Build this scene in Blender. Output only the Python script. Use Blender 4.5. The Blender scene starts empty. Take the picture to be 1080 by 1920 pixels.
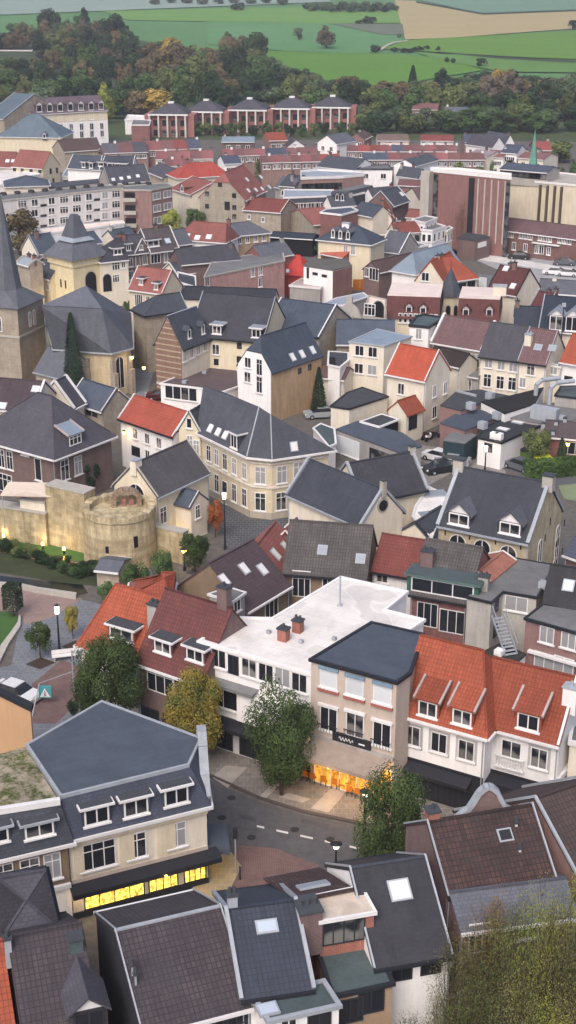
import bpy, bmesh, math, random
from mathutils import Vector, Matrix
R = math.radians
rnd = random.Random(7)
# ---------------------------------------------------------------- camera, sky, sun, exposure
F_PX, PITCH, CAM_Z = 2650.0, R(21.8), 58.0
scene = bpy.context.scene
cd = bpy.data.cameras.new('camera'); cam = bpy.data.objects.new('camera', cd); scene.collection.objects.link(cam)
cam.location = (0, 0, CAM_Z); cam.rotation_euler = (R(90) - PITCH, 0, 0)
cd.sensor_fit = 'VERTICAL'; cd.sensor_height = 24; cd.lens = F_PX / 1920 * 24
cd.clip_start = 1; cd.clip_end = 9000
scene.camera = cam
SUN_EL, SUN_AZ = R(48), R(200)      # azimuth clockwise from +Y
HAZE = 0.0002
world = bpy.data.worlds.new('World'); scene.world = world; world.use_nodes = True
wn = world.node_tree; bg = wn.nodes['Background']
sky = wn.nodes.new('ShaderNodeTexSky'); sky.sky_type = 'NISHITA'; sky.sun_disc = False
sky.sun_elevation = SUN_EL; sky.sun_rotation = SUN_AZ; sky.air_density = 0.75; sky.dust_density = 5.0; sky.ozone_density = 1.0
wn.links.new(sky.outputs[0], bg.inputs[0]); bg.inputs[1].default_value = 0.15
sd = bpy.data.lights.new('sun', 'SUN'); sun = bpy.data.objects.new('sun', sd); scene.collection.objects.link(sun)
sd.energy = 0.9; sd.angle = R(40); sd.color = (1.0, 0.97, 0.92)
sun.rotation_euler = (R(90) - SUN_EL, 0, -SUN_AZ + R(180)); sun.location = (0, -50, 200)
scene.view_settings.view_transform = 'Standard'; scene.view_settings.look = 'None'
scene.view_settings.gamma = 1; scene.view_settings.exposure = 0.5
try:
    scene.cycles.max_bounces = 6; scene.cycles.diffuse_bounces = 3; scene.cycles.volume_bounces = 0
    scene.cycles.transparent_max_bounces = 8
except Exception: pass
C = scene.collection
# ---------------------------------------------------------------- projecting the photograph's readings to the ground
st, ct = math.sin(PITCH), math.cos(PITCH)
CAM = Vector((0, 0, CAM_Z))
def ray(p):
    a, b = (p[0] - 540) / F_PX, (960 - p[1]) / F_PX
    return Vector((a, ct + b * st, -st + b * ct))
def P(p, z=0.0):
    if isinstance(p, Vector): return Vector((p.x, p.y, z))
    d = ray(p); t = (z - CAM_Z) / d.z
    return CAM + d * t
def proj(q):
    v = q - CAM; zc = v.y*ct - v.z*st
    return (540 + F_PX*v.x/zc, 960 - F_PX*(v.y*st + v.z*ct)/zc)
def hh(base, top):                       # height of a point seen straight above a point on the ground
    q = P(base, 0); d = ray(top); return CAM_Z + d.z*q.y/d.y
def RH(r0, r1, hr, w, h):                # a house given by its ridge instead of its eaves
    a, b = P(r0,hr), P(r1,hr); e = (b-a).normalized(); n = Vector((e.y,-e.x,0))*w
    A, B = a+n, b+n; A.z = B.z = h
    return dict(A=proj(A), B=proj(B), h=h, D=2*w, pitch=math.degrees(math.atan((hr-h)/w)))
def crop(ox, oy, z): return lambda x, y: (ox + x / z, oy + y / z)
Ca=crop(0,0,2); Cb=crop(540,0,2); Cc=crop(0,240,3); Cd=crop(300,240,3); Ce=crop(580,240,3.857); Cf=crop(780,240,3.6)
D1=crop(0,380,3.857); D2=crop(220,480,3.6); D3=crop(420,480,3.6); D4=crop(640,460,4.154); D5=crop(820,480,4.154); D6=crop(0,700,2.7); D7=crop(320,700,3.375)
E1=crop(560,720,3.6); E2=crop(780,700,3.6); E3=crop(0,1040,2.842); E4=crop(340,960,2.842); E5=crop(700,980,2.842); E6=crop(360,1200,2.7); E7=crop(720,1180,3); E8=crop(0,1290,2.512)
F1=crop(0,1600,2.571); F2=crop(380,1580,2.7); F3=crop(660,1420,2.571)
N1=crop(100,230,3.6); N2=crop(380,230,4.154); N3=crop(620,230,4.5); N4=crop(0,130,4.154); N5=crop(220,170,2.25)
SLOPE0, SLOPE = 560.0, 0.032
def terr(y): return max(0.0, (y - SLOPE0) * SLOPE)
def G(p, off=0.0):                       # point on the ground, the hillside included
    d = ray(p); q = P(p, off)
    if d.z < 0 and q.y < SLOPE0: return q
    # plane z = (y-SLOPE0)*SLOPE + off
    t = (off - SLOPE0 * SLOPE - CAM_Z) / (d.z - d.y * SLOPE)
    return CAM + d * t
# ---------------------------------------------------------------- colours and materials
def S(h):
    h = h.lstrip('#'); v = [int(h[i:i+2], 16) / 255 for i in (0, 2, 4)]
    return tuple((c / 12.92 if c <= .04045 else ((c + .055) / 1.055) ** 2.4) for c in v)
MATS = {}
def mat(name, col, kind='plaster', col2=None, rough=.9, bump=.3, vary=.22, spec=.25, scale=1.0, emit=0, metal=0):
    if name in MATS: return MATS[name]
    if isinstance(col, str): col = S(col)
    if isinstance(col2, str): col2 = S(col2)
    m = bpy.data.materials.new(name); m.use_nodes = True; MATS[name] = m
    n, l = m.node_tree.nodes, m.node_tree.links
    b = n['Principled BSDF']; b.inputs['Roughness'].default_value = rough
    b.inputs['Specular IOR Level'].default_value = spec; b.inputs['Metallic'].default_value = metal
    tc = n.new('ShaderNodeTexCoord'); oi = n.new('ShaderNodeObjectInfo')
    def noise(sc, det=4, src='Object', rg=.6):
        t = n.new('ShaderNodeTexNoise'); t.inputs['Scale'].default_value = sc; t.inputs['Detail'].default_value = det
        t.inputs['Roughness'].default_value = rg; l.new(tc.outputs[src], t.inputs['Vector']); return t.outputs['Fac']
    def ramp(v, a, c, lo, hi):
        r = n.new('ShaderNodeMapRange'); r.inputs['From Min'].default_value = a; r.inputs['From Max'].default_value = c
        r.inputs['To Min'].default_value = lo; r.inputs['To Max'].default_value = hi; l.new(v, r.inputs['Value']); return r.outputs[0]
    def mix(f, a, c, mode='MIX'):
        x = n.new('ShaderNodeMix'); x.data_type = 'RGBA'; x.blend_type = mode
        if isinstance(f, (int, float)): x.inputs[0].default_value = f
        else: l.new(f, x.inputs[0])
        for v, i in ((a, 6), (c, 7)):
            if isinstance(v, tuple): x.inputs[i].default_value = (*v, 1)
            else: l.new(v, x.inputs[i])
        return x.outputs[2]
    def shade(c, k): return tuple(min(1, v * k) for v in c)
    c2 = col2 or shade(col, .72)
    height = None
    if kind in ('tiles', 'slate', 'brick', 'blocks', 'pavers'):
        w, h, mo, off = {'tiles': (.26, .34, .03, 0), 'slate': (.34, .24, .018, .5), 'brick': (.24, .085, .014, .5), 'blocks': (.9, .45, .03, .5), 'pavers': (.6, .6, .03, .5)}[kind]
        w *= scale; h *= scale; mo *= scale
        t = n.new('ShaderNodeTexBrick'); t.offset = off; t.inputs['Scale'].default_value = 1
        t.inputs['Brick Width'].default_value = w; t.inputs['Row Height'].default_value = h; t.inputs['Mortar Size'].default_value = mo
        t.inputs['Mortar Smooth'].default_value = .4
        t.inputs['Color1'].default_value = (*col, 1); t.inputs['Color2'].default_value = (*mix_c(col, c2, .6), 1)
        t.inputs['Mortar'].default_value = (*(shade(c2, .72) if kind in ('tiles', 'slate') else mix_c(col, (.45, .43, .4), .45)), 1)
        l.new(tc.outputs['UV'], t.inputs['Vector'])
        base = t.outputs['Color']
        if kind in ('tiles', 'slate'):
            mu = n.new('ShaderNodeMapping'); mu.inputs['Scale'].default_value = (1.1, .14, 1); l.new(tc.outputs['UV'], mu.inputs[0])
            tn = n.new('ShaderNodeTexNoise'); tn.inputs['Scale'].default_value = 1.3; tn.inputs['Detail'].default_value = 6; tn.inputs['Roughness'].default_value = .7; l.new(mu.outputs[0], tn.inputs['Vector'])
            base = mix(1.0, base, ramp(tn.outputs['Fac'], .3, .7, .78, 1.16), 'MULTIPLY'); base = mix(ramp(noise(.9, 8, rg=.8), .6, .74, 0, .4), base, (.13, .13, .09))
        base = mix(ramp(noise(.55 / scale, 6, rg=.7), .38, .68, 0, .75 if kind != 'brick' else .4), base, c2)
        height = t.outputs['Fac']
    elif kind == 'leaf':
        oi_r = oi.outputs['Random']
        base = mix(ramp(noise(scale, 3), .35, .65, 0, 1), col, c2)
        r2 = ramp(oi_r, 0, 1, .75, 1.25)
        base = mix(1.0, base, r2, 'MULTIPLY')
    elif kind == 'grass':
        base = mix(ramp(noise(.12 * scale, 8, rg=.75), .42 if scale > 3 else .3, .58 if scale > 3 else .7, 0, 1), col, c2)
    elif kind == 'bark':
        base = mix(noise(3, 5), col, c2)
    elif kind == 'goods':                              # a stocked display: rows of small things before a lit wall
        f = ramp(noise(3.0 * scale, 4, rg=.7), .47, .56, 0, .9); base = mix(f, col, c2); base = mix(ramp(noise(.8, 2), .35, .7, 0, .45), base, (.95, .6, .12))
    elif kind == 'glass':
        r_ = ramp(oi.outputs['Random'], .55, 1, 0, 1); cu = mix(ramp(noise(.7, 1), .44, .56, 0, 1), col, c2)
        base = mix(r_, col, cu)
    elif kind == 'field':
        mp0 = n.new('ShaderNodeMapping'); mp0.inputs['Scale'].default_value = (.006, .06, 1); mp0.inputs['Rotation'].default_value = (0, 0, .25); l.new(tc.outputs['Object'], mp0.inputs[0])
        t0 = n.new('ShaderNodeTexNoise'); t0.inputs['Scale'].default_value = 1; t0.inputs['Detail'].default_value = 8; t0.inputs['Roughness'].default_value = .7; l.new(mp0.outputs[0], t0.inputs['Vector'])
        base = mix(ramp(t0.outputs['Fac'], .3, .7, 0, 1), col, c2); base = mix(ramp(noise(.02, 5), .4, .65, 0, .5), base, c2)
    elif kind == 'flat':
        base = mix(ramp(noise(.35 * scale, 6, rg=.7), .35, .7, 0, .9), col, mix_c(col, c2, .6))
        t = n.new('ShaderNodeTexBrick'); t.inputs['Scale'].default_value = 1; t.inputs['Brick Width'].default_value = 7; t.inputs['Row Height'].default_value = 1.05; t.inputs['Mortar Size'].default_value = .03; t.inputs['Mortar Smooth'].default_value = .5
        for k_, v_ in (('Color1', 1), ('Color2', .965), ('Mortar', .84)): t.inputs[k_].default_value = (v_, v_, v_, 1)
        l.new(tc.outputs['UV'], t.inputs['Vector']); base = mix(1.0, base, t.outputs['Color'], 'MULTIPLY')
        pd = noise(.22, 2, rg=.4); base = mix(ramp(pd, .56, .585, 0, .5), base, shade(c2, .8)); base = mix(ramp(pd, .53, .56, 0, .25), base, shade(col, 1.12))
    else:
        base = mix(ramp(noise(.35 * scale, 6, rg=.7), .35, .7, 0, .9), col, mix_c(col, c2, .5))
    # weathering streaks and per object variation
    if kind not in ('leaf', 'goods', 'glass') and vary:
        mp = n.new('ShaderNodeMapping'); mp.inputs['Scale'].default_value = (.9, .9, .16) if kind in ('plaster', 'brick', 'blocks') else (.25, .25, .25)
        l.new(tc.outputs['Object'], mp.inputs[0])
        t2 = n.new('ShaderNodeTexNoise'); t2.inputs['Scale'].default_value = 1.6; t2.inputs['Detail'].default_value = 7; t2.inputs['Roughness'].default_value = .72
        l.new(mp.outputs[0], t2.inputs['Vector'])
        base = mix(1.0, base, ramp(t2.outputs['Fac'], .3, .72, 1 - vary, 1 + vary * .35), 'MULTIPLY')
        base = mix(1.0, base, ramp(noise(9, 3), .3, .7, 1 - vary * .35, 1 + vary * .2), 'MULTIPLY')
        base = mix(1.0, base, ramp(oi.outputs['Random'], 0, 1, *((.82, 1.16) if kind in ('tiles', 'slate') else (.92, 1.05))), 'MULTIPLY')
    l.new(base, b.inputs['Base Color'])
    if height is not None and bump:
        bp = n.new('ShaderNodeBump'); bp.inputs['Strength'].default_value = bump; bp.inputs['Distance'].default_value = .05; bp.invert = True
        l.new(height, bp.inputs['Height']); l.new(bp.outputs[0], b.inputs['Normal'])
    elif kind in ('plaster', 'grass', 'flat', 'bark') and bump:
        bp = n.new('ShaderNodeBump'); bp.inputs['Strength'].default_value = bump * .6; bp.inputs['Distance'].default_value = .05
        l.new(noise(4, 6), bp.inputs['Height']); l.new(bp.outputs[0], b.inputs['Normal'])
    if emit:
        l.new(base, b.inputs['Emission Color']); b.inputs['Emission Strength'].default_value = emit
    return m
def mix_c(a, b, f): return tuple(x * (1 - f) + y * f for x, y in zip(a, b))
# roofs
SLATE = mat('slate_dark', '#50545e', 'slate', '#434751', rough=.75, spec=.35)
SLATEP = mat('slate_purple', '#58565f', 'slate', '#484750', rough=.8)
SLATEB = mat('slate_blue', '#515a68', 'slate', '#454c5a', rough=.65, spec=.4)
SLATEL = mat('slate_light', '#6a6d78', 'slate', '#5a5c66', rough=.75)
CHURCH = mat('church_slate', '#6d7079', 'slate', '#5d606a', rough=.75)
NAVYT = mat('navy_tiles', '#383e4b', 'tiles', '#2f3440', rough=.6, spec=.4)
DARKT = mat('dark_clay_tiles', '#4f474b', 'tiles', '#3b373c', rough=.85, bump=.45)
BROWNT = mat('brown_tiles', '#6b5552', 'tiles', '#57484a', rough=.85)
PURPT = mat('purple_brown_tiles', '#7a5f60', 'tiles', '#655053', rough=.85)
MOSST = mat('mottled_red_brown_tiles', '#614844', 'tiles', '#3b3537', rough=.9, bump=.45, vary=.4)
GREYT = mat('weathered_grey_tiles', '#6f6b6a', 'tiles', '#575352', rough=.95, vary=.3)
REDT = mat('red_tiles', '#8e544c', 'tiles', '#7a4440', rough=.8)
DREDT = mat('dark_red_tiles', '#70443f', 'tiles', '#5a3839', rough=.8)
ORANT = mat('orange_tiles', '#ab5a45', 'tiles', '#8f4a3c', rough=.8)
ORANB = mat('bright_orange_tiles', '#a8583f', 'tiles', '#8b4938', rough=.8)
PINKT = mat('faded_red_tiles', '#9b6058', 'tiles', '#805350', rough=.85)
ZINC = mat('zinc_sheet', '#9aa3ad', 'flat', '#848c98', rough=.5, spec=.5)
BLUEM = mat('pale_blue_sheet', '#8a98a6', 'flat', '#778797', rough=.5, spec=.5)
BLUER = mat('convent_blue_slate', '#667582', 'slate', '#56646f', rough=.6, spec=.4)
BITU = mat('roofing_felt_dark', '#4b4e54', 'flat', '#3d4147', rough=.7, vary=.3)
BITUB = mat('roofing_felt_blue', '#525a66', 'flat', '#464d59', rough=.7, vary=.25)
BITUG = mat('roofing_felt_grey', '#7b7b7c', 'flat', '#65676a', rough=.8, vary=.3)
BITUT = mat('roofing_felt_teal', '#556264', 'flat', '#465254', rough=.7, vary=.35)
BROWNF = mat('roofing_felt_brown', '#65585a', 'flat', '#564b4e', rough=.85, vary=.25)
WHITEF = mat('white_roof_membrane', '#efeae6', 'flat', '#b9b3af', rough=.7, vary=.16)
PINKF = mat('pale_pink_membrane', '#e6d6ce', 'flat', '#d8c6be', rough=.7, vary=.12)
CREAMF = mat('cream_membrane', '#dccdbd', 'flat', '#a99a8c', rough=.8, vary=.25)
MOSSF = mat('moss_covered_felt', '#a39887', 'grass', '#4c5429', rough=1, scale=9, vary=.45)
GREENC = mat('green_copper', '#6fa392', 'flat', '#5c8f80', rough=.6)
# walls
WHITE = mat('white_render', '#efeceb', 'plaster', '#dedad8', vary=.12)
CREAM = mat('cream_render', '#e2d9ca', 'plaster', '#cbbfaa', vary=.16)
YELLOW = mat('warm_cream_render', '#e0d4bb', 'plaster', '#cabca0', vary=.16)
BEIGE = mat('beige_render', '#bfb0a4', 'plaster', '#ab9c92', vary=.15)
SAND = mat('sandstone_blocks', '#cfc0a2', 'blocks', '#ab9c82', vary=.3, rough=.95)
MARL = mat('weathered_marl_blocks', '#d8c8a2', 'blocks', '#968568', vary=.5, rough=1, scale=1.1)
STONE = mat('grey_beige_stone', '#b3a797', 'blocks', '#968b7e', vary=.25)
GREYW = mat('grey_render', '#aaa5a2', 'plaster', '#918d8b', vary=.25)
TANB = mat('tan_brick', '#b09376', 'brick', '#97795f')
BRICK = mat('red_brick', '#8a5450', 'brick', '#704543')
BRICKD = mat('dark_brown_brick', '#785c5b', 'brick', '#604b4b')
BRICKP = mat('pinkish_brick', '#96706c', 'brick', '#7d5d5b')
BRICKO = mat('orange_brick', '#a4604e', 'brick', '#854d40')
BROWNB = mat('ochre_brick', '#8b7358', 'brick', '#74604b')
ORCW = mat('orange_tan_render', '#c09b78', 'plaster', '#ae8b6a', vary=.08)
CONC = mat('concrete', '#b5b0a8', 'plaster', '#9c9790', vary=.2)
# trim
TRIM = mat('white_trim', '#e2e0e0', 'plaster', '#cfcdce', vary=.1, rough=.6)
ZTRIM = mat('zinc_trim', '#a6abb3', 'plaster', '#8c929c', vary=.2, rough=.5)
DTRIM = mat('dark_trim', '#2c2d33', 'plaster', '#232429', vary=.1, rough=.5)
FRAME = mat('window_frame_white', '#e6e4e4', 'plaster', None, vary=.05, rough=.5)
DFRAME = mat('window_frame_dark', '#33343a', 'plaster', None, vary=.05, rough=.5)
GLASS = mat('window_glass', (.018, .02, .026), 'glass', (.22, .21, .2), vary=0, rough=.12, spec=.5, bump=0)
CURT = mat('window_glass_over_net_curtain', (.33, .33, .34), 'plaster', (.2, .2, .21), vary=0, rough=.2, spec=.5, bump=0)
BLIND = mat('pale_roller_blind', '#cfd3d8', 'plaster', None, vary=.08, rough=.5)
SKYL = mat('skylight_glass', '#b9c4d2', 'plaster', '#a9b4c4', vary=.05, rough=.15, spec=.6, bump=0)  # pale base colour paints the sky's reflection into the panes
LITW = mat('lit_shop_window', '#ffd858', 'goods', '#5c3208', vary=0, rough=.4, emit=1.5, scale=.8, bump=0)
LITS = mat('lit_room_window', '#f0a83a', 'goods', '#5a2f0c', vary=0, rough=.4, emit=.5, scale=.5, bump=0)
LAMPM = mat('lamp_glow', '#fff0d0', 'plaster', None, vary=0, emit=7, bump=0)
LAMPY = mat('warm_lamp_glow', '#ffc860', 'plaster', None, vary=0, emit=8, bump=0)
DARK = mat('dark_interior', '#1c1b1e', 'plaster', None, vary=.1)  # near-black colour standing in for the shade inside archways and openings
RUBBER = mat('black_rubber', '#1b1b1d', 'plaster', None, vary=.1)
BARK = mat('tree_bark', '#5a4a3c', 'bark', '#3d3229')
OWOOD = mat('orange_wood', '#d0802c', 'bark', '#a8601c')
# ---------------------------------------------------------------- mesh builder
class MB:
    def __init__(s): s.v = []; s.f = []; s.m = []
    def add(s, vs, fs, mi=0):
        o = len(s.v); s.v += [tuple(v) for v in vs]
        for f in fs: s.f.append(tuple(o + i for i in f)); s.m.append(mi)
    def box(s, x0, y0, z0, x1, y1, z1, mi=0):
        s.add([(x0,y0,z0),(x1,y0,z0),(x1,y1,z0),(x0,y1,z0),(x0,y0,z1),(x1,y0,z1),(x1,y1,z1),(x0,y1,z1)],
              [(3,2,1,0),(4,5,6,7),(0,1,5,4),(1,2,6,5),(2,3,7,6),(3,0,4,7)], mi)
    def prism(s, pts, z0, z1, mi=0):
        n = len(pts)
        s.add([(p[0],p[1],z0) for p in pts] + [(p[0],p[1],z1) for p in pts],
              [tuple(range(n-1,-1,-1)), tuple(range(n,2*n))] + [(i,(i+1)%n,n+(i+1)%n,n+i) for i in range(n)], mi)
    def slab(s, pts, t, mi=0):                     # thick sheet: top polygon pushed down by t
        n = len(pts)
        s.add([tuple(p) for p in pts] + [(p[0],p[1],p[2]-t) for p in pts],
              [tuple(range(n)), tuple(range(2*n-1,n-1,-1))] + [(i,n+i,n+(i+1)%n,(i+1)%n) for i in range(n)], mi)
    def beam(s, a, b, w, h, mi=0):
        a, b = Vector(a), Vector(b); d = (b - a).normalized()
        x = d.cross(Vector((0,0,1)));
        if x.length < 1e-4: x = Vector((1,0,0))
        x.normalize(); y = x.cross(d); x *= w/2; y *= h/2
        vs = [a-x-y,a+x-y,a+x+y,a-x+y,b-x-y,b+x-y,b+x+y,b-x+y]
        s.add(vs, [(0,1,2,3),(7,6,5,4),(1,0,4,5),(2,1,5,6),(3,2,6,7),(0,3,7,4)], mi)
    def cyl(s, c, r0, r1, z0, z1, n=12, mi=0):
        vs = [(c[0]+r0*math.cos(2*math.pi*i/n), c[1]+r0*math.sin(2*math.pi*i/n), z0) for i in range(n)]
        vs += [(c[0]+r1*math.cos(2*math.pi*i/n), c[1]+r1*math.sin(2*math.pi*i/n), z1) for i in range(n)]
        s.add(vs, [tuple(range(n-1,-1,-1)), tuple(range(n,2*n))] + [(i,(i+1)%n,n+(i+1)%n,n+i) for i in range(n)], mi)
    def tube(s, a, b, r0, r1, n=6, mi=0):
        a, b = Vector(a), Vector(b); d = (b-a).normalized(); x = d.orthogonal().normalized(); y = d.cross(x)
        vs = [a + (x*math.cos(2*math.pi*i/n)+y*math.sin(2*math.pi*i/n))*r0 for i in range(n)] + [b + (x*math.cos(2*math.pi*i/n)+y*math.sin(2*math.pi*i/n))*r1 for i in range(n)]
        s.add(vs, [tuple(range(n-1,-1,-1)), tuple(range(n,2*n))] + [(i,(i+1)%n,n+(i+1)%n,n+i) for i in range(n)], mi)
    def mesh(s, name, mats, smooth=False):
        me = bpy.data.meshes.new(name); me.from_pydata(s.v, [], s.f)
        for m in (mats if isinstance(mats, (list, tuple)) else [mats]): me.materials.append(m)
        me.polygons.foreach_set('material_index', s.m)
        bm = bmesh.new(); bm.from_mesh(me); bmesh.ops.recalc_face_normals(bm, faces=bm.faces)
        uv = bm.loops.layers.uv.new('UVMap'); Z = Vector((0,0,1))
        for f in bm.faces:
            nn = f.normal
            if abs(nn.z) > .985: t, u = Vector((1,0,0)), Vector((0,1,0))
            else: t = Z.cross(nn).normalized(); u = nn.cross(t)
            for lp in f.loops: co = lp.vert.co; lp[uv].uv = (co.dot(t), co.dot(u))
            f.smooth = smooth
        bm.to_mesh(me); bm.free(); return me
    def build(s, name, mats, parent=None, loc=(0,0,0), rz=0, smooth=False):
        return link(name, s.mesh(name, mats, smooth), parent, loc, rz)
def link(name, me, parent=None, loc=(0,0,0), rz=0):
    o = bpy.data.objects.new(name, me); C.objects.link(o); o.location = loc; o.rotation_euler = (0,0,rz)
    if parent: o.parent = parent
    return o
def tag(o, label=None, cat=None, group=None, kind=None):
    if label: o['label'] = label
    if cat: o['category'] = cat
    if group: o['group'] = group
    if kind: o['kind'] = kind
    return o
def empty(name, loc, rz=0, label=None, cat=None, group=None):
    return tag(link(name, None, None, loc, rz), label, cat, group)
def copy_tree(o, parent=None):
    c = o.copy(); C.objects.link(c)
    if parent: c.parent = parent
    for ch in list(o.children): copy_tree(ch, c)
    return c
def struct(name, pts, m, z=0.0, h=0.0, label=None):
    mb = MB()
    if h: mb.prism([(p.x,p.y) for p in pts], z, z+h)
    else: mb.add([(p.x,p.y,z) for p in pts], [tuple(range(len(pts)))])
    return tag(mb.build(name, m), label, None, None, 'structure')
# ---------------------------------------------------------------- windows
WCACHE = {}
def win_mesh(w, h, style, far):
    key = (round(w,2), round(h,2), style, far)
    if key in WCACHE: return WCACHE[key]
    fm = DFRAME if style in ('dark','shop','litshop') else FRAME
    fr, pn, sl = MB(), MB(), MB()
    t = .075 if not far else .11
    if style == 'archdark':
        k = 10; r = w/2; zc = h/2-r; o2 = [(-w/2,-h/2),(w/2,-h/2)] + [(r*math.cos(math.pi*i/k), zc+r*1.15*math.sin(math.pi*i/k)) for i in range(k+1)]; n = len(o2); a = MB()
        a.add([(x,-.03,z) for x,z in o2]+[(x,0,z) for x,z in o2], [tuple(range(n)), tuple(range(2*n-1,n-1,-1))]+[(i,(i+1)%n,n+(i+1)%n,n+i) for i in range(n)])
        o3 = [(x*1.14, z*1.05+.05) for x,z in o2]; a.add([(x,-.015,z) for x,z in o3]+[(x,0,z) for x,z in o3], [tuple(range(n)), tuple(range(2*n-1,n-1,-1))]+[(i,(i+1)%n,n+(i+1)%n,n+i) for i in range(n)], 1)
        WCACHE[key] = (a.mesh('archway', [DARK, CONC]), None, None); return WCACHE[key]
    arch = style == 'arch'
    x0, x1, z0, z1 = -w/2, w/2, -h/2, h/2
    if arch:
        k = 10; r = w/2; zc = z1 - r
        outer = [(x0,z0),(x1,z0)] + [(r*math.cos(math.pi*i/k), zc + r*math.sin(math.pi*i/k)) for i in range(k+1)]
        inner = [(x*(1-2*t/w), zc+(z-zc)*(1-t/r) if z > zc else max(z, z0+t)) for x, z in outer]
        n = len(outer)
        vs = [(x,-.06,z) for x,z in outer]+[(x,-.06,z) for x,z in inner]+[(x,.02,z) for x,z in outer]+[(x,.02,z) for x,z in inner]
        fr.add(vs, [q for i in range(n) for q in ((i,(i+1)%n,n+(i+1)%n,n+i),(2*n+i,3*n+i,3*n+(i+1)%n,2*n+(i+1)%n),(i,2*n+i,2*n+(i+1)%n,(i+1)%n),(n+i,n+(i+1)%n,3*n+(i+1)%n,3*n+i))])
        pn.add([(x,-.025,z) for x,z in inner]+[(x,0,z) for x,z in inner], [tuple(range(n)), tuple(range(2*n-1,n-1,-1))]+[(i,(i+1)%n,n+(i+1)%n,n+i) for i in range(n)])
        fr.box(-.04,-.055,z0+t,.04,-.012,zc+r*.9)
    else:
        fr.box(x0,-.06,z0,x0+t,.02,z1); fr.box(x1-t,-.06,z0,x1,.02,z1)
        fr.box(x0+t,-.06,z0,x1-t,.02,z0+t); fr.box(x0+t,-.06,z1-t,x1-t,.02,z1)
        pn.box(x0+t,-.025,z0+t,x1-t,0,z1-t)
        mul = {'w':1,'curt':1,'grid':2,'wide':2,'tall':1,'shop':3,'litshop':3,'trans':1,'transc':1,'six':2,'dark':1}.get(style,0)
        for i in range(mul):
            xm = x0 + w*(i+1)/(mul+1); fr.box(xm-t*.42,-.052,z0+t,xm+t*.42,-.012,z1-t)
        if style in ('trans','transc','six','grid'):
            zz = z1 - h*.3; fr.box(x0+t,-.048,zz-t*.4,x1-t,-.014,zz+t*.4)
        if style in ('w','g','curt','trans','transc','six','tall','blind') : sl.box(x0-.12,-.16,z0-.12,x1+.12,.02,z0-.002)
    gm = {'curt':CURT,'transc':CURT,'blind':BLIND,'lit':LITS,'litshop':LITW}.get(style, GLASS)
    if far:
        a = MB(); a.add(fr.v, fr.f, 0); a.add(pn.v, pn.f, 1); a.add(sl.v, sl.f, 0)
        WCACHE[key] = (a.mesh('window', [fm, gm]), None, None)
    else:
        WCACHE[key] = (fr.mesh('window', fm), pn.mesh('pane', gm), sl.mesh('sill', FRAME) if sl.v else None)
    return WCACHE[key]
def put_window(root, pos, rz, w, h, style, far, nm='window'):
    a, b, c = win_mesh(w, h, style, far)
    o = link(nm, a, root, pos, rz)
    if b: link('pane', b, o)
    if c: link('sill', c, o)
    return o
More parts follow.
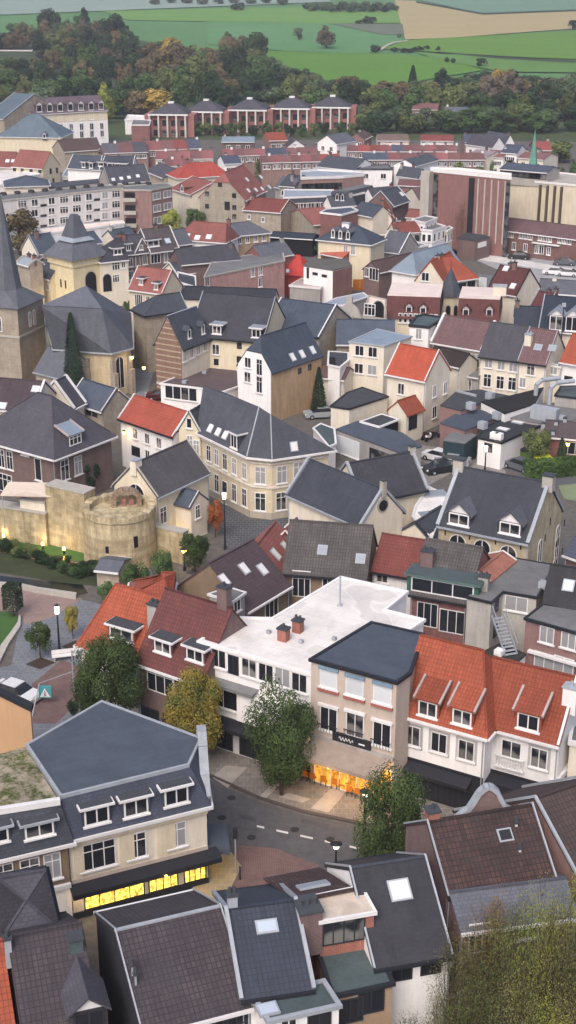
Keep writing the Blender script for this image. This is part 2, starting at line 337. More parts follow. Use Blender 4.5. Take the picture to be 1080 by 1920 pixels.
# ---------------------------------------------------------------- buildings
def off_poly(pts, d):                     # counter-clockwise outline moved outwards by d
    out = []; n = len(pts)
    for i in range(n):
        a, b, c = Vector(pts[i-1]), Vector(pts[i]), Vector(pts[(i+1)%n])
        u = (b-a).normalized(); v = (c-b).normalized()
        n1 = Vector((u.y,-u.x)); n2 = Vector((v.y,-v.x)); k = (n1+n2); k = k / max(.35, (1+n1.dot(n2)))
        q = b + k*d; out.append((q.x,q.y))
    return out
AUTO = random.Random(11)
class Base:
    far = False
    def loc(s, w):                        # world to local
        w = Vector(w) - s.o; return Vector((w.x*s.ex.x + w.y*s.ex.y, -w.x*s.ex.y + w.y*s.ex.x, w.z))
    def lray(s, p):
        d = ray(p); return s.loc(CAM), Vector((d.x*s.ex.x + d.y*s.ex.y, -d.x*s.ex.y + d.y*s.ex.x, d.z))
    def face(s, f, p):
        (x,y), (u,v), _ = s.faces[f]      # origin, direction along the wall; outward = (v,-u)
        o, d = s.lray(p); nx, ny = v, -u
        t = ((x-o.x)*nx + (y-o.y)*ny) / (d.x*nx + d.y*ny); q = o + d*t
        return (q.x-x)*u + (q.y-y)*v, q.z
    def wins(s, f, pts, w=1.0, h=1.4, style='w', nm='window'):
        for p in pts:
            u, z = s.face(f, p); s.win(f, u, z, w, h, style, nm)
        return s
    def win(s, f, u, z, w, h, style='w', nm='window'):
        (x,y), (a,b), L = s.faces[f]
        u = min(max(u, w/2+.1), L-w/2-.1) if L > w+.2 else L/2
        return put_window(s.root, (x+a*u, y+b*u, z), math.atan2(b,a), w, h, style, s.far, nm)
    def row(s, f, p, q, n, w=1.0, h=1.4, style='w', nm='window'):
        a, b = s.face(f, p), s.face(f, q)
        for i in range(n):
            k = i/(n-1) if n > 1 else 0
            s.win(f, a[0]+(b[0]-a[0])*k, a[1]+(b[1]-a[1])*k, w, h, style, nm)
        return s
    def rows(s, f, n, zs, w=.9, h=1.3, style='w', m=.0):
        L = s.faces[f][2]
        for z in zs:
            for i in range(n): s.win(f, m+(L-2*m)*(i+.5)/n, z, w, h, style)
        return s
    def band(s, f, z0, z1, m, nm='band', t=.06, u0=0, u1=None):
        (x,y), (a,b), L = s.faces[f]; u1 = L if u1 is None else u1
        mb = MB(); mb.box(u0, -t, z0, u1, .004 if nm != 'awning' else 0, z1)
        return mb.build(nm, m, s.root, (x,y,0), math.atan2(b,a))
    def awning(s, f, u0, u1, z, out, drop, m, nm='awning', lip=.25):
        (x,y), (a,b), L = s.faces[f]
        mb = MB(); mb.add([(u0,0,z),(u1,0,z),(u1,-out,z-drop),(u0,-out,z-drop),(u0,0,z-.08),(u1,0,z-.08),(u1,-out,z-drop-lip),(u0,-out,z-drop-lip)],
            [(0,3,2,1),(4,5,6,7),(0,1,5,4),(1,2,6,5),(2,3,7,6),(3,0,4,7)])
        return mb.build(nm, m, s.root, (x,y,0), math.atan2(b,a))
    def wallpt(s, f, u, z, out=0):
        (x,y), (a,b), L = s.faces[f]; return Vector((x+a*u+b*out, y+b*u-a*out, z))
    def world(s, q): return Vector((s.o.x + q[0]*s.ex.x - q[1]*s.ex.y, s.o.y + q[0]*s.ex.y + q[1]*s.ex.x, q[2]))
    def stack(s, q, w, d, h, m=None, pots=1, down=1.0):
        mb = MB(); mb.box(-w/2,-d/2,-down,w/2,d/2,h); c = mb.build('chimney', m or BRICKD, s.root, q)
        cp = MB(); cp.box(-w/2-.07,-d/2-.07,h,w/2+.07,d/2+.07,h+.12)
        for i in range(pots): cp.cyl((-w/2+w*(i+.5)/pots, 0), .13, .1, h+.12, h+.45, 8)
        cp.build('chimney_cap', ZTRIM if m in (WHITE, CREAM) else BITU, c)
        return s
class House(Base):
    def __init__(s, name, label, A, B, h, D=None, Cc=None, Rp=None, axis='x', pitch=42, hip=(0,0), clip=(0,0), wall=WHITE, roof=SLATE,
                 oh=.3, verge=.12, z0=0, group=None, cat='house', coping=None, gutter=TRIM, ridge=None, far=False, kind='gable', mans=(1.2,2.2), top=None, cs=(1,1)):
        s.far = far; s.h = h
        a, b = P(A,h), P(B,h); ex = Vector((b.x-a.x, b.y-a.y)); s.W = W = ex.length; s.ex = ex.normalized()
        s.o = Vector((a.x,a.y,z0)); s.h = H = h - z0
        s.root = empty(name, s.o, math.atan2(s.ex.y,s.ex.x), label, cat, group)
        if Cc: D = s.loc(P(Cc,h)).y
        tp = math.tan(R(pitch)); Dg = D is not None
        if kind == 'gable':
            if axis == 'x':
                if D is None:
                    o, d = s.lray(Rp); t = (o.z - H - o.y*tp) / (d.y*tp - d.z); D = 2*(o.y + d.y*t)
                D = max(D, 1.5)
                if Rp and (Cc or Dg): o, d = s.lray(Rp); t = (D/2-o.y)/d.y; rise = o.z + d.z*t - H
                else: rise = D/2*tp
                L, T = W, D
            else:
                if D is None: D = 8
                if Rp: o, d = s.lray(Rp); t = (W/2-o.x)/d.x if abs(d.x) > .02 else (0-o.y)/d.y; t2 = (0-o.y)/d.y; rise = (o.z + d.z*t2 - H)
                else: rise = W/2*tp
                L, T = D, W
            rise = max(rise, .4)
        else: L, T, rise = W, D, mans[1]
        s.D, s.rise = D, rise; s.faces = {'f': ((0,0),(1,0),W), 'r': ((W,0),(0,1),D), 'b': ((W,D),(-1,0),W), 'l': ((0,D),(0,-1),D)}
        s.tan = {}
        X = (lambda q,t,z: (q,t,z)) if axis == 'x' else (lambda q,t,z: (t,q,z))
        wm, rm = MB(), MB()
        if kind == 'mansard':
            m, mh = mans[:2]; mx = mans[2] if len(mans) > 2 else m
            wm.box(0,0,-.5,W,D,H)
            ox = oh if mx > .5 else .05; lo = [(-ox,-oh),(W+ox,-oh),(W+ox,D+oh),(-ox,D+oh)]; hi = [(mx,m),(W-mx,m),(W-mx,D-m),(mx,D-m)]
            rm.add([(x,y,H) for x,y in lo]+[(x,y,H+mh) for x,y in hi], [(0,1,5,4),(1,2,6,5),(2,3,7,6),(3,0,4,7),(3,2,1,0),(4,5,6,7)])
            rm.box(mx+.002,m+.002,H+mh-.05,W-mx-.002,D-m-.002,H+mh+.02)
            s.tan = {k: mh/m for k in 'frbl'}
            s.top = H+mh+.02
            if top: t_ = MB(); t_.box(mx-.05,m-.05,H+mh+.02,W-mx+.05,D-m+.05,H+mh+.14); t_.build('flat_roof_top', top, s.root)
        else:
            tt = rise/(T/2); th = .16
            i0, i1 = hip; c0, c1 = clip
            # walls
            wm.box(0,0,-.5,W,D,H)
            def gab(q, c, thick):
                if c: pts = [(0,H),(T,H),(T-T/2*(1-c),H+rise*(1-c)),(T/2*(1-c),H+rise*(1-c))]
                else: pts = [(0,H),(T,H),(T/2,H+rise)]
                n = len(pts)
                wm.add([X(q,t,z-.02) for t,z in pts]+[X(q+thick,t,z-.02) for t,z in pts], [tuple(range(n)),tuple(range(2*n-1,n-1,-1))]+[(i,n+i,n+(i+1)%n,(i+1)%n) for i in range(n)])
            if not i0: gab(0, c0, .25)
            if not i1: gab(L, c1, -.25)
            g0 = oh if i0 else verge; g1 = oh if i1 else verge
            ez = H - oh*tt
            for sd in (0,1):
                Y = (lambda t: t) if sd == 0 else (lambda t: T-t)
                pts = []
                # from the start end, clockwise or not does not matter
                if i0: pts += [(-oh,-oh,ez),(i0,T/2,H+rise)]
                elif c0: pts += [(-g0,-oh,ez),(-g0,T/2*(1-c0),H+rise*(1-c0)),(T/2*c0,T/2,H+rise)]
                else: pts += [(-g0,-oh,ez),(-g0,T/2,H+rise)]
                if i1: pts += [(L-i1,T/2,H+rise),(L+oh,-oh,ez)]
                elif c1: pts += [(L-T/2*c1,T/2,H+rise),(L+g1,T/2*(1-c1),H+rise*(1-c1)),(L+g1,-oh,ez)]
                else: pts += [(L+g1,T/2,H+rise),(L+g1,-oh,ez)]
                rm.slab([X(q,Y(t),z+.1) for q,t,z in pts], th)
            for ins, c, sgn, q0, g in ((i0,c0,1,0,g0),(i1,c1,-1,L,g1)):
                if ins:
                    rm.slab([X(q0-sgn*oh,-oh,ez+.1),X(q0-sgn*oh,T+oh,ez+.1),X(q0+sgn*ins,T/2,H+rise+.1)], th)
                elif c:
                    zc = H+rise*(1-c)
                    rm.slab([X(q0-sgn*g,T/2*(1-c),zc+.1),X(q0-sgn*g,T-T/2*(1-c),zc+.1),X(q0+sgn*T/2*c,T/2,H+rise+.1)], th)
            a_, b_ = ('f','b') if axis == 'x' else ('l','r')
            s.tan[a_] = s.tan[b_] = tt
            e0, e1 = ('l','r') if axis == 'x' else ('f','b')
            if i0: s.tan[e0] = rise/i0
            if i1: s.tan[e1] = rise/i1
            r0 = i0 or T/2*c0; r1 = i1 or T/2*c1
            if ridge != 0:
                rc = MB(); rc.beam(X(r0-(0 if r0 else g0),T/2,H+rise+.13), X(L-r1+(0 if r1 else g1),T/2,H+rise+.13), .2, .1)
                for ins, q0, q1 in ((i0,0,i0),(i1,L,L-i1)):
                    if ins:
                        for t in (0,T): rc.beam(X(q0+(.0),t,H+.12), X(q1,T/2,H+rise+.13), .14, .07)
                rc.build('ridge_cap', ridge or roof, s.root)
            if coping:
                k = coping if isinstance(coping, tuple) else (coping, .34, .28)
                cm, cw, chh = k[0], k[1], k[2]
                for nme_i, ins, q, on in ((0,i0,0,c0==0),(1,i1,L,c1==0)):
                    if not ins and on and cs[0 if nme_i == 0 else 1]:
                        for sd in (0,1):
                            cb = MB(); y0 = -oh if sd==0 else T+oh
                            cb.beam(X(q,y0,ez+.2), X(q,T/2,H+rise+.26), cw*.5, chh*.5); cb.build('coping', cm, s.root)
            if gutter:
                for sd in (0,1):
                    gm = MB(); y0 = -oh-.08 if sd == 0 else T+oh+.08
                    q = [X(-(g0),y0-.09,0),X(L+g1,y0+.09,0)]
                    gm.box(min(q[0][0],q[1][0]),min(q[0][1],q[1][1]),ez-.1,max(q[0][0],q[1][0]),max(q[0][1],q[1][1]),ez+.07)
                    gm.build('gutter', gutter, s.root)
                for ins, q0, sg in ((i0,-oh-.08,-1),(i1,L+oh+.08,1)):
                    if ins:
                        gm = MB(); q = [X(q0-.09,-oh,0),X(q0+.09,T+oh,0)]
                        gm.box(min(q[0][0],q[1][0]),min(q[0][1],q[1][1]),ez-.1,max(q[0][0],q[1][0]),max(q[0][1],q[1][1]),ez+.07)
                        gm.build('gutter', gutter, s.root)
        s.wall = wm.build('wall', wall, s.root); s.roof = rm.build('roof', roof, s.root)
        if kind == 'gable' and far and cat == 'house' and AUTO.random() < .7:
            for _ in range(AUTO.choice((1,1,2))):
                u = AUTO.choice((.08,.3,.5,.92)); q = X(L*u, T/2+AUTO.uniform(-.6,.6), s.h+s.rise-.35)
                if hip[0] < L*u+.5 and L-hip[1] > L*u-.5: s.stack(Vector(q), .65, .5, AUTO.uniform(.7,1.2), AUTO.choice((BRICKD,BRICK,CREAM,GREYW)), 1, .7)
        if kind == 'gable' and not far and gutter and axis == 'x' and W > 3:
            for u in (.12, W-.12):
                dp = MB(); dp.cyl((u,-.07),.045,.045,.0,s.h-.15,6); dp.build('downpipe', ZTRIM, s.root)
    def rp(s, side, p, off=0.0):
        o, d = s.lray(p); k = s.tan[side]; H = s.h + off
        # z = H + k * distance inside from that side
        nx, ny, c = {'f':(0,1,0),'b':(0,-1,s.D),'l':(1,0,0),'r':(-1,0,s.W)}[side]
        t = (o.z - H - k*(nx*o.x+ny*o.y+c)) / (k*(nx*d.x+ny*d.y) - d.z)
        return o + d*t
    def ang(s, side): return {'f':0,'r':R(90),'b':R(180),'l':R(-90)}[side]
    def skyl(s, side, pts, w=.8, l=1.1, m=None):
        sl = math.atan(s.tan[side])
        for p in pts:
            q = s.rp(side, p, .12)
            fr = MB(); fr.box(-w/2-.1,-l/2-.1,-.03,w/2+.1,l/2+.1,.08); o = fr.build('skylight', ZTRIM, s.root, q)
            o.rotation_euler = Matrix.Rotation(s.ang(side),3,'Z').to_4x4().to_euler(); o.rotation_euler = (Matrix.Rotation(s.ang(side),3,'Z') @ Matrix.Rotation(sl,3,'X')).to_euler()
            pn = MB(); pn.box(-w/2,-l/2,.08,w/2,l/2,.1); pn.build('pane', m or SKYL, o)
        return s
    def dorm(s, side, pts, w=1.7, h=1.3, style='flat', ws='w', ww=None, roofm=None, cheek=None, trim=TRIM, wh=None):
        k = s.tan[side]
        for p in pts:
            q = s.rp(side, p, h/2) - Vector((0,0,h/2))
            d = MB(); L = h/k + .1; c_ = cheek or s.roof.data.materials[0]
            d.box(-w/2,0,-.5,w/2,L,h,0)
            o = d.build('dormer', c_, s.root, q, s.ang(side))
            t = MB()
            if style == 'flat':
                t.box(-w/2-.22,-.3,h,w/2+.22,L+.1,h+.16); t.build('dormer_trim', trim, o)
                u = MB(); u.box(-w/2-.12,-.2,h+.16,w/2+.12,L+.1,h+.22); u.build('dormer_roof', roofm or BITU, o)
            elif style == 'shed':
                L2 = min(h/k*1.25+.25, 2.2)
                t.add([(-w/2-.1,-.25,h),(w/2+.1,-.25,h),(w/2+.1,L2,h+L2*k*.45),(-w/2-.1,L2,h+L2*k*.45),(-w/2-.1,-.25,h+.12),(w/2+.1,-.25,h+.12),(w/2+.1,L2,h+L2*k*.45+.12),(-w/2-.1,L2,h+L2*k*.45+.12)],
                    [(3,2,1,0),(4,5,6,7),(0,1,5,4),(1,2,6,5),(2,3,7,6),(3,0,4,7)]); t.build('dormer_roof', roofm or s.roof.data.materials[0], o)
                u = MB(); trim = mat('dusty_lead','#b3a5a2','plaster')
                for sx in (-1,1): u.beam((sx*(w/2+.12),-.3,h+.1),(sx*(w/2+.12),L2,h+L2*k*.45+.14),.16,.22)
                u.build('dormer_trim', trim, o)
            else:
                rs = w*.45; L2 = (h+rs)/k + .1
                for sx in (-1,1):
                    t.slab([(sx*(w/2+.2),-.2,h-.12),(sx*(w/2+.2),L,h-.12),(0,L2,h+rs),(0,-.2,h+rs)], .12)
                t.build('dormer_roof', roofm or s.roof.data.materials[0], o)
                u = MB(); u.add([(-w/2,0,h-.01),(w/2,0,h-.01),(0,0,h+rs-.12),(-w/2,.1,h-.01),(w/2,.1,h-.01),(0,.1,h+rs-.12)],[(0,1,2),(5,4,3),(0,3,4,1),(1,4,5,2),(2,5,3,0)]); u.build('dormer_gable', trim, o)
            a, b, c = win_mesh(ww or w-.3, wh or h-.15, ws, True)
            link('dormer_window', a, o, (0,-.02,h/2))
            if cheek is None or True:
                pass
        return s
    def chim(s, side, p, w=.6, d=.6, h=1.2, m=None, pots=1):
        q = s.rp(side, p, h); q.z -= h; return s.stack(q, w, d, h, m, pots)
class Flat(Base):
    def __init__(s, name, label, pts, h, wall=WHITE, roof=BITU, parapet=TRIM, z0=0, group=None, cat='house', far=False, ph=.25, pw=.25):
        s.far = far; w = [P(p,h) for p in pts]
        area = sum(w[i-1].x*w[i].y - w[i].x*w[i-1].y for i in range(len(w)))
        if area < 0: raise ValueError('clockwise outline '+name+' '+label)
        d = Vector((w[1].x-w[0].x, w[1].y-w[0].y)); s.ex = d.normalized(); s.o = Vector((w[0].x,w[0].y,z0)); s.h = H = h-z0
        s.root = empty(name, s.o, math.atan2(s.ex.y,s.ex.x), label, cat, group)
        s.pts = L = [(q.x,q.y) for q in (s.loc(v) for v in w)]
        s.faces = {}
        for i in range(len(L)):
            a, b = Vector(L[i]), Vector(L[(i+1)%len(L)]); e = (b-a); s.faces[i] = (L[i], tuple(e.normalized()), e.length)
        m = MB(); m.prism(L,-.5,H-.12); s.wall = m.build('wall', wall, s.root)
        m = MB(); m.prism(off_poly(L,.05),H-.12,H+.03); s.roof = m.build('roof', roof, s.root)
        if parapet:
            o_, i_ = off_poly(L,.14), off_poly(L,.14-pw); n = len(L); m = MB()
            m.add([(x,y,H-.12) for x,y in o_]+[(x,y,H+ph) for x,y in o_]+[(x,y,H+ph) for x,y in i_]+[(x,y,H-.12) for x,y in i_],
                  [q for i in range(n) for q in ((i,(i+1)%n,n+(i+1)%n,n+i),(n+i,n+(i+1)%n,2*n+(i+1)%n,2*n+i),(2*n+i,2*n+(i+1)%n,3*n+(i+1)%n,3*n+i),(3*n+i,3*n+(i+1)%n,(i+1)%n,i))])
            m.build('parapet', parapet, s.root)
    def top(s, p, off=0):
        o, d = s.lray(p); t = (s.h+off-o.z)/d.z; return o + d*t
    def chim(s, p, w=.6, d=.6, h=1.0, m=None, pots=2):
        q = s.top(p, h); q.z = s.h; return s.stack(q, w, d, h, m, pots, .1)
    def skyl(s, pts, w=1, l=1, m=None):
        for p in pts:
            q = s.top(p, .1); q.z = s.h
            fr = MB(); fr.box(-w/2-.1,-l/2-.1,0,w/2+.1,l/2+.1,.16); o = fr.build('skylight', ZTRIM, s.root, q)
            pn = MB(); pn.box(-w/2,-l/2,.16,w/2,l/2,.19); pn.build('pane', m or SKYL, o)
        return s
    def unit(s, pts, w=1, d=.8, h=.8, m=None, nm='roof_unit'):
        for p in pts:
            q = s.top(p, h/2); q.z = s.h
            b = MB(); b.box(-w/2,-d/2,.02,w/2,d/2,h); b.box(-w/2+.1,-d/2-.03,.15,w/2-.1,-d/2-.001,h-.15); b.build(nm, m or ZTRIM, s.root, q)
        return s
class Poly(Base):                          # any outline at the eaves, any roof faces
    def __init__(s, name, label, pts, h, top, faces, wall=WHITE, roof=SLATE, gutter=TRIM, far=False, group=None, cat='house', eave=.35, z0=0, flat=None, ridges=()):
        s.far = far; w = [P(p,h) for p in pts]; s.h = h
        d = Vector((w[1].x-w[0].x, w[1].y-w[0].y)); s.ex = d.normalized(); s.o = Vector((w[0].x,w[0].y,z0))
        s.root = empty(name, s.o, math.atan2(s.ex.y,s.ex.x), label, cat, group)
        L = [(q.x,q.y) for q in (s.loc(v) for v in w)]; T = [s.loc(P(p,z)) for p,z in top]; s.faces = {}; n = len(L)
        area = sum(L[i-1][0]*L[i][1] - L[i][0]*L[i-1][1] for i in range(n))
        if area < 0: raise ValueError('clockwise outline '+label)
        for i in range(n):
            a, b = Vector(L[i]), Vector(L[(i+1)%n]); e = b-a; s.faces[i] = (L[i], tuple(e.normalized()), e.length)
        m = MB(); m.prism(L,-.5,h-z0); s.wall = m.build('wall', wall, s.root)
        E = [Vector((x,y,h-z0)) for x,y in off_poly(L, eave)]; V = E + T
        s.V = V; m = MB(); fl = MB()
        for k, f in enumerate(faces):
            q = [V[i]+Vector((0,0,.06)) for i in f]
            (fl if flat and k in flat[0] else m).slab(q, .12)
        s.roof = m.build('roof', roof, s.root)
        if fl.v: fl.build('upper_roof', flat[1], s.root)
        if gutter:
            o_, i_ = off_poly(L, eave+.14), off_poly(L, -.002 + eave*0+.04); g = MB(); H = h-z0
            g.add([(x,y,H-.2) for x,y in o_]+[(x,y,H+.02) for x,y in o_]+[(x,y,H+.02) for x,y in i_]+[(x,y,H-.28) for x,y in i_],
                  [q for i in range(n) for q in ((i,(i+1)%n,n+(i+1)%n,n+i),(n+i,n+(i+1)%n,2*n+(i+1)%n,2*n+i),(2*n+i,2*n+(i+1)%n,3*n+(i+1)%n,3*n+i),(3*n+i,3*n+(i+1)%n,(i+1)%n,i))])
            g.build('gutter', gutter, s.root)
        if ridges:
            r = MB()
            for a,b in ridges: r.beam(V[a]+Vector((0,0,.1)), V[b]+Vector((0,0,.1)), .12, .08)
            r.build('ridge_cap', ZTRIM, s.root)
        s.fl = faces
    def plane(s, k): a, b, c = [s.V[i] for i in s.fl[k][:3]]; n = (b-a).cross(c-a).normalized(); return a, (n if n.z > 0 else -n)
    def skyl(s, k, pts, w=.8, l=1.1, m=None):
        a, n = s.plane(k)
        for p in pts:
            o, d = s.lray(p); t = (a-o).dot(n)/d.dot(n); q = o + d*t + n*.12
            zz = n; xx = Vector((0,0,1)).cross(n).normalized(); yy = zz.cross(xx); M4 = Matrix((xx,yy,zz)).transposed()
            fr = MB(); fr.box(-w/2-.1,-l/2-.1,-.06,w/2+.1,l/2+.1,.06); ob = fr.build('skylight', ZTRIM, s.root, q); ob.rotation_euler = M4.to_euler()
            pn = MB(); pn.box(-w/2,-l/2,.06,w/2,l/2,.08); pn.build('pane', m or SKYL, ob)
        return s
    def dorm(s, k, pts, w=1.7, h=1.3, ws='w', trim=TRIM, roofm=None):
        a, n = s.plane(k); az = math.atan2(n.y, n.x) + R(90); sl = math.hypot(n.x,n.y)/n.z
        for p in pts:
            o, d = s.lray(p); t = (a+Vector((0,0,h/2))-o).dot(n)/d.dot(n); q = o + d*t - Vector((0,0,h/2))
            L = h/sl + .1; b = MB(); b.box(-w/2,0,-.5,w/2,L,h); ob = b.build('dormer', s.roof.data.materials[0], s.root, q, az)
            u = MB(); u.box(-w/2-.2,-.3,h,w/2+.2,L+.1,h+.16); u.build('dormer_trim', trim, ob)
            u = MB(); u.box(-w/2-.1,-.2,h+.16,w/2+.1,L+.1,h+.22); u.build('dormer_roof', roofm or BITU, ob)
            link('dormer_window', win_mesh(w-.3,h-.15,ws,True)[0], ob, (0,-.02,h/2))
        return s
# ---------------------------------------------------------------- trees
def leaf_cloud(seed, n, size, lobes, rx, rz_, zc, squash=1.0, power=.5):
    r = random.Random(seed); mb = MB(); blobs = []
    for i in range(lobes):
        while True:
            p = Vector((r.uniform(-1,1), r.uniform(-1,1), r.uniform(-1,1)))
            if p.length < 1: break
        p = p.normalized() * (p.length**power) * .72
        rad = r.uniform(.24,.46)
        blobs.append((Vector((p.x*rx, p.y*rx, zc+p.z*rz_)), rad*rx*r.uniform(.8,1.1), rad*rz_*.9))
    for i in range(n):
        c, a, b = blobs[i % lobes]
        th, ph = r.uniform(0, 6.283), math.acos(r.uniform(-1,1)); k = r.uniform(.62,1.06)
        dn = Vector((math.sin(ph)*math.cos(th), math.sin(ph)*math.sin(th), math.cos(ph)))
        q = c + Vector((dn.x*a*k, dn.y*a*k, dn.z*b*k))
        nn = (dn + Vector((r.uniform(-1,1), r.uniform(-1,1), r.uniform(-.4,1.2)))*.7).normalized()
        x = nn.orthogonal().normalized(); x.rotate(Matrix.Rotation(r.uniform(0,6.28),3,nn)); y = nn.cross(x)
        sx, sy = size*r.uniform(.5,1.1), size*r.uniform(.35,.8)
        mb.add([q-x*sx, q-y*sy*.8+x*sx*.1, q+x*sx, q+y*sy], [(0,1,2,3)])
    return mb, blobs
def raw_mesh(mb, name, m):
    me = bpy.data.meshes.new(name); me.from_pydata(mb.v, [], mb.f); me.materials.append(m); return me
def trunk_mesh(blobs, h, r0, lean=0, seed=1, dead=0):
    r = random.Random(seed); t = MB(); top = Vector((lean, 0, h*.62)); fork = Vector((lean*.4,0,h*.34))
    t.tube((0,0,-.4), fork, r0, r0*.72, 8); t.tube(fork, top, r0*.72, r0*.3, 7)
    for c, a, b in blobs[:10]:
        s_ = fork.lerp(top, r.uniform(0,.9)); t.tube(s_, c, r0*.3, r0*.08, 5)
    return t
PROTO = {}
def proto(kind, leafm):
    key = (kind, leafm.name)
    if key in PROTO: return PROTO[key]
    # all prototypes are 10 m tall and about 8 m wide (cones and columns narrower)
    if kind.startswith('far'):
        sd_ = int(kind[3:] or 0); mb, bl = leaf_cloud(sd_+11, 2600, .42, 18, 4.0, 4.6, 5.4); tr = trunk_mesh(bl, 10, .3, seed=sd_)
    elif kind.startswith('near'):
        sd_ = int(kind[4:] or 0); mb, bl = leaf_cloud(sd_+31, 24000, .13, 30, 3.8, 4.8, 5.2, power=.65); tr = trunk_mesh(bl, 10, .22, seed=sd_)
    elif kind.startswith('mid'):
        sd_ = int(kind[3:] or 0); mb, bl = leaf_cloud(sd_+51, 5000, .27, 20, 3.7, 4.2, 5.8); tr = trunk_mesh(bl, 10, .25, seed=sd_)
    elif kind == 'cone':
        r = random.Random(5); mb = MB(); bl = []
        for i in range(9000):
            k = r.random()**1.35; z = .3 + 9.7*k; tier = .78+.22*((z*1.7) % 1); rr = (1-k)**.8 * 2.0*tier * r.uniform(.55,1.05) + .05; th = r.uniform(0,6.283)
            q = Vector((rr*math.cos(th), rr*math.sin(th), z-.18*rr)); o = Vector((math.cos(th), math.sin(th), -.35)).normalized(); sdv = o.cross(Vector((0,0,1))).normalized()
            s_ = r.uniform(.14,.3); mb.add([q-o*s_*.3, q+sdv*s_*.4, q+o*s_, q-sdv*s_*.4+Vector((0,0,.05))], [(0,1,2,3)])
        tr = MB(); tr.tube((0,0,-.3),(0,0,9.2),.2,.03)
    elif kind == 'shrub':
        mb, bl = leaf_cloud(71, 3500, .3, 18, 4, 4.6, 5.0, power=.8); tr = MB()
        for c,a,b in bl[:9]: tr.tube((0,0,-.3), c, .12, .04, 5)
    elif kind.startswith('airy'):
        sd_ = int(kind[4:] or 0); r = random.Random(90+sd_); mb, bl = leaf_cloud(91+sd_, 9500, .07, 60, 3.8, 4.7, 5.2, power=.9); tr = MB()
        for i,(c,a,b) in enumerate(bl):
            base = Vector((r.uniform(-1.6,1.6), r.uniform(-1.6,1.6), -.3)); mid = base.lerp(c,.5)+Vector((0,0,.8)); tr.tube(base, mid, .07, .045, 5); tr.tube(mid, c, .045, .02, 5)
            for _ in range(3): e = c+Vector((r.uniform(-1,1), r.uniform(-1,1), r.uniform(.2,1.4))); tr.tube(c, e, .022, .006, 4)
    elif kind == 'clip':
        r = random.Random(8); mb = MB(); bl = []
        for i in range(3800):
            f = r.choice((0,1,2,3,4)); u, v = r.uniform(-1,1), r.uniform(-1,1); e = r.uniform(.9,1.03)
            q = Vector({0:(u,-e,v),1:(u,e,v),2:(e,u,v),3:(-e,u,v),4:(u,v,e)}[f]); q = Vector((q.x*2.4,q.y*2.4,6.2+q.z*3.7))
            nn = Vector((r.uniform(-1,1),r.uniform(-1,1),r.uniform(-1,1))).normalized(); x = nn.orthogonal().normalized(); y = nn.cross(x)
            mb.add([q-x*.22,q-y*.18,q+x*.22,q+y*.18],[(0,1,2,3)])
        tr = MB(); tr.tube((0,0,-.3),(0,0,5),.25,.2,8)
    PROTO[key] = (raw_mesh(mb, 'crown', leafm), tr.mesh('trunk', BARK)); return PROTO[key]
def leafmat(name, c1, c2, sc=.35): return mat('foliage_'+name, c1, 'leaf', c2, rough=.85, spec=.15, scale=sc)
LG = leafmat('green', '#526a3c', '#38492e'); LDG = leafmat('dark_green', '#34472e', '#243324'); LOL = leafmat('olive', '#6c7444', '#4c5836')
LYG = leafmat('yellow_green', '#a4a64e', '#728041'); LBR = leafmat('brown', '#75684a', '#584f3c'); LOR = leafmat('orange', '#bd8149', '#936c49')
LRB = leafmat('red_brown', '#735c48', '#584a3c'); LGG = leafmat('grey_green', '#5e6d50', '#46543f'); LMV = leafmat('mauve_brown', '#6c6455', '#575044')
LYO = leafmat('yellow_ochre', '#b6984e', '#847542'); LRED = leafmat('red', '#8a3d2c', '#8f6038'); LBG = leafmat('bright_green', '#536b3a', '#3c4f2e')
LNG = leafmat('street_green', '#4c5c34', '#344228', .5); LNA = leafmat('street_autumn', '#a99144', '#5f6c3b', .45); LCO = leafmat('conifer', '#374737', '#263429')
LFG = leafmat('bush_olive', '#77764a', '#55583a', .6); LFA = leafmat('bush_orange', '#94704a', '#6a6238', .8)
NT = [0]
def tree(kind, leafm, x, yb, yt, wpx, name='tree', label=None, group=None, cat='tree', z0=None):
    q = G((x,yb)) if z0 is None else P((x,yb), z0)
    d = ray((x,yt)); hgt = CAM_Z + d.z*(q.y/d.y) - q.z
    depth = q.y*ct + (CAM_Z-q.z)*st; wid = wpx*depth/F_PX
    cr, tr = proto(kind, leafm); NT[0] += 1
    base_w = {'cone':3.9,'clip':4.9,'shrub':8}.get(kind, 8.0)
    sc = (wid/base_w, wid/base_w*rnd.uniform(.9,1.1), max(.5,hgt)/10.0)
    rz = rnd.uniform(0,6.28)
    r = empty(name, q, rz, label, cat, group); r.scale = sc
    link('crown', cr, r); link('trunk', tr, r)
    return r
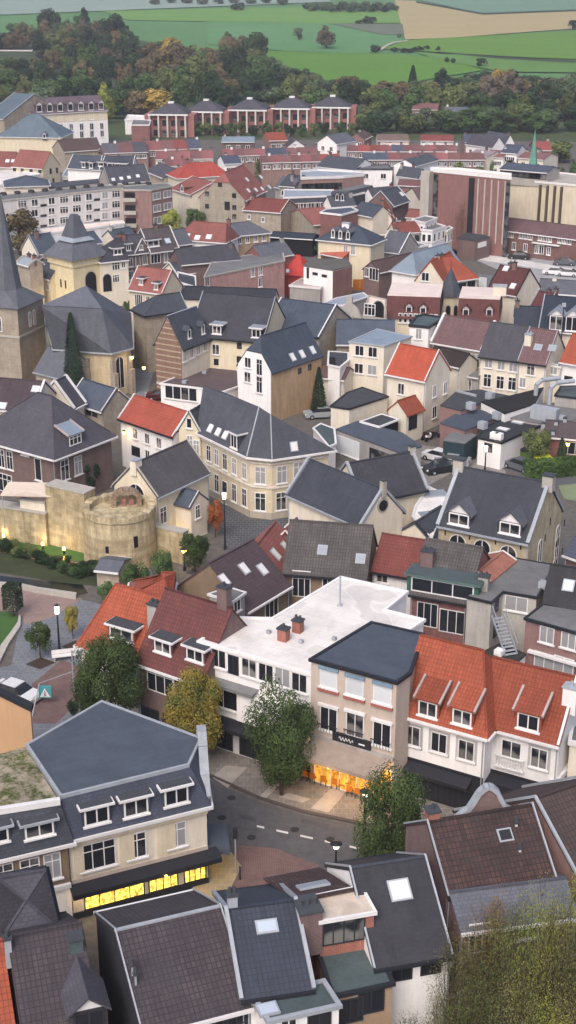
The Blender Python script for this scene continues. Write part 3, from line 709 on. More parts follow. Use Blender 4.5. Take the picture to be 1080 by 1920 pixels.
# ---------------------------------------------------------------- street objects
def lamp_post(p, h=5, label='', glow=LAMPM, globe='box', group=None, z0=0):
    q = P(p, z0); r = empty('street_lamp', q, 0, label, 'street lamp', group)
    m = MB(); m.cyl((0,0),.11,.06,-.1,h,8); m.cyl((0,0),.16,.14,-.1,.5,8); m.build('pole', DTRIM, r)
    m = MB()
    if globe == 'box': m.cyl((0,0),.17,.2,h,h+.75,10)
    else: m.cyl((0,0),.16,.3,h,h+.35,10)
    m.build('lamp_glass', glow, r)
    m = MB(); z = h+(.75 if globe=='box' else .35); m.cyl((0,0),.26 if globe=='box' else .42,.08,z,z+.16,10); m.build('lamp_cap', DTRIM, r)
    return r
def car_parts(paint, glassm=GLASS, van=False):
    L, W, Hh = 4.4, 1.8, 1.45
    prof = [(-2.2,.28),(-2.22,.62),(-2.1,.82),(-1.2,.95),(1.55,.98),(2.1,.92),(2.2,.6),(2.18,.28)]
    if van: prof = [(-2.2,.28),(-2.22,.7),(-2.0,.95),(-1.5,1.05),(1.7,1.08),(2.2,1.05),(2.22,.6),(2.18,.28)]
    cab = [(-1.25,.93),(-.55,1.4),(.9,1.44),(1.75,.96)]
    if van: cab = [(-1.55,1.0),(-.9,1.75),(1.9,1.78),(2.15,1.05)]
    b = MB(); n = len(prof)
    def loft(mb, pr, w0, w1, zlo, zhi):
        k = len(pr); wd = [w0+(w1-w0)*((z-zlo)/(zhi-zlo)) for x,z in pr]
        mb.add([(x,-w,z) for (x,z),w in zip(pr,wd)]+[(x,w,z) for (x,z),w in zip(pr,wd)], [tuple(range(k)),tuple(range(2*k-1,k-1,-1))]+[(i,k+i,k+(i+1)%k,(i+1)%k) for i in range(k)])
    loft(b, prof, .9, .84, .28, 1.0)
    g = MB(); loft(g, cab, .8, .62, .93, 1.44 if not van else 1.78)
    rf = MB(); z = 1.42 if not van else 1.76; xa, xb = (-.55,.9) if not van else (-.9,1.9)
    rf.box(xa,-.62,z,xb,.62,z+.06)
    w = MB(); w.v = []; ring = 14
    vs = [(.32*math.cos(6.283*i/ring), -.11, .32*math.sin(6.283*i/ring)) for i in range(ring)] + [(.32*math.cos(6.283*i/ring), .11, .32*math.sin(6.283*i/ring)) for i in range(ring)]
    w.add(vs, [tuple(range(ring)), tuple(range(2*ring-1,ring-1,-1))]+[(i,ring+i,ring+(i+1)%ring,(i+1)%ring) for i in range(ring)])
    hub = MB(); hub.box(-.14,-.13,-.14,.14,.13,.14)
    hl = MB(); hl.box(-2.24,-.1,-.07,-2.1,.2,.09)
    return dict(body=b.mesh('body',paint,False), glass=g.mesh('windows',glassm), roof=rf.mesh('roof',paint), tyre=w.mesh('wheel',RUBBER), hub=hub.mesh('rim',ZTRIM), hl=hl)
CARS = {}
def paintm(n, c): return mat('car_paint_'+n, c, 'plaster', None, rough=.3, vary=.04, spec=.6, bump=0)
def car(p, ang, paint, label, cat='car', van=False, group=None, z0=0, name='parked_car'):
    key = (paint.name, van)
    if key not in CARS: CARS[key] = car_parts(paint, van=van)
    k = CARS[key]; r = empty(name, P(p,z0), R(ang), label, cat, group)
    link('body', k['body'], r); link('windows', k['glass'], r); link('roof', k['roof'], r)
    if 'hlm' not in CARS: CARS['hlm'] = k['hl'].mesh('headlight', TRIM); t = MB(); t.box(2.1,-.1,.0,2.24,.2,.14); CARS['tlm'] = t.mesh('tail_light', mat('tail_light_red','#7a1c1c','plaster',None))
    for y in (-.72,.55): link('headlight', CARS['hlm'], r, (0,y,.68)); link('tail_light', CARS['tlm'], r, (0,y,.72))
    for x in (-1.35,1.35):
        for y in (-.8,.8): t = link('wheel', k['tyre'], r, (x,y,.32)); link('rim', k['hub'], t)
    return r
# ================================================================ the ground
TOWNG = mat('town_ground_paving', '#6c6864', 'plaster', '#56524f', rough=.95, vary=.4)
ASPH = mat('asphalt', '#616165', 'plaster', '#545459', rough=.9, vary=.3)
PAVE = mat('grey_stone_paving', '#8b8580', 'pavers', '#736d69', rough=.9)
PAVEB = mat('blue_grey_paving', '#7f838c', 'pavers', '#70747c', rough=.8)
PAVEP = mat('pale_stone_paving', '#b4aca6', 'pavers', '#a39b95', rough=.9)
REDPV = mat('red_brick_paving', '#6f4f4e', 'brick', '#5c4344', rough=.9)
PINKPV = mat('pinkish_brick_paving', '#9a7f78', 'brick', '#86706b', rough=.9)
LAWN = mat('lawn_grass', '#4c6e36', 'grass', '#3d5a2e', rough=1)
WHITEL = mat('road_marking_white', '#d5d3d2', 'plaster', None, vary=.15)
m = MB(); m.add([(-260,20,0),(260,20,0),(420,SLOPE0,0),(-420,SLOPE0,0)], [(0,1,2,3)]); tag(m.build('ground', TOWNG), None, None, None, 'structure')
HILLG = mat('hillside_meadow', '#5e8a56', 'grass', '#527c4c', scale=.1, rough=1)
m = MB(); m.add([(-420,SLOPE0,0),(420,SLOPE0,0),(2200,5200,(5200-SLOPE0)*SLOPE),(-2200,5200,(5200-SLOPE0)*SLOPE)], [(0,1,2,3)]); tag(m.build('hillside', HILLG), None, None, None, 'structure')
def field(pts, col, col2, nm='field', off=.35):
    m = MB(); m.add([G(p, off) for p in pts], [tuple(range(len(pts)))]); return tag(m.build(nm, mat('field_'+col.strip('#'), col, 'field', col2, rough=1, vary=.12, bump=0)), None, None, None, 'structure')
field([Cb(-520,170),Cb(60,195),Cb(340,200),Cb(560,215),Cb(740,262),Cb(560,290),Cb(300,345),Cb(-60,345),Cb(-520,250)], '#5b8630', '#50782a', off=.5)
field([Cb(-300,80),Cb(0,85),Cb(190,88),Cb(430,95),Cb(430,150),Cb(300,200),Cb(0,192),Cb(-300,165)], '#5f8c5c', '#537e50', off=.35)
field([Cb(-700,40),Cb(-20,28),Cb(160,26),Cb(405,40),Cb(440,85),Cb(190,88),Cb(0,85),Cb(-600,75)], '#6a9048', '#5c823e', off=.4)
field([Cb(160,88),Cb(430,90),Cb(436,128),Cb(360,130)], '#6c7462', '#5e6858', off=.6)
field([Cb(400,0),Cb(480,4),Cb(730,52),Cb(1400,30),Cb(1400,92),Cb(1000,112),Cb(620,140),Cb(440,148)], '#ab9d76', '#a0926c', off=.45)
field([Cb(480,-2),Cb(1400,-30),Cb(1400,30),Cb(730,50)], '#70907c', '#688873', off=.5)
field([Cb(-1200,-60),Cb(160,-60),Cb(160,6),Cb(-1200,60)], '#7d9484', '#8fa098', off=.55)
field([Cb(350,182),Cb(440,150),Cb(700,135),Cb(1400,100),Cb(1400,232),Cb(900,215),Cb(640,200),Cb(480,190)], '#658e36', '#587f2f', off=.55)
field([Cb(480,196),Cb(900,220),Cb(1400,245),Cb(1400,275),Cb(800,268),Cb(560,222)], '#648c48', '#577e3c', off=.6)
m = MB(); a_ = [G(Cb(*c), .8) for c in ((345,182),(370,166),(400,156),(450,150),(450,153),(402,160),(376,170),(352,187))]; m.add(a_, [tuple(range(8))]); tag(m.build('track', mat('pale_track','#b9b7a6','flat')), None, None, None, 'structure')
m = MB(); a_ = [G(Cb(*c), .7) for c in ((480,4),(730,48),(1100,34),(1100,40),(730,54),(480,9))]; m.add(a_, [tuple(range(6))]); tag(m.build('field_boundary', mat('hedge_dark','#3e4c3c','grass')), None, None, None, 'structure')
m = MB(); a_ = [G(Cb(*c), .8) for c in ((560,192),(800,214),(1100,228),(1100,236),(800,219),(560,196))]; m.add(a_, [tuple(range(6))]); tag(m.build('field_boundary', MATS['hedge_dark']), None, None, None, 'structure')
patch0 = struct('meadow', [P(c,0) for c in ((-200,266),(240,262),(700,262),(1300,268),(1300,215),(-200,215))], mat('wood_floor','#4d5a3a','grass','#3f4a32',scale=.5), .01)
for_ = field([(-700,220),(1700,220),(1700,160),(640,160),(520,118),(300,84),(200,60),(-700,66)], '#46543a', '#3b4731', 'woodland_floor', .7)
# streets
def patch(name, pts, m, z): return struct(name, [P(p,0) for p in pts], m, z)
patch('road', [E6(60,700),E6(100,722),E6(340,820),E6(560,885),E6(850,945),E6(1500,1060),E6(1500,1330),E6(700,1200),E6(400,1250),E6(100,1450),E6(-200,1500),E6(-150,900)], ASPH, .008)
patch('road', [E6(230,1040),E6(420,1055),E6(640,1140),E6(600,1220),E6(380,1300),E6(200,1300)], REDPV, .014)
patch('pavement', [E6(90,690),E6(340,800),E6(560,868),E6(860,930),E6(1500,1040),E6(1500,700),E6(1000,650),E6(600,480),E6(0,420),E6(-120,560)], PAVE, .09)
struct('kerb', [P(E6(*c),0) for c in ((88,694),(338,806),(558,876),(858,938),(1500,1050),(1500,1036),(860,926),(560,864),(340,796),(92,682))], mat('kerb_stone_dark','#5a5251','flat'), -.05, .17)
patch('paving_strip', [E6(600,858),E6(720,740),E6(790,745),E6(760,800),E6(690,880)], PAVEP, .1)
patch('paving_strip', [E6(340,800),E6(440,700),E6(500,640),E6(520,650),E6(470,720),E6(372,808)], PAVEP, .1)
patch('paving_strip', [E6(440,800),E6(490,780),E6(600,810),E6(560,830)], PAVEP, .1)
patch('paving_strip', [E6(100,700),E6(170,640),E6(280,650),E6(180,755)], PAVEP, .1)
patch('pavement', [E6(120,1100),E6(200,1080),E6(250,1150),E6(200,1260),E6(0,1500),E6(-100,1400)], mat('glow_painted_paving','#a89878','pavers','#96876c'), .1)  # warm glow of the shop windows painted into the paving colour
for a, b_ in ((328,366),(427,487),(548,612),(672,738),(797,850)):
    y = lambda x: 942 + (x-328)*.22
    patch('road_marking', [E6(a,y(a)+6),E6(b_,y(b_)+6),E6(b_,y(b_)-4),E6(a,y(a)-4)], WHITEL, .02)
# square on the left
patch('square', [E3(-200,640),E3(60,590),E3(120,300),E3(330,215),E3(480,250),E3(560,270),E3(520,450),E3(440,640),E3(450,900),E3(300,1010),E3(-200,1100)], PAVEB, .01)
patch('path', [E3(-100,165),E3(230,195),E3(440,235),E3(330,300),E3(250,345),E3(130,375),E3(120,330),E3(80,300),E3(-100,300)], PINKPV, .016)
patch('path', [E3(170,690),E3(330,560),E3(430,600),E3(420,780),E3(300,900),E3(160,900)], REDPV, .016)
patch('tree_bed', [E3(135,585),E3(215,548),E3(298,575),E3(215,612)], mat('dark_bark_mulch','#4b3d38','grass'), .022)
patch('tree_bed', [E3(330,490),E3(400,458),E3(440,470),E3(380,520)], MATS['dark_bark_mulch'], .022)
patch('lawn', [E3(-200,300),E3(60,308),E3(95,330),E3(80,380),E3(20,500),E3(-200,620)], LAWN, .03)
struct('kerb', [P(E3(*c),0) for c in ((100,330),(112,335),(110,390),(50,480),(10,560),(-10,600),(-30,590),(0,500),(60,420),(95,370))], CONC, -.05, .3)
# moat and bank
patch('water', [E3(-300,110),E3(0,112),E3(200,135),E3(440,160),E3(470,205),E3(400,222),E3(200,205),E3(100,180),E3(-300,150)], mat('dark_river_water','#1f2420','flat','#161a17',rough=.15,spec=.5), .012)
struct('river_wall', [P(E3(*c),0) for c in ((-300,158),(100,185),(200,207),(405,240),(410,226),(205,196),(105,174),(-300,148))], CONC, -.05, .55)
patch('lawn', [D6(-300,760),D6(60,810),D6(250,860),D6(420,905),D6(440,960),D6(250,925),D6(60,880),D6(-300,840)], LAWN, .02)
patch('path', [D6(-300,850),D6(60,890),D6(250,932),D6(440,965),D6(480,985),D6(460,1000),D6(250,960),D6(60,915),D6(-300,880)], mat('sandy_path','#a6967c','flat'), .024)
patch('river_bank', [D6(-300,880),D6(60,915),D6(250,962),D6(480,1000),D6(520,1080),D6(300,1060),D6(0,1010),D6(-300,990)], mat('bank_undergrowth','#454d33','grass','#33382a',scale=3), .018)
patch('street', [D7(240,830),D7(345,840),D7(500,925),D7(640,930),D7(760,880),D7(700,1000),D7(480,1060),D7(380,1140),D7(330,1100),D7(300,950)], mat('dark_cobbles','#5b5c63','pavers','#4e4f55'), .02)
patch('car_park', [Cf(350,840),Cf(480,835),Cf(700,850),Cf(1200,910),Cf(1200,1080),Cf(800,1080),Cf(560,960),Cf(420,900)], mat('pale_car_park','#a6a6a9','pavers','#96969a'), .02)
patch('pavement', [Cf(350,845),Cf(500,850),Cf(760,900),Cf(1200,975),Cf(1200,1010),Cf(760,940),Cf(420,890)], mat('white_paving','#d6d2d0','pavers','#c6c2c0'), .03)
patch('street', [D1(740,640),D1(960,600),D1(1000,1000),D1(960,1400),D1(1060,1400),D1(1200,900),D1(1150,560)], PAVEB, .02)
patch('yard', [E2(0,480),E2(300,520),E2(560,560),E2(620,700),E2(300,640),E2(80,760),E2(-40,700)], mat('yard_concrete','#8f8a86','pavers','#7d7975'), .02)
patch('car_park', [E2(440,600),E2(760,560),E2(1150,640),E2(1150,860),E2(760,700)], ASPH, .02)
patch('lawn', [E2(960,760),E2(1300,720),E2(1300,900),E2(1000,850)], mat('pale_verge','#8b9577','grass','#75805f'), .03)

patch('road_patch', [E6(240,880),E6(330,905),E6(322,925),E6(235,900)], mat('newer_asphalt','#525256','plaster'), .012)
patch('road_patch', [E6(560,905),E6(700,935),E6(690,960),E6(550,925)], MATS['newer_asphalt'], .012)
for i,(x,y) in enumerate(((300,1000),(520,960),(200,800),(700,1010),(150,900))):
    q = P(E6(x,y),0); b = MB(); b.cyl((0,0),.32,.32,.0,.02,14); tag(b.build('manhole_cover', mat('cast_iron','#3a3838','plaster'), None, q), ['round manhole cover in the road left of the dashes','round manhole cover in the road between the dashes','round manhole cover at the road edge by the white block','round manhole cover in the road near the right street tree','round manhole cover in the road beside the corner shop'][i], 'manhole cover')
# ================================================================ the front row, seen from behind
b = House('town_house', 'brown tiled back roof at the bottom left corner, with a small gabled dormer', **RH(F1(40,412),F1(392,343),9.5,6.2,5.6), roof=DARKT, wall=BRICKD, gutter=DTRIM, verge=.05)
b.dorm('f', [F1(430,800)], 1.9, 1.3, 'gable', 'dark', roofm=SLATEP, trim=TRIM)
b.stack(Vector((b.W-.5, b.D*.42, b.h+b.rise*.8)), .7, .7, .8, BITUT, 0, .6); b.stack(b.rp('f', F1(40,470), 0), .35, .35, .8, ZTRIM, 1)
House('town_house', 'low slate hipped roof showing behind the brown tiled roof, bottom left', A=F1(25,395), B=F1(262,352), h=7.6, D=5.5, hip=(2.7,2.7), pitch=32, roof=SLATEP, wall=BRICKD, gutter=DTRIM)
House('town_house', 'strip of bright orange tiled roof cut off by the left edge near the bottom', **RH(F1(-220,470),F1(10,425),8.8,3.6,6.4), roof=ORANB, wall=BRICK, verge=.05)
House('lean_to', 'lower orange tiled lean-to roof in the bottom left corner', **RH(F1(-200,735),F1(28,700),6.0,3.2,4.3), roof=ORANT, wall=BRICK, verge=.05, cat='lean-to')
b = House('town_house', 'wide back roof of dark red-brown tiles in neat rows, pale left verge, bottom centre left', **RH(F1(556,380),F1(1062,262),9.7,4.9,7.25), roof=DARKT, wall=mat('dark_slate_cladding','#3a3b42','slate','#30313a'), coping=(ZTRIM,.16,.14), gutter=TRIM, verge=.05, ridge=ZTRIM)
b.row('f', F2(60,890), F2(170,880), 2, 1.0, 1.0, 'dark')
b.stack(b.rp('f', F1(655,640), 0), .1, .1, .7, ZTRIM, 1, .3); b.stack(b.rp('f', F1(640,595), 0), .1, .1, .7, ZTRIM, 1, .3)
b = House('town_house', 'navy tiled back roof with one skylight and thick pale verges, bottom centre', **RH(F2(118,345),F2(470,298),9.9,4.25,7.8), roof=NAVYT, wall=WHITE, coping=(ZTRIM,.42,.34), gutter=DTRIM, verge=.05)
b.skyl('f', [F2(325,425)], 1.0, .6)
b.stack(b.rp('f', F2(150,300), .3), .5, .5, .5, ZTRIM, 2)
u = Flat('rear_extension', 'teal-grey flat roofed white extension below the navy tiled roof', [F2(335,905),F2(690,825),F2(612,705),F2(262,785)], 7.5, wall=WHITE, roof=BITUT, parapet=ZTRIM, cat='extension', ph=.12)
u.skyl([F2(330,842)], .9, .7); u.wins(0, [F2(590,895)], 1.3, 1.1, 'dark'); u.wins(0, [F2(435,935)], .9, 1.1, 'w')
r0_, r1_ = P(F2(478,298),9.6), P(F2(775,240),9.6)
b = Poly('town_house', 'mossy brown low roof behind the big brick box dormer, bottom centre', [r0_, r1_, P(F2(590,134),7.6), P(F2(318,186),7.6)], 7.6, [(r0_,9.6),(r1_,9.6)], [(2,3,4,5)], wall=BRICK, roof=MOSST, gutter=None, eave=.1)
f = Flat('box_dormer_storey', 'brick top storey with cream flat roof and black glazed doors, bottom centre', [F2(598,398),F2(868,352),F2(800,228),F2(556,278)], 9.4, wall=BRICKO, roof=CREAMF, parapet=TRIM, cat='roof storey', ph=.1, pw=.16, z0=5.0)
f.wins(0, [F2(680,445)], 2.4, 1.75, 'shop', 'glazed_door')
q_ = b.loc(P(F2(532,330), 9.9)); b.stack(q_, 1.2, 1.5, .15, BRICKD, 3, 2.6)
b.skyl(0, [F2(560,225)], 1.6, .7, ZINC)
e = Flat('rear_extension', 'green-grey flat roof with a dark puddle and brick wall below, bottom centre', [F2(660,778),F2(962,712),F2(872,520),F2(590,560)], 7.0, wall=TANB, roof=BITUT, parapet=DTRIM, cat='extension', ph=.08)
e.wins(0, [F2(745,850),F2(852,800)], 1.5, 1.6, 'dark')
b = House('town_house', 'large charcoal slate back roof with one bright square skylight, left of the bushes', **RH(F2(745,138),F3(352,486),10.2,4.5,7.3), roof=mat('charcoal_slate','#34353b','slate','#3f3f45',rough=.7), wall=WHITE, coping=(ZTRIM,.2,.2), gutter=DTRIM, verge=.05, ridge=SLATE)
b.skyl('f', [F3(230,640)], 1.05, 1.05, TRIM)
b.wins('f', [F3(240,1035),F3(380,1005)], 1.2, 1.1, 'dark')
e = Flat('rear_extension', 'white rear wall with black window gaps under the charcoal slate roof', [F3(205,1060),F3(470,1000),F3(440,930),F3(190,985)], 4.6, wall=WHITE, roof=BITU, parapet=TRIM, cat='extension', ph=.1)
e.wins(0, [F3(235,1105),F3(385,1090)], 1.2, 1.2, 'dark')
b = House('town_house', 'mottled red-brown tiled roof with lichen spots, brick chimney at its left end', **RH(F3(362,318),F3(868,236),10.6,3.4,8.2), roof=MOSST, wall=BRICKD, gutter=DTRIM, coping=(ZTRIM,.2,.2), verge=.05)
b.stack(Vector((.45, b.D*.55, b.h+b.rise-.5)), .7, .7, 1.1, BRICKO, 1)
b.skyl('f', [F3(738,375)], .7, .6, DTRIM)
b.stack(b.rp('f', F3(790,335), 0), .14, .14, .25, TRIM, 1, .1); b.stack(b.rp('f', F3(808,458), 0), .14, .14, .25, TRIM, 1, .1)
# street gable of curved grey coping behind the mottled roof
gb = empty('curved_gable', P(F3(655,250), 10.2), R(4), 'ornate curved grey coping gable rising behind the mottled red-brown roof', 'gable')
mb = MB(); prof = [(-1.9,0),(-1.6,.35),(-1.15,.7),(-.85,1.25),(-.55,1.85),(-.25,2.15),(0,2.25),(.25,2.15),(.55,1.85),(.8,1.3),(1.1,.75),(1.6,.4),(1.95,0)]
mb.add([(x,0,z-.8) for x,z in prof]+[(x,.3,z-.8) for x,z in prof], [tuple(range(13)),tuple(range(25,12,-1))]+[(i,13+i,13+(i+1)%13,(i+1)%13) for i in range(13)]); mb.build('wall', BRICKD, gb)
mb = MB()
for i in range(12): mb.beam((prof[i][0],.15,prof[i][1]-.75),(prof[i+1][0],.15,prof[i+1][1]-.75),.5,.26)
mb.build('coping', ZTRIM, gb)
mb = MB(); mb.box(-1.9,0,-4,1.9,.3,-.8); mb.build('wall', BRICKD, gb)
b = House('town_house', 'pink brick gable and brown roof with pale coping at the lower right edge', **RH(F3(882,205),F3(1230,85),10.8,7.5,5.6), roof=mat('dull_brown_tiles','#5b4b49','tiles','#48403f'), wall=BRICKP, coping=(ZTRIM,.35,.3), gutter=DTRIM, verge=.05)
b = House('rear_extension', 'slate lean-to roofs with white gutter behind the bushes, bottom right', A=F3(520,826), B=F3(1085,752), h=7.3, Rp=F3(700,630), pitch=24, roof=SLATEL, wall=BRICKP, cat='extension', verge=.05)
b.wins('f', [F3(610,870)], 1.2, 2.0, 'grid'); b.wins('f', [F3(850,830)], 1.2, 1.2, 'w')
House('garden_shed', 'small grey shed roof half hidden by the bushes at the bottom', A=F3(330,1160), B=F3(520,1120), h=2.8, D=3.5, pitch=15, roof=BITU, wall=GREYW, cat='shed')
# ================================================================ the shop on the left corner
EV = 6.15; TP = 8.9
t2, t3, t4 = P(E8(948,240),TP), P(E8(480,66),TP), P(E8(125,272),TP)
sh = Poly('corner_shop_building', 'tan corner shop with lit yellow windows, three white dormers and dark flat roof', [E8(322,708),E8(972,548),t2,t3,t4], EV,
     [(E8(286,514),TP),(E8(890,366),TP),(t2,TP),(t3,TP),(t4,TP)], [(0,1,6,5),(1,2,7,6),(5,6,7,8,9)], wall=CREAM, roof=mat('mansard_slate_blue_grey','#4d5160','slate','#434755'), gutter=TRIM, flat=((2,),BITUB), cat='shop building', eave=.3)
L_ = [(v.x,v.y) for v in sh.V[5:10]]; L_[1:1] = []
m = MB(); oo, ii = off_poly(L_,.05), off_poly(L_,-.12); n = 5
zz = TP
m.add([(x,y,zz-.3) for x,y in oo]+[(x,y,zz+.14) for x,y in oo]+[(x,y,zz+.14) for x,y in ii]+[(x,y,zz-.3) for x,y in ii],
      [q for i in range(n) for q in ((i,(i+1)%n,n+(i+1)%n,n+i),(n+i,n+(i+1)%n,2*n+(i+1)%n,2*n+i),(2*n+i,2*n+(i+1)%n,3*n+(i+1)%n,3*n+i),(3*n+i,3*n+(i+1)%n,(i+1)%n,i))]); m.build('parapet', ZTRIM, sh.root)
m = MB(); m.prism(off_poly(L_,-.05), .5, TP-.1); m.build('wall', CREAM, sh.root)
sh.dorm(0, [E8(455,600),E8(640,560),E8(830,508)], 1.9, 1.35)
sh.wins(0, [E8(462,785)], 2.3, 2.0, 'six'); sh.wins(0, [E8(645,740)], 1.25, 1.9, 'trans'); sh.wins(0, [E8(834,690)], 1.25, 1.9, 'transc')
W_ = sh.faces[0][2]; PIL = mat('pale_cream_panel','#e0d2ba','plaster',None)
for u0, u1 in ((.35,1.2),(4.3,5.6),(7.6,9.3)): sh.band(0, 3.0, 5.5, PIL, 'panel', .08, u0*W_/12.2, u1*W_/12.2)
sh.band(0, 5.62, 6.0, PIL, 'cornice', .25)
sh.band(0, 2.55, 3.0, BEIGE, 'band', .1)
sh.awning(0, -.2, W_+.6, 2.75, 1.1, .2, DTRIM, 'canopy', .35)
sh.band(0, -.3, .45, DTRIM, 'plinth', .12)
sh.win(0, W_*.30, 1.45, W_*.44, 2.0, 'litshop', 'shop_window'); sh.win(0, W_*.66, 1.45, W_*.22, 2.0, 'litshop', 'shop_window'); sh.win(0, W_*.9, 1.45, W_*.17, 2.0, 'litshop', 'shop_window')
sh.awning(1, 0, sh.faces[1][2]*.8, 2.75, 1.5, .25, BITUB, 'canopy', .5)
sh.win(1, 2.2, 1.4, 3.2, 2.1, 'litshop', 'shop_window'); sh.win(1, 3.0, 4.3, 1.2, 1.7, 'w')
# stepped and curved right gable
x1 = Vector((*sh.faces[1][0],0)); dd = Vector((*sh.faces[1][1],0)); LL = min(sh.faces[1][2], 9)
m = MB(); pr = [(0,EV-.6),(0,EV+.5),(.5,EV+.9),(.9,EV+1.6),(1.5,EV+2.2),(2.0,EV+3.1),(2.8,EV+3.7),(3.6,EV+3.7),(4.3,EV+3.1),(LL,EV+3.0),(LL,EV-.6)]
nv = Vector((dd.y,-dd.x,0))*.22
m.add([x1+dd*a_+Vector((0,0,z_))+nv for a_,z_ in pr]+[x1+dd*a_+Vector((0,0,z_))-nv for a_,z_ in pr], [tuple(range(11)),tuple(range(21,10,-1))]+[(i,11+i,11+(i+1)%11,(i+1)%11) for i in range(11)])
m.build('gable', STONE, sh.root)
m = MB()
for i in range(1,9): m.beam(x1+dd*pr[i][0]+Vector((0,0,pr[i][1]+.05)), x1+dd*pr[i+1][0]+Vector((0,0,pr[i+1][1]+.05)), .6, .16)
m.build('coping', ZTRIM, sh.root)
for p in (E8(265,335),): pass
# brown brick neighbour, moss roof, orange wall
t0, t1, t2b, t3b = E8(-60,600), E8(283,545), P(E8(120,270),8.9), P(E8(-120,330),8.9)
nb = Poly('town_house', 'ochre brick house with slate mansard and moss covered flat roof, left edge', [E8(-80,815),E8(318,722),t2b,t3b], 6.1,
     [(t0,8.7),(t1,8.7),(t2b,8.7),(t3b,8.7)], [(0,1,5,4),(4,5,6,7)], wall=BROWNB, roof=SLATE, flat=((1,),MOSSF), eave=.3)
m = MB(); m.prism(off_poly([(v.x,v.y) for v in nb.V[4:8]],-.1), .5, 8.6); m.build('wall', BROWNB, nb.root)
m = MB(); m.beam(nb.V[4]+Vector((0,0,.2)), nb.V[5]+Vector((0,0,.2)), .35, .4); m.build('parapet', TRIM, nb.root)
nb.dorm(0, [E8(185,668)], 2.1, 1.1, trim=ZTRIM); nb.dorm(0, [E8(-30,700)], 2.1, 1.1, trim=ZTRIM)
nb.wins(0, [E8(18,890),E8(142,862)], 1.25, 1.9, 'trans'); nb.wins(0, [E8(247,838)], 1.1, 1.9, 'transc')
nb.band(0, 2.75, 3.05, TRIM, 'fascia', .22)
w0 = nb.faces[0][2]; nb.win(0, w0*.78, 1.5, 1.9, 1.9, 'lit', 'shop_window'); nb.win(0, w0*.2, 1.5, 2.6, 1.9, 'litshop', 'shop_window'); nb.band(0, 0, 2.7, WHITE, 'shopfront', .03)
ow = Flat('town_house', 'plain orange-tan blind wall with dark roof edge at the left edge', [E8(-200,-72),E8(142,97),E8(147,86),E8(-200,-84)], 9.6, wall=ORCW, roof=BITU, parapet=DTRIM)
# ================================================================ the street's far side
dh = House('town_house', 'dark red tiled house with two white dormers between orange roof and white block', A=E3(732,552), B=E3(1085,672), h=6.6, Rp=E3(985,216), pitch=50, roof=DREDT, wall=BRICKD, verge=.08, gutter=TRIM)
dh.dorm('f', [E3(868,492),E3(1040,535)], 1.9, 1.15)
dh.wins('f', [E3(855,672)], 2.6, 2.2, 'grid'); dh.wins('f', [E3(960,700)], 1.2, 1.8, 'w'); dh.rows('f', 3, (1.5,), 1.8, 2.1, 'dark')
dh.chim('f', E4(228,400), .9, .7, 1.5, BRICKD, 1)
oh_ = House('town_house', 'bright orange tiled corner house with a flat dormer, hipped on its left', A=E3(424,466), B=E3(738,560), h=5.6, Rp=E3(760,200), pitch=50, hip=(1.3,0), roof=ORANB, wall=CREAM, gutter=TRIM)
oh_.dorm('f', [E3(648,425)], 2.6, 1.2); oh_.wins('f', [E3(520,560),E3(600,590)], 1.1, 1.4, 'w'); oh_.win('l', 2.0, 3.6, 1.0, 1.4, 'w'); oh_.win('l', 5.0, 3.6, 1.0, 1.4, 'w')
oh_.chim('f', E3(825,262), .9, .9, 2.2, GREYW, 2)
House('town_house', 'small orange tiled gable roof poking up behind the orange corner house', A=E3(690,215), B=E3(905,215), h=5.2, Rp=E3(832,100), pitch=45, hip=(4,.8), roof=ORANT, wall=BRICKD)
# white block
wb = Flat('apartment_block', 'long white block with a white flat roof and two brick stacks', [E4(95,692),E4(712,870),E4(690,784),E4(1015,592),E5(178,582),E5(268,522),E5(58,470),E5(178,372),E4(850,352),E4(487,572),E4(310,568)], 8.9, wall=WHITE, roof=WHITEF, parapet=WHITE, cat='apartment block', ph=.14)
wb.wins(0, [E4(200,780),E4(362,830),E4(452,857)], 1.35, 1.55, 'w'); wb.wins(0, [E4(278,815)], .95, 1.6, 'dark'); wb.wins(0, [E4(630,908)], 1.35, 1.55, 'w'); wb.wins(0, [E4(540,880)], 1.35, 1.55, 'curt')
wb.wins(0, [E4(225,985)], 3.3, 1.9, 'w'); wb.wins(0, [E4(652,1080)], 1.2, 1.5, 'dark')
u_, z_ = wb.face(0, E4(225,985)); W_ = wb.faces[0][2]
wb.awning(0, max(.1,u_-2.2), u_+3.2, z_+1.55, .9, .12, BITUG, 'canopy', .25)
wb.awning(0, .3, W_*.75, 3.1, 1.3, .2, DTRIM, 'canopy', .3)
for i in range(5): wb.win(0, 1.8+i*2.9, 1.35, 2.3, 2.3, 'shop', 'shop_window')
m = MB(); x_, d_, l_ = wb.faces[0]; m.box(W_*.36,-.5,3.4,W_*.98,-.002,5.9); m.build('bay', WHITE, wb.root, (x_[0],x_[1],0), math.atan2(d_[1],d_[0]))
wb.chim(E4(545,622), .75, .65, 1.0, BRICKO, 1); wb.chim(E4(622,578), .7, .65, 1.0, BRICKO, 2)
q = wb.top(E4(845,500)); m = MB(); m.cyl((0,0),.07,.07,0,2.6,8); m.cyl((0,0),.3,.12,0,.15,8); m.build('vent_pipe', ZTRIM, wb.root, q)
wb.unit([E4(465,640),E4(638,690),E4(815,675)], .3, .3, .3, None, 'roof_vent')
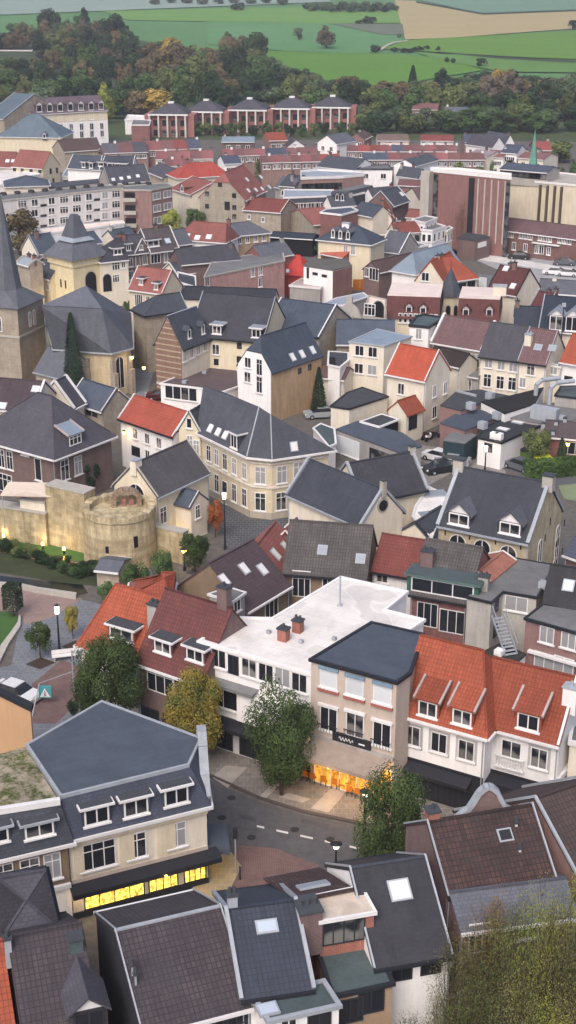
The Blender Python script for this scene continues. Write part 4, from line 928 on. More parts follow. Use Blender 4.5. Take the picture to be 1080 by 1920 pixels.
# beige café
ca = Flat('cafe_building', 'beige three-storey cafe with flat blue-grey roof, awning and black sign', [E6(603,100),E6(1036,216),E5(196,802),E5(268,598),E4(1015,592)], 10.2, wall=BEIGE, roof=BITUB, parapet=(DTRIM), cat='cafe', ph=.12)
W_ = ca.faces[0][2]
RS = mat('dusty_red_sill','#a8645c','plaster',None)
for p in (E6(693,197),E6(825,237),E6(965,275)):
    ca.wins(0, [p], 1.45, 1.45, 'blind'); u_, z_ = ca.face(0, p); ca.band(0, z_-1.05, z_-.87, RS, 'sill', .2, u_-.85, u_+.85); ca.band(0, z_+.72, z_+.98, mat('blue_blind_box','#7f97ab','plaster',None), 'blind_box', .16, u_-.8, u_+.8)
for p in (E6(693,400),E6(826,430),E6(962,478)):
    ca.wins(0, [p], 1.45, 1.95, 'w'); u_, z_ = ca.face(0, p); ca.band(0, z_+.98, z_+1.2, TRIM, 'blind_box', .2, u_-.85, u_+.85)
    m = MB(); x_, d_, l_ = ca.faces[0]
    for i in range(7): m.box(u_-.75+i*.24,-.3,z_-1.0,u_-.72+i*.24,-.27,z_-.45)
    m.box(u_-.8,-.32,z_-.45,u_+.8,-.25,z_-.4); m.build('railing', DTRIM, ca.root, (x_[0],x_[1],0), math.atan2(d_[1],d_[0]))
u_, z_ = ca.face(0, E6(812,508)); ca.band(0, z_-.38, z_+.38, DTRIM, 'sign_board', .18, u_-1.55, u_+1.55)
# pale script on the sign: an unreadable flourish
x_, d_, l_ = ca.faces[0]; m = MB()
pts_ = [(u_-1.0+i*.05, -.2, z_+.16*math.sin(i*1.25)*(1 if i % 7 else .3)) for i in range(24)]
for i in range(23): m.beam(pts_[i], pts_[i+1], .02, .045)
m.box(u_+.6,-.2,z_-.08,u_+1.1,-.19,z_+.04); m.build('sign_lettering', TRIM, ca.root, (x_[0],x_[1],0), math.atan2(d_[1],d_[0]))
ca.awning(0, .25, W_-.3, 4.1, 2.1, .75, mat('taupe_awning','#a19185','plaster','#8c7d72'), 'awning', .3)
ca.band(0, 3.9, 4.2, GREYW, 'awning_box', .25)
for i in range(4): ca.win(0, 1.4+i*(W_-2.6)/3, 1.55, 2.2, 2.9, 'lit', 'shop_window')
# white houses with orange roofs
w1 = House('town_house', 'white house with orange tiled roof, two dormers and black shopfront beside the cafe', A=E7(80,447), B=E7(572,582), h=6.9, Rp=E7(300,62), pitch=50, hip=(0,1.9), roof=ORANB, wall=WHITE, gutter=TRIM, verge=.1)
GS = mat('grey_window_surround','#b9b6b4','plaster',None)
def surr(bd, f, pts, w, h):
    for p in pts: u_, z_ = bd.face(f, p); bd.band(f, z_-h/2, z_+h/2, GS, 'surround', .015, u_-w/2, u_+w/2)
surr(w1, 'f', [E7(160,600),E7(310,640),E7(463,683)], 1.65, 2.0); w1.wins('f', [E7(160,597)], 1.25, 1.6, 'w'); w1.wins('f', [E7(310,637)], 1.25, 1.6, 'w'); w1.wins('f', [E7(463,680)], 1.25, 1.6, 'w')
w1.dorm('f', [E7(247,447),E7(440,494)], 1.75, 1.35, 'shed')
W_ = w1.W; w1.band('f', 0, 3.2, DTRIM, 'shopfront', .05); w1.awning('f', .8, W_-.8, 2.95, 1.0, .35, DTRIM, 'awning', .25)
for i in range(4): w1.win('f', 1.4+i*(W_-2.4)/3.2, 1.2, 2.0, 2.1, 'shop', 'shop_window')
w2 = House('town_house', 'white house with orange roof, one dormer and a small balcony at right edge', A=E7(520,505), B=E7(988,628), h=6.9, Rp=E7(900,232), pitch=50, roof=mat('orange_red_tiles','#9c5340','tiles','#834636'), wall=WHITE, gutter=TRIM, coping=(TRIM,.35,.3), cs=(0,1))
w2.dorm('f', [E7(812,520)], 1.9, 1.4, 'shed')
w2.wins('f', [E7(716,682)], 1.5, 1.6, 'w'); surr(w2, 'f', [E7(872,728)], 1.65, 2.0); w2.wins('f', [E7(872,725)], 1.25, 1.6, 'w')
u_, z_ = w2.face('f', E7(708,745)); m = MB()
for i in range(11): m.box(u_-1.0+i*.2,-.26,z_-.4,u_-.93+i*.2,-.2,z_+.4)
m.box(u_-1.05,-.3,z_+.4,u_+1.1,-.16,z_+.5); m.box(u_-1.05,-.32,z_-.5,u_+1.1,0,z_-.4); m.build('balcony', TRIM, w2.root)
W_ = w2.W; w2.band('f', 0, 3.2, DTRIM, 'shopfront', .05); w2.awning('f', .3, W_-.2, 2.95, 1.1, .2, DTRIM, 'canopy', .5)
for i in range(3): w2.win('f', 1.4+i*(W_-2.4)/2.2, 1.2, 2.0, 2.1, 'shop', 'shop_window')
w2.stack(w2.rp('f', E7(1050,395), 0), 1.0, .8, 1.0, WHITE, 1)
wr = Flat('white_wing', 'white wing with a grey stepped canopy behind the orange roofs at the right edge', [E7(1045,640),E7(1250,690),E7(1250,480),E7(1075,470)], 6.2, wall=CREAM, roof=BITUG, parapet=TRIM, cat='wing')
wr = Flat('canopy_building', 'white low building with dark recessed roof below the orange roofs, right edge', [E7(945,870),E7(1200,905),E7(1180,760),E7(1050,760)], 3.4, wall=GREYW, roof=BROWNF, parapet=(TRIM), cat='low building', ph=.4, pw=.5)
# ================================================================ behind the white block
br = House('town_house', 'dark purple-brown roof with three skylights, brick gable and chimney left of it', A=E4(345,518), B=E4(572,382), h=4.6, Rp=E4(230,235), pitch=40, roof=mat('dark_purple_tiles','#5b4c50','tiles','#4a3f44'), wall=BROWNB, gutter=TRIM, verge=.1)
br.skyl('f', [E4(228,362),E4(335,302),E4(432,306)], .65, 1.0, TRIM)
br.wins('f', [E4(480,515)], 2.0, 1.9, 'wide'); br.chim('b', E4(62,322), .9, .8, 1.5, BRICK, 1)
bd = Flat('dormer_wing', 'small grey flat roofed wing with brick chimney beside the purple-brown roof', [E4(272,478),E4(338,432),E4(252,405),E4(150,440)], 6.2, wall=GREYW, roof=BITUG, parapet=TRIM, cat='wing', ph=.1, pw=.15)
bd.wins(0, [E4(296,500)], 1.1, 1.1, 'w'); bd.chim(E4(228,412), .9, .9, 1.5, BRICK, 2)
rr = House('town_house', 'red tiled roof with two white skylights by the cobbled street bend', A=D7(682,1252), B=D7(800,1090), h=5.0, Rp=D7(640,970), pitch=45, roof=PINKT, wall=BRICKD, gutter=TRIM, verge=.1)
rr.skyl('f', [D7(665,1145),D7(730,1100)], .7, 1.1, TRIM)
House('town_house', 'red roof end with white coping behind the skylit red roof', A=D7(790,1080), B=D7(862,985), h=5.6, Rp=D7(830,880), pitch=45, roof=REDT, wall=BRICKD, coping=(TRIM,.3,.3), gutter=None)
gr = House('town_house', 'wide weathered grey tiled roof with two pale patches, above a brown wall', A=E4(545,312), B=E4(985,345), h=5.4, Rp=E4(900,70), pitch=42, roof=GREYT, wall=BROWNB, gutter=DTRIM)
gr.wins('f', [E4(640,382)], 1.7, 2.6, 'grid', 'balcony_door'); gr.wins('f', [E4(780,378)], 1.0, 1.1, 'w'); gr.skyl('f', [E4(752,203),E4(955,250)], .7, .8, ZINC)
r2 = House('town_house', 'red tiled roof over a white wall beside the weathered grey roof', A=E1(500,1245), B=E1(795,1295), h=5.2, Rp=E1(750,1045), pitch=42, roof=REDT, wall=WHITE, gutter=DTRIM)
r2.wins('f', [E5(48,292)], 1.1, 1.0, 'w')
gb2 = House('town_house', 'grey-brown roof with a wide green-clad box dormer over a red brick wall', A=E5(200,368), B=E5(500,420), h=5.9, Rp=E5(520,128), pitch=38, roof=GREYT, wall=BRICK, gutter=DTRIM)
gb2.wins('f', [E5(288,490)], 1.9, 2.3, 'wide', 'glazed_door'); gb2.wins('f', [E5(435,530)], 2.3, 2.2, 'wide', 'glazed_door')
GCL = mat('green_cladding','#3f6659','plaster','#355a4e')
gb2.dorm('f', [E5(368,350)], 6.4, 1.5, 'flat', 'wide', 5.6, BITUT, GCL, mat('green_grey_trim','#5f7772','plaster',None))
gb2.chim('f', E5(292,150), 1.1, .8, 1.6, BRICKD, 2); gb2.chim('f', E5(590,285), .9, .7, 1.0, GREYW, 2)
bg2 = House('town_house', 'bare red brick gable with pale coping in front of the yellow stone hall', A=E5(610,312), B=E5(748,200), h=6.8, D=2.2, Rp=E5(680,170), axis='x', pitch=40, roof=BRICKO, wall=BRICKO, coping=(TRIM,.2,.2), gutter=None)
wg = Flat('stucco_house', 'grey-white stucco house with flat grey roof and outside stair', [E5(500,395),E5(628,425),E5(690,368),E5(870,398),E5(958,228),E5(752,192),E5(620,305)], 6.6, wall=mat('stained_pale_render','#c2beb8','plaster','#a09a92',vary=.35), roof=BITUG, parapet=(DTRIM), cat='house', ph=.1, pw=.16)
wg.wins(1, [E5(656,440),E5(648,575)], .8, 1.3, 'dark'); wg.wins(2, [E5(762,432)], 2.0, 1.4, 'curt'); wg.unit([E5(905,330)], .7, .7, .6)
ws_ = Flat('roof_terrace', 'dark felt terrace below the stucco house at the foot of the stair', [E5(560,700),E5(745,760),E5(812,700),E5(680,640)], 3.2, wall=WHITE, roof=mat('dark_terrace_felt','#3c3d3a','flat','#34362f'), parapet=None, cat='terrace')
ws_.unit([E5(672,690)], .7, .7, .5, WHITE)
st_ = empty('outside_stair', P(E5(735,705),3.3), R(20), 'grey metal stair climbing from the dark terrace to the stucco house', 'staircase')
m = MB()
for i in range(11): m.box(-.5,i*.24,i*.22,.5,i*.24+.26,i*.22+.05)
m.build('steps', ZTRIM, st_)
for sx in (-.55,.55): m = MB(); m.beam((sx,0,0),(sx,2.7,2.5),.06,.2); m.beam((sx,0,.9),(sx,2.7,3.4),.05,.05); m.build('handrail', ZTRIM, st_)
bb = Flat('town_house', 'pinkish brown brick house with flat grey roof at the right edge', [E5(812,512),E5(1090,590),E5(1200,500),E5(1080,462),E5(905,440)], 6.2, wall=BRICKP, roof=BITUG, parapet=(DTRIM), ph=.12, pw=.2)
bb.wins(0, [E5(925,598)], 1.3, 1.5, 'curt'); bb.wins(0, [E5(1040,627)], 1.3, 1.5, 'curt'); bb.wins(0, [E5(910,748),E5(1015,772)], 1.8, 1.9, 'curt'); u_,z_ = bb.face(0,E5(960,715)); bb.band(0, z_-.1, z_+.1, TRIM, 'canopy', .4, u_-2.2, u_+2.6)
ds = House('town_house', 'dark slate roof with one skylight at the right edge above pink brick', A=E5(905,430), B=E5(1150,470), h=6.3, Rp=E5(1020,238), pitch=45, roof=mat('black_slate','#3c3c40','slate'), wall=GREYW, gutter=DTRIM)
ds.skyl('f', [E5(1040,335)], .8, .9)
# ================================================================ yellow stone hall and church hall
ys = House('stone_hall', 'yellow stone hall with arched windows, slate roof and two gabled dormers', A=E2(155,1008), B=E2(762,1132), h=8.0, Cc=E2(1030,932), Rp=E2(600,690), roof=mat('hall_slate','#4e515a','slate','#434650'), wall=SAND, coping=(ZTRIM,.7,.45), gutter=ZTRIM, verge=.1, cat='hall')
ys.dorm('f', [E2(290,985),E2(635,1047)], 2.3, 1.25, 'gable', 'w', roofm=SLATEL)
ys.wins('f', [E2(280,1160),E2(445,1195),E2(620,1235)], 1.7, 2.2, 'arch'); ys.wins('r', [E2(835,1200),E2(955,1100),E2(950,1180)], 1.1, 2.4, 'arch'); ys.wins('r', [E2(950,1280)], 1.3, 1.8, 'arch')
for p in (E2(198,1075),E2(362,1105),E2(538,1138),E2(708,1172)): u_,z_ = ys.face('f',p); ys.band('f', z_-.25, z_+.25, DTRIM, 'wall_anchor', .06, u_-.06, u_+.06)
for p in (E2(905,1000),E2(870,1110),E2(1000,1010),E2(985,1200)): u_,z_ = ys.face('r',p); ys.band('r', z_-.35, z_+.35, DTRIM, 'wall_anchor', .06, u_-.06, u_+.06)
ys.stack(Vector((0,ys.D/2,ys.h+ys.rise-.1)), 1.0,.9,.9, CONC, 0, .6); ys.stack(Vector((ys.W,ys.D/2,ys.h+ys.rise-.1)), 1.0,.9,.9, CONC, 0, .6)
ch = House('church_hall', 'navy slate hall with cream gable, round window and white copings', A=D7(745,752), B=E1(425,948), h=6.0, Rp=E1(350,625), pitch=47, roof=mat('hall_navy_slate','#484c57','slate','#3e424d'), wall=CREAM, coping=(ZTRIM,.6,.5), gutter=ZTRIM, verge=.1, cat='hall')
m = MB(); m.cyl((0,0),.55,.55,0,.1,20); o_ = m.build('round_window', GLASS, ch.root, (ch.W+.02, ch.D/2, ch.h+ch.rise*.45)); o_.rotation_euler = (0,R(90),0)
m = MB(); m.cyl((0,0),.75,.75,0,.06,20); o_ = m.build('round_window_surround', CONC, ch.root, (ch.W, ch.D/2, ch.h+ch.rise*.45)); o_.rotation_euler = (0,R(90),0)
ch.stack(Vector((ch.W,ch.D/2,ch.h+ch.rise-.1)), .5,.5,1.1, CONC, 0, .6)
House('church_porch', 'small slate porch roof leaning against the cream gable of the church hall', A=E1(672,1002), B=E1(890,1058), h=3.6, D=5.2, axis='y', Rp=E1(742,930), roof=SLATE, wall=CREAM, cat='porch', coping=(DTRIM,.15,.15))
c2 = House('church_hall', 'dark slate rear hall with white coping on its right end and cream wall', A=E1(420,785), B=E1(862,698), h=5.0, Rp=E1(600,492), pitch=45, roof=mat('rear_hall_slate','#46464e','slate','#3b3b43'), wall=CREAM, coping=(ZTRIM,.6,.45), gutter=DTRIM, verge=.1, cat='hall')
c2.stack(Vector((c2.W,c2.D/2,c2.h+c2.rise-.1)), .6,.6,.8, CONC, 0, .6)
Flat('flat_annex', 'white flat annex with roof lantern between the church hall and stone hall', [E1(770,900),E1(900,1050),E1(1000,760),E1(880,700),E1(790,830)], 4.0, wall=CREAM, roof=WHITEF, parapet=TRIM, cat='annex', ph=.15).skyl([E1(915,740),E1(905,880)], 1.6, 2.4, ZINC)
# ================================================================ corner mansion
T1, T2, T3 = (D7(205,88),11.6), (D7(560,215),11.6), (D7(632,262),11.6)
cm = Poly('corner_mansion', 'cream corner mansion with rounded end, tall hipped slate roof and skylights', [D7(190,374),D7(500,522),D7(640,536),D7(1000,484),D7(700,330),D7(330,130)], 7.1,
     [T1,T2,T3], [(0,1,7,6),(1,2,8,7),(2,3,8),(3,4,8),(4,5,6,7,8),(5,0,6)], wall=mat('mansion_cream_stone','#ddd0b6','blocks','#cbbda2'), roof=mat('mansion_slate','#53565f','slate','#484b54'), gutter=TRIM, cat='mansion', eave=.5, ridges=((7,1),(8,2)))
cm.skyl(0, [D7(262,340),D7(312,362),D7(357,383)], .75, 1.25, TRIM); cm.skyl(2, [D7(778,463)], .7, .9, TRIM); cm.dorm(0, [D7(402,430)], 1.5, 1.7, 'w', TRIM, SLATEL)
cm.wins(0, [D7(242,505),D7(345,560)], .9, 1.9, 'trans'); cm.wins(0, [D7(292,530),D7(403,587),D7(467,617)], .9, 1.9, 'transc')
cm.wins(0, [D7(293,695),D7(403,755),D7(467,785)], .9, 2.1, 'trans'); cm.win(0, cm.face(0,D7(343,735))[0], 1.4, 1.1, 2.6, 'g', 'front_door')
cm.wins(1, [D7(568,645)], 1.25, 2.0, 'transc'); cm.wins(1, [D7(568,812)], 1.25, 2.1, 'trans'); cm.wins(2, [D7(703,640),D7(808,615)], 1.2, 2.0, 'transc'); cm.wins(2, [D7(698,808)], 1.25, 2.1, 'trans')
LST = mat('pale_stone_band','#e4dccf','plaster',None)
for f in (0,1,2):
    cm.band(f, 3.55, 3.8, LST, 'string_course', .12); cm.band(f, 6.3, 6.55, LST, 'string_course', .14); cm.band(f, -.2, .75, mat('grey_plinth','#b9b0a2','plaster',None), 'plinth', .12)
pg = House('gabled_bay', 'small cream pedimented gable on the left end of the corner mansion', A=D7(52,352), B=D7(186,372), h=7.3, D=4, axis='y', Rp=D7(112,248), roof=SLATE, wall=YELLOW, coping=(TRIM,.25,.25), gutter=None, cat='gable')
pg.wins('f', [D7(122,440),D7(168,470)], .8, 1.8, 'transc'); pg.wins('f', [D7(118,315)], .7, 1.2, 'g')
# ================================================================ city wall, bastion, houses on it
wo = House('town_house', 'white house with an orange-red roof and warm wall lamp below the church', A=D6(608,220), B=D6(880,312), h=6.2, Rp=D6(815,156), pitch=42, roof=mat('salmon_tiles','#b25b4a','tiles','#985043'), wall=WHITE, gutter=DTRIM, coping=(TRIM,.3,.25), verge=.1)
wo.wins('f', [D6(685,305),D6(746,330),D6(806,352)], .85, 1.3, 'w'); wo.wins('f', [D6(688,395)], 1.5, 1.2, 'dark'); wo.wins('f', [D6(748,410)], .8, 1.1, 'w')
shs = House('stone_house', 'cream house with dark slate roof beside the round bastion', A=D6(790,618), B=D6(1055,494), h=5.6, Rp=D6(800,408), pitch=45, roof=mat('bastion_house_slate','#585659','slate','#4c4a50'), wall=YELLOW, coping=(CONC,.3,.25), gutter=ZTRIM, verge=.1)
shs.wins('f', [D6(826,718)], 1.1, 1.9, 'trans'); shs.stack(Vector((.3,shs.D/2,shs.h+shs.rise-.4)), 1.0,.8,.8, CREAM, 0, .8)
shs.wins('l', [D6(690,600)], 2.2, 1.8, 'arch')
an = House('entrance_annex', 'small slate-roofed cream annex on the street side of the bastion house', A=D6(966,672), B=D6(1046,634), h=3.9, D=2.6, axis='y', Rp=D6(1010,602), roof=SLATEB, wall=CREAM, gutter=None, cat='annex', coping=(TRIM,.15,.12))
an.wins('f', [D6(1000,700)], .8, 1.5, 'trans'); an.band('f', 0, .01, CREAM, 'step')
bm_ = House('brick_mansion', 'purple-brown brick mansion with a broad hipped roof and white dentil eaves', A=D6(-130,300), B=D6(275,410), h=6.6, Cc=D6(603,312), Rp=D6(262,118), axis='x', hip=(6,4.5), roof=SLATEP, wall=BRICKD, gutter=TRIM, cat='mansion', oh=.5)
bm_.wins('f', [D6(50,440),D6(8,430)], 1.0, 2.2, 'trans'); bm_.wins('f', [D6(127,395)], 1.1, .9, 'w'); bm_.wins('f', [D6(28,555)], 2.2, 2.2, 'grid', 'balcony_door'); bm_.win('f', bm_.face('f',D6(195,500))[0], 4.3, 1.0, 2.6, 'g', 'door')
bm_.wins('r', [D6(328,488)], 1.3, 2.4, 'trans'); bm_.wins('r', [D6(395,465)], 1.2, 2.2, 'transc'); bm_.dorm('r', [D6(380,335)], 2.2, 1.3, 'shed', 'grid', roofm=BLUEM)
m = MB(); D_ = bm_.D
for i in range(int(D_/.7)): m.box(-.001, .2+i*.7, 5.9, .3, .55+i*.7, 6.2)
m.build('dentils', TRIM, bm_.root, (bm_.W,0,0))
nv_ = House('outbuilding', 'small navy roofed outbuilding beside the dark conifer below the church', A=D6(352,132), B=D6(520,186), h=4.6, Rp=D6(500,56), pitch=42, roof=SLATEB, wall=STONE, cat='outbuilding', coping=(TRIM,.2,.2)); nv_.wins('f', [D6(410,180),D6(450,195),D6(480,205)], .9, .8, 'dark')
tl = House('town_house', 'brown slate roof with two skylights and white star-shaped gable coping, left edge', A=D6(-120,165), B=D6(175,190), h=6.5, Rp=D6(100,35), pitch=38, roof=mat('brown_slate','#5b4f53','slate','#4c4247'), wall=CREAM, coping=(TRIM,.5,.4))
tl.skyl('f', [D6(12,165),D6(182,80)], .9, .8, TRIM)
Flat('low_wing', 'grey flat-roofed low wing between the brown slate roof and the brick mansion', [D6(-80,275),D6(0,285),D6(110,205),D6(0,185),D6(-80,190)], 5.6, wall=CREAM, roof=BITUG, parapet=ZTRIM, cat='wing', ph=.1)
# city wall
def wallrun(name, label, a, b, h, t=1.4, m=MARL, cat='wall', cap=CONC):
    a, b = P(a,h), P(b,h); e = Vector((b.x-a.x,b.y-a.y)); L = e.length; r = empty(name, (a.x,a.y,0), math.atan2(e.y,e.x), label, cat)
    w = MB(); w.box(0,0,-.5,L,t,h); w.build('masonry', m, r); c = MB(); c.box(-.05,-.08,h,L+.05,t+.08,h+.12); c.build('wall_cap', cap, r); return r
wallrun('city_wall', 'long stretch of floodlit marl city wall at the left edge above the moat', D6(-160,655), D6(228,715), 3.6, 1.6)
wallrun('city_wall', 'higher floodlit marl city wall section joining the round bastion on its left', D6(228,568), D6(425,612), 6.6, 1.8)
wallrun('city_wall', 'lower city wall running right from the bastion to the cream annex', D6(748,772), D6(925,812), 3.4, 1.0)
wallrun('garden_wall', 'pale garden wall on top of the city wall in front of the brick mansion', D6(100,640), D6(225,660), 4.6, .5, CREAM)
bt = wallrun('wall_buttress', 'dark sloping buttress against the long city wall at left', D6(128,715), D6(196,722), 3.2, .1, mat('dark_stone_ramp','#5d5850','blocks'), 'buttress')
cb_ = P(D6(597,975),0); q0, q1 = P(D6(415,690),5.9), P(D6(778,668),5.9); rad = (q1-q0).length/2; ctr = Vector(((q0.x+q1.x)/2, (q0.y+q1.y)/2+.6, 0))
bs = empty('round_bastion', ctr, 0, 'round floodlit marl bastion of the old city wall', 'bastion')
m = MB(); m.cyl((0,0),rad*1.05,rad,-.5,5.3,48); m.build('masonry', MARL, bs)
m = MB(); n_ = 48
vs = []
for rr_, zz_ in ((rad+.15,5.3),(rad+.15,6.0),(rad-.65,6.0),(rad-.65,5.0)): vs += [(rr_*math.cos(6.2832*i/n_), rr_*math.sin(6.2832*i/n_), zz_) for i in range(n_)]
vs = [(x,y,z+(.0 if z < 5.6 else .14*math.sin(i*.7)*math.sin(i*1.9)-.1)) for i,(x,y,z) in enumerate(vs)]
m.add(vs, [(k*n_+i,k*n_+(i+1)%n_,((k+1)%4)*n_+(i+1)%n_,((k+1)%4)*n_+i) for k in range(4) for i in range(n_)]); m.build('parapet', MARL, bs)
m = MB(); m.box(-.22,-rad*1.03,2.6,.22,-rad*.9,3.8); o_ = m.build('slit_window', DARK, bs); o_.rotation_euler = (0,0,R(32))
m = MB(); m.box(-.16,-rad*1.045,2.2,.16,-rad*.9,2.9); o_ = m.build('slit_window', DARK, bs); o_.rotation_euler = (0,0,R(-14))
House('bastion_foot', 'low slate-roofed stone block at the foot of the bastion by the moat', A=D6(488,990), B=D6(600,1002), h=1.9, D=3, pitch=15, roof=SLATEL, wall=STONE, cat='outbuilding')
rn = empty('ruined_vault', Vector((ctr.x+.6,ctr.y+1.6,5.2)), R(8), 'broken brick and stone vault standing on top of the bastion', 'ruin'); rn.scale = (.8,.8,.62)
m = MB()
for i in range(7):
    a0, a1 = math.pi*i/7, math.pi*(i+1)/7
    m.beam((-1.2*math.cos(a0)*1.3,0,1.6+1.2*math.sin(a0)),(-1.2*math.cos(a1)*1.3,0,1.6+1.2*math.sin(a1)),1.6,.5)
m.build('arch', mat('ruin_stone','#a08a72','blocks','#7d6a58'), rn)
for sx in (-1.6,1.6): m = MB(); m.box(sx-.3,-.8,-.3,sx+.3,.8,1.8); m.build('pier', MATS['ruin_stone'], rn)
m = MB(); m.box(-.55,-.3,-.2,-.1,.0,1.5); m.box(.3,-.3,-.2,.9,.0,1.2); m.build('door', BRICKO, rn)
# ================================================================ church and gatehouse
tw = empty('church_tower', P(D1(165,1330),0), R(-20), 'old stone church tower with tall grey spire at the left edge', 'church tower')
w_ = 7.2; TH = hh(D1(168,1330), D1(165,765))
m = MB(); m.box(-w_,0,-.5,0,w_,TH); m.build('wall', STONE, tw)
m = MB(); m.box(-w_-.12,-.12,TH*.62,.12,w_+.12,TH*.62+.3); m.build('string_course', CONC, tw)
m = MB(); c0 = (-w_/2,w_/2); hb = TH; ap = 15.5
lo = [(-w_-.4,-.4),(.4,-.4),(.4,w_+.4),(-w_-.4,w_+.4)]; oc = [(c0[0]+2.15*math.cos(R(22.5+45*i)), c0[1]+2.15*math.sin(R(22.5+45*i))) for i in range(8)]
vs = [(x,y,hb) for x,y in lo] + [(x,y,hb+1.9) for x,y in oc] + [(c0[0],c0[1],hb+ap)]
m.add(vs, [(3,2,1,0),(0,1,10,9),(1,10,11),(1,2,4,11),(2,4,5),(2,3,6,5),(3,6,7),(3,0,8,7),(0,8,9)]+[(4+i,4+(i+1)%8,12) for i in range(8)]); m.build('spire', CHURCH, tw)
def twin(x,y,z,rz,w,h,st='arch'): return put_window(tw,(x,y,z),rz,w,h,st,True,'belfry_opening')
twin(-w_*.42,0,TH*.78,0,.8,2.2); twin(0,w_*.45,TH*.8,R(90),.7,2.2); twin(0,w_*.62,TH*.8,R(90),.7,2.2)
m = MB(); vs=[(-w_*.86+ .95*math.cos(i*.3927), -.06, TH*.87+.95*math.sin(i*.3927)) for i in range(16)]; m.add(vs+[(x,0,z) for x,y,z in vs],[tuple(range(15,-1,-1)),tuple(range(16,32))]+[(i,16+i,16+(i+1)%16,(i+1)%16) for i in range(16)]); m.build('clock_face', mat('clock_ring_gold','#c58f62','plaster','#8f8478'), tw)
e0,e1,e2 = D1(400,1055),D1(803,1085),D1(945,1048)
ch2 = Poly('church_choir', 'church choir with steep grey slate roof, faceted end and tall lancet window', [e0,e1,e2,D1(930,800),D1(620,740),D1(330,790)], 6.4,
    [(D1(300,745),13.2),(D1(737,768),12.6),(D1(622,602),14.6)], [(0,1,7,6),(1,2,7),(2,3,8,7),(3,4,8),(4,5,6,8),(5,0,6),(6,7,8)], wall=mat('church_marl','#d3c1a0','blocks','#bca889'), roof=CHURCH, gutter=ZTRIM, cat='church', eave=.35)
u_, z_ = ch2.face(1, D1(868,1250)); ch2.win(1, u_, 3.3, 1.5, 4.6, 'arch', 'lancet_window')
for f, uu in ((0,.3),(1,.02),(1,-.5),(0,-3.5)):
    (x,y),(a,b2),L = ch2.faces[f]; uu = uu if uu >= 0 else L+uu; m = MB(); m.box(uu-.35,-.9,-.3,uu+.35,.0,3.6); m.box(uu-.3,-.5,3.6,uu+.3,0,5.4); m.build('buttress', STONE, ch2.root, (x,y,0), math.atan2(b2,a))
ch2.skyl(0, [D1(658,1030)], .8, .8)
ts = House('church_side_aisle', 'lower grey slate side roof between the church tower and the choir', A=D1(255,1210), B=D1(475,1265), h=3.6, Rp=D1(300,1030), pitch=45, roof=CHURCH, wall=STONE, cat='church', gutter=ZTRIM)
#House('transept', 'steep grey transept roof between the church tower and the choir', A=D1(180,1165), B=D1(300,1175), h=5.2, D=7, pitch=58, axis='x', roof=CHURCH, wall=STONE, cat='church', gutter=None)
House('town_house', 'cream house with a white star-topped gable in front of the church', A=D1(285,1440), B=D1(525,1475), h=5.4, D=2.6, axis='y', Rp=D1(372,1295), roof=SLATEP, wall=CREAM, coping=(TRIM,.5,.5))
# gatehouse
gt = empty('gate_tower', P(D1(545,790),0), R(-45), 'floodlit cream gate tower with pointed archway and two-tiered slate roof', 'gate tower')
gh = 9.2; gw = 6.6
GY = mat('gate_marl','#e6dab8','blocks','#d6c8a2',vary=.12)
m = MB(); m.box(-gw,0,-.5,0,gw,gh-1.6); m.box(-gw-.25,-.25,gh-1.6,.25,gw+.25,gh-.3)
for i in range(8):
    k = -gw-.2+i*(gw+.2)/7.6; m.box(k,-.35,gh-.9,k+.5,-.252,gh-.1); k2 = -.1+i*(gw)/7.4; m.box(.252,k2,gh-.9,.35,k2+.5,gh-.1)
m.build('wall', GY, gt)
m = MB(); oc = 1.05; c0 = (-gw/2,gw/2)
def ringp(k,z): return [(c0[0]-k,c0[1]-k,z),(c0[0]+k,c0[1]-k,z),(c0[0]+k,c0[1]+k,z),(c0[0]-k,c0[1]+k,z)]
def loftr(m,a,b): m.add(a+b,[(0,1,5,4),(1,2,6,5),(2,3,7,6),(3,0,4,7),(3,2,1,0),(4,5,6,7)])
loftr(m, ringp(gw/2+.8,gh-.3), ringp(gw/2-1.4,gh+2.3)); m.build('lower_roof', CHURCH, gt)
m = MB(); loftr(m, ringp(gw/2-.95,gh+2.3), ringp(gw/2-1.6,gh+2.9)); m.build('lead_band', ZINC, gt)
m = MB(); loftr(m, ringp(gw/2-1.6,gh+2.9), ringp(.5,gh+6.6)); m.build('upper_roof', CHURCH, gt)
put_window(gt,(0,gw*.55,3.6),R(90),2.3,5.2,'archdark',True,'archway')
for k in (-gw*.55,-gw*.35): put_window(gt,(k,0,4.4),0,.35,1.4,'dark',True,'slit_window')
gw2 = House('gatehouse_wing', 'cream gatehouse wing with slate roof, dormer and small door left of the tower', A=D1(195,505), B=D1(365,545), h=5.2, Rp=D1(260,400), pitch=48, roof=SLATE, wall=YELLOW, far=True, cat='gatehouse'); gw2.wins('f', [D1(260,590),D1(345,610)], .8, 1.1); gw2.wins('f', [D1(300,608)], .9, 2.4, 'g', 'door'); gw2.dorm('f', [D1(262,445)], 1.2, 1.0, 'shed')
gw3 = House('stone_house', 'tall cream stone house behind the spire, left of the gate tower', A=D1(128,430), B=D1(215,455), h=8.0, D=2.5, roof=ZINC, pitch=30, wall=STONE, far=True, coping=(CONC,.5,.5))
House('town_house', 'navy roof behind the gate tower left side', A=D1(272,365), B=D1(430,340), h=7.4, Rp=D1(330,225), pitch=45, roof=SLATEB, wall=CREAM, far=True, coping=(ZTRIM,.3,.3))
gw4 = House('town_house', 'white house with dark roof and arched gateway right of the gate tower', A=D1(735,420), B=D1(925,400), h=8.2, Rp=D1(830,260), pitch=48, hip=(4,0), roof=mat('dusk_slate','#4a4b55','slate'), wall=CREAM, far=True)
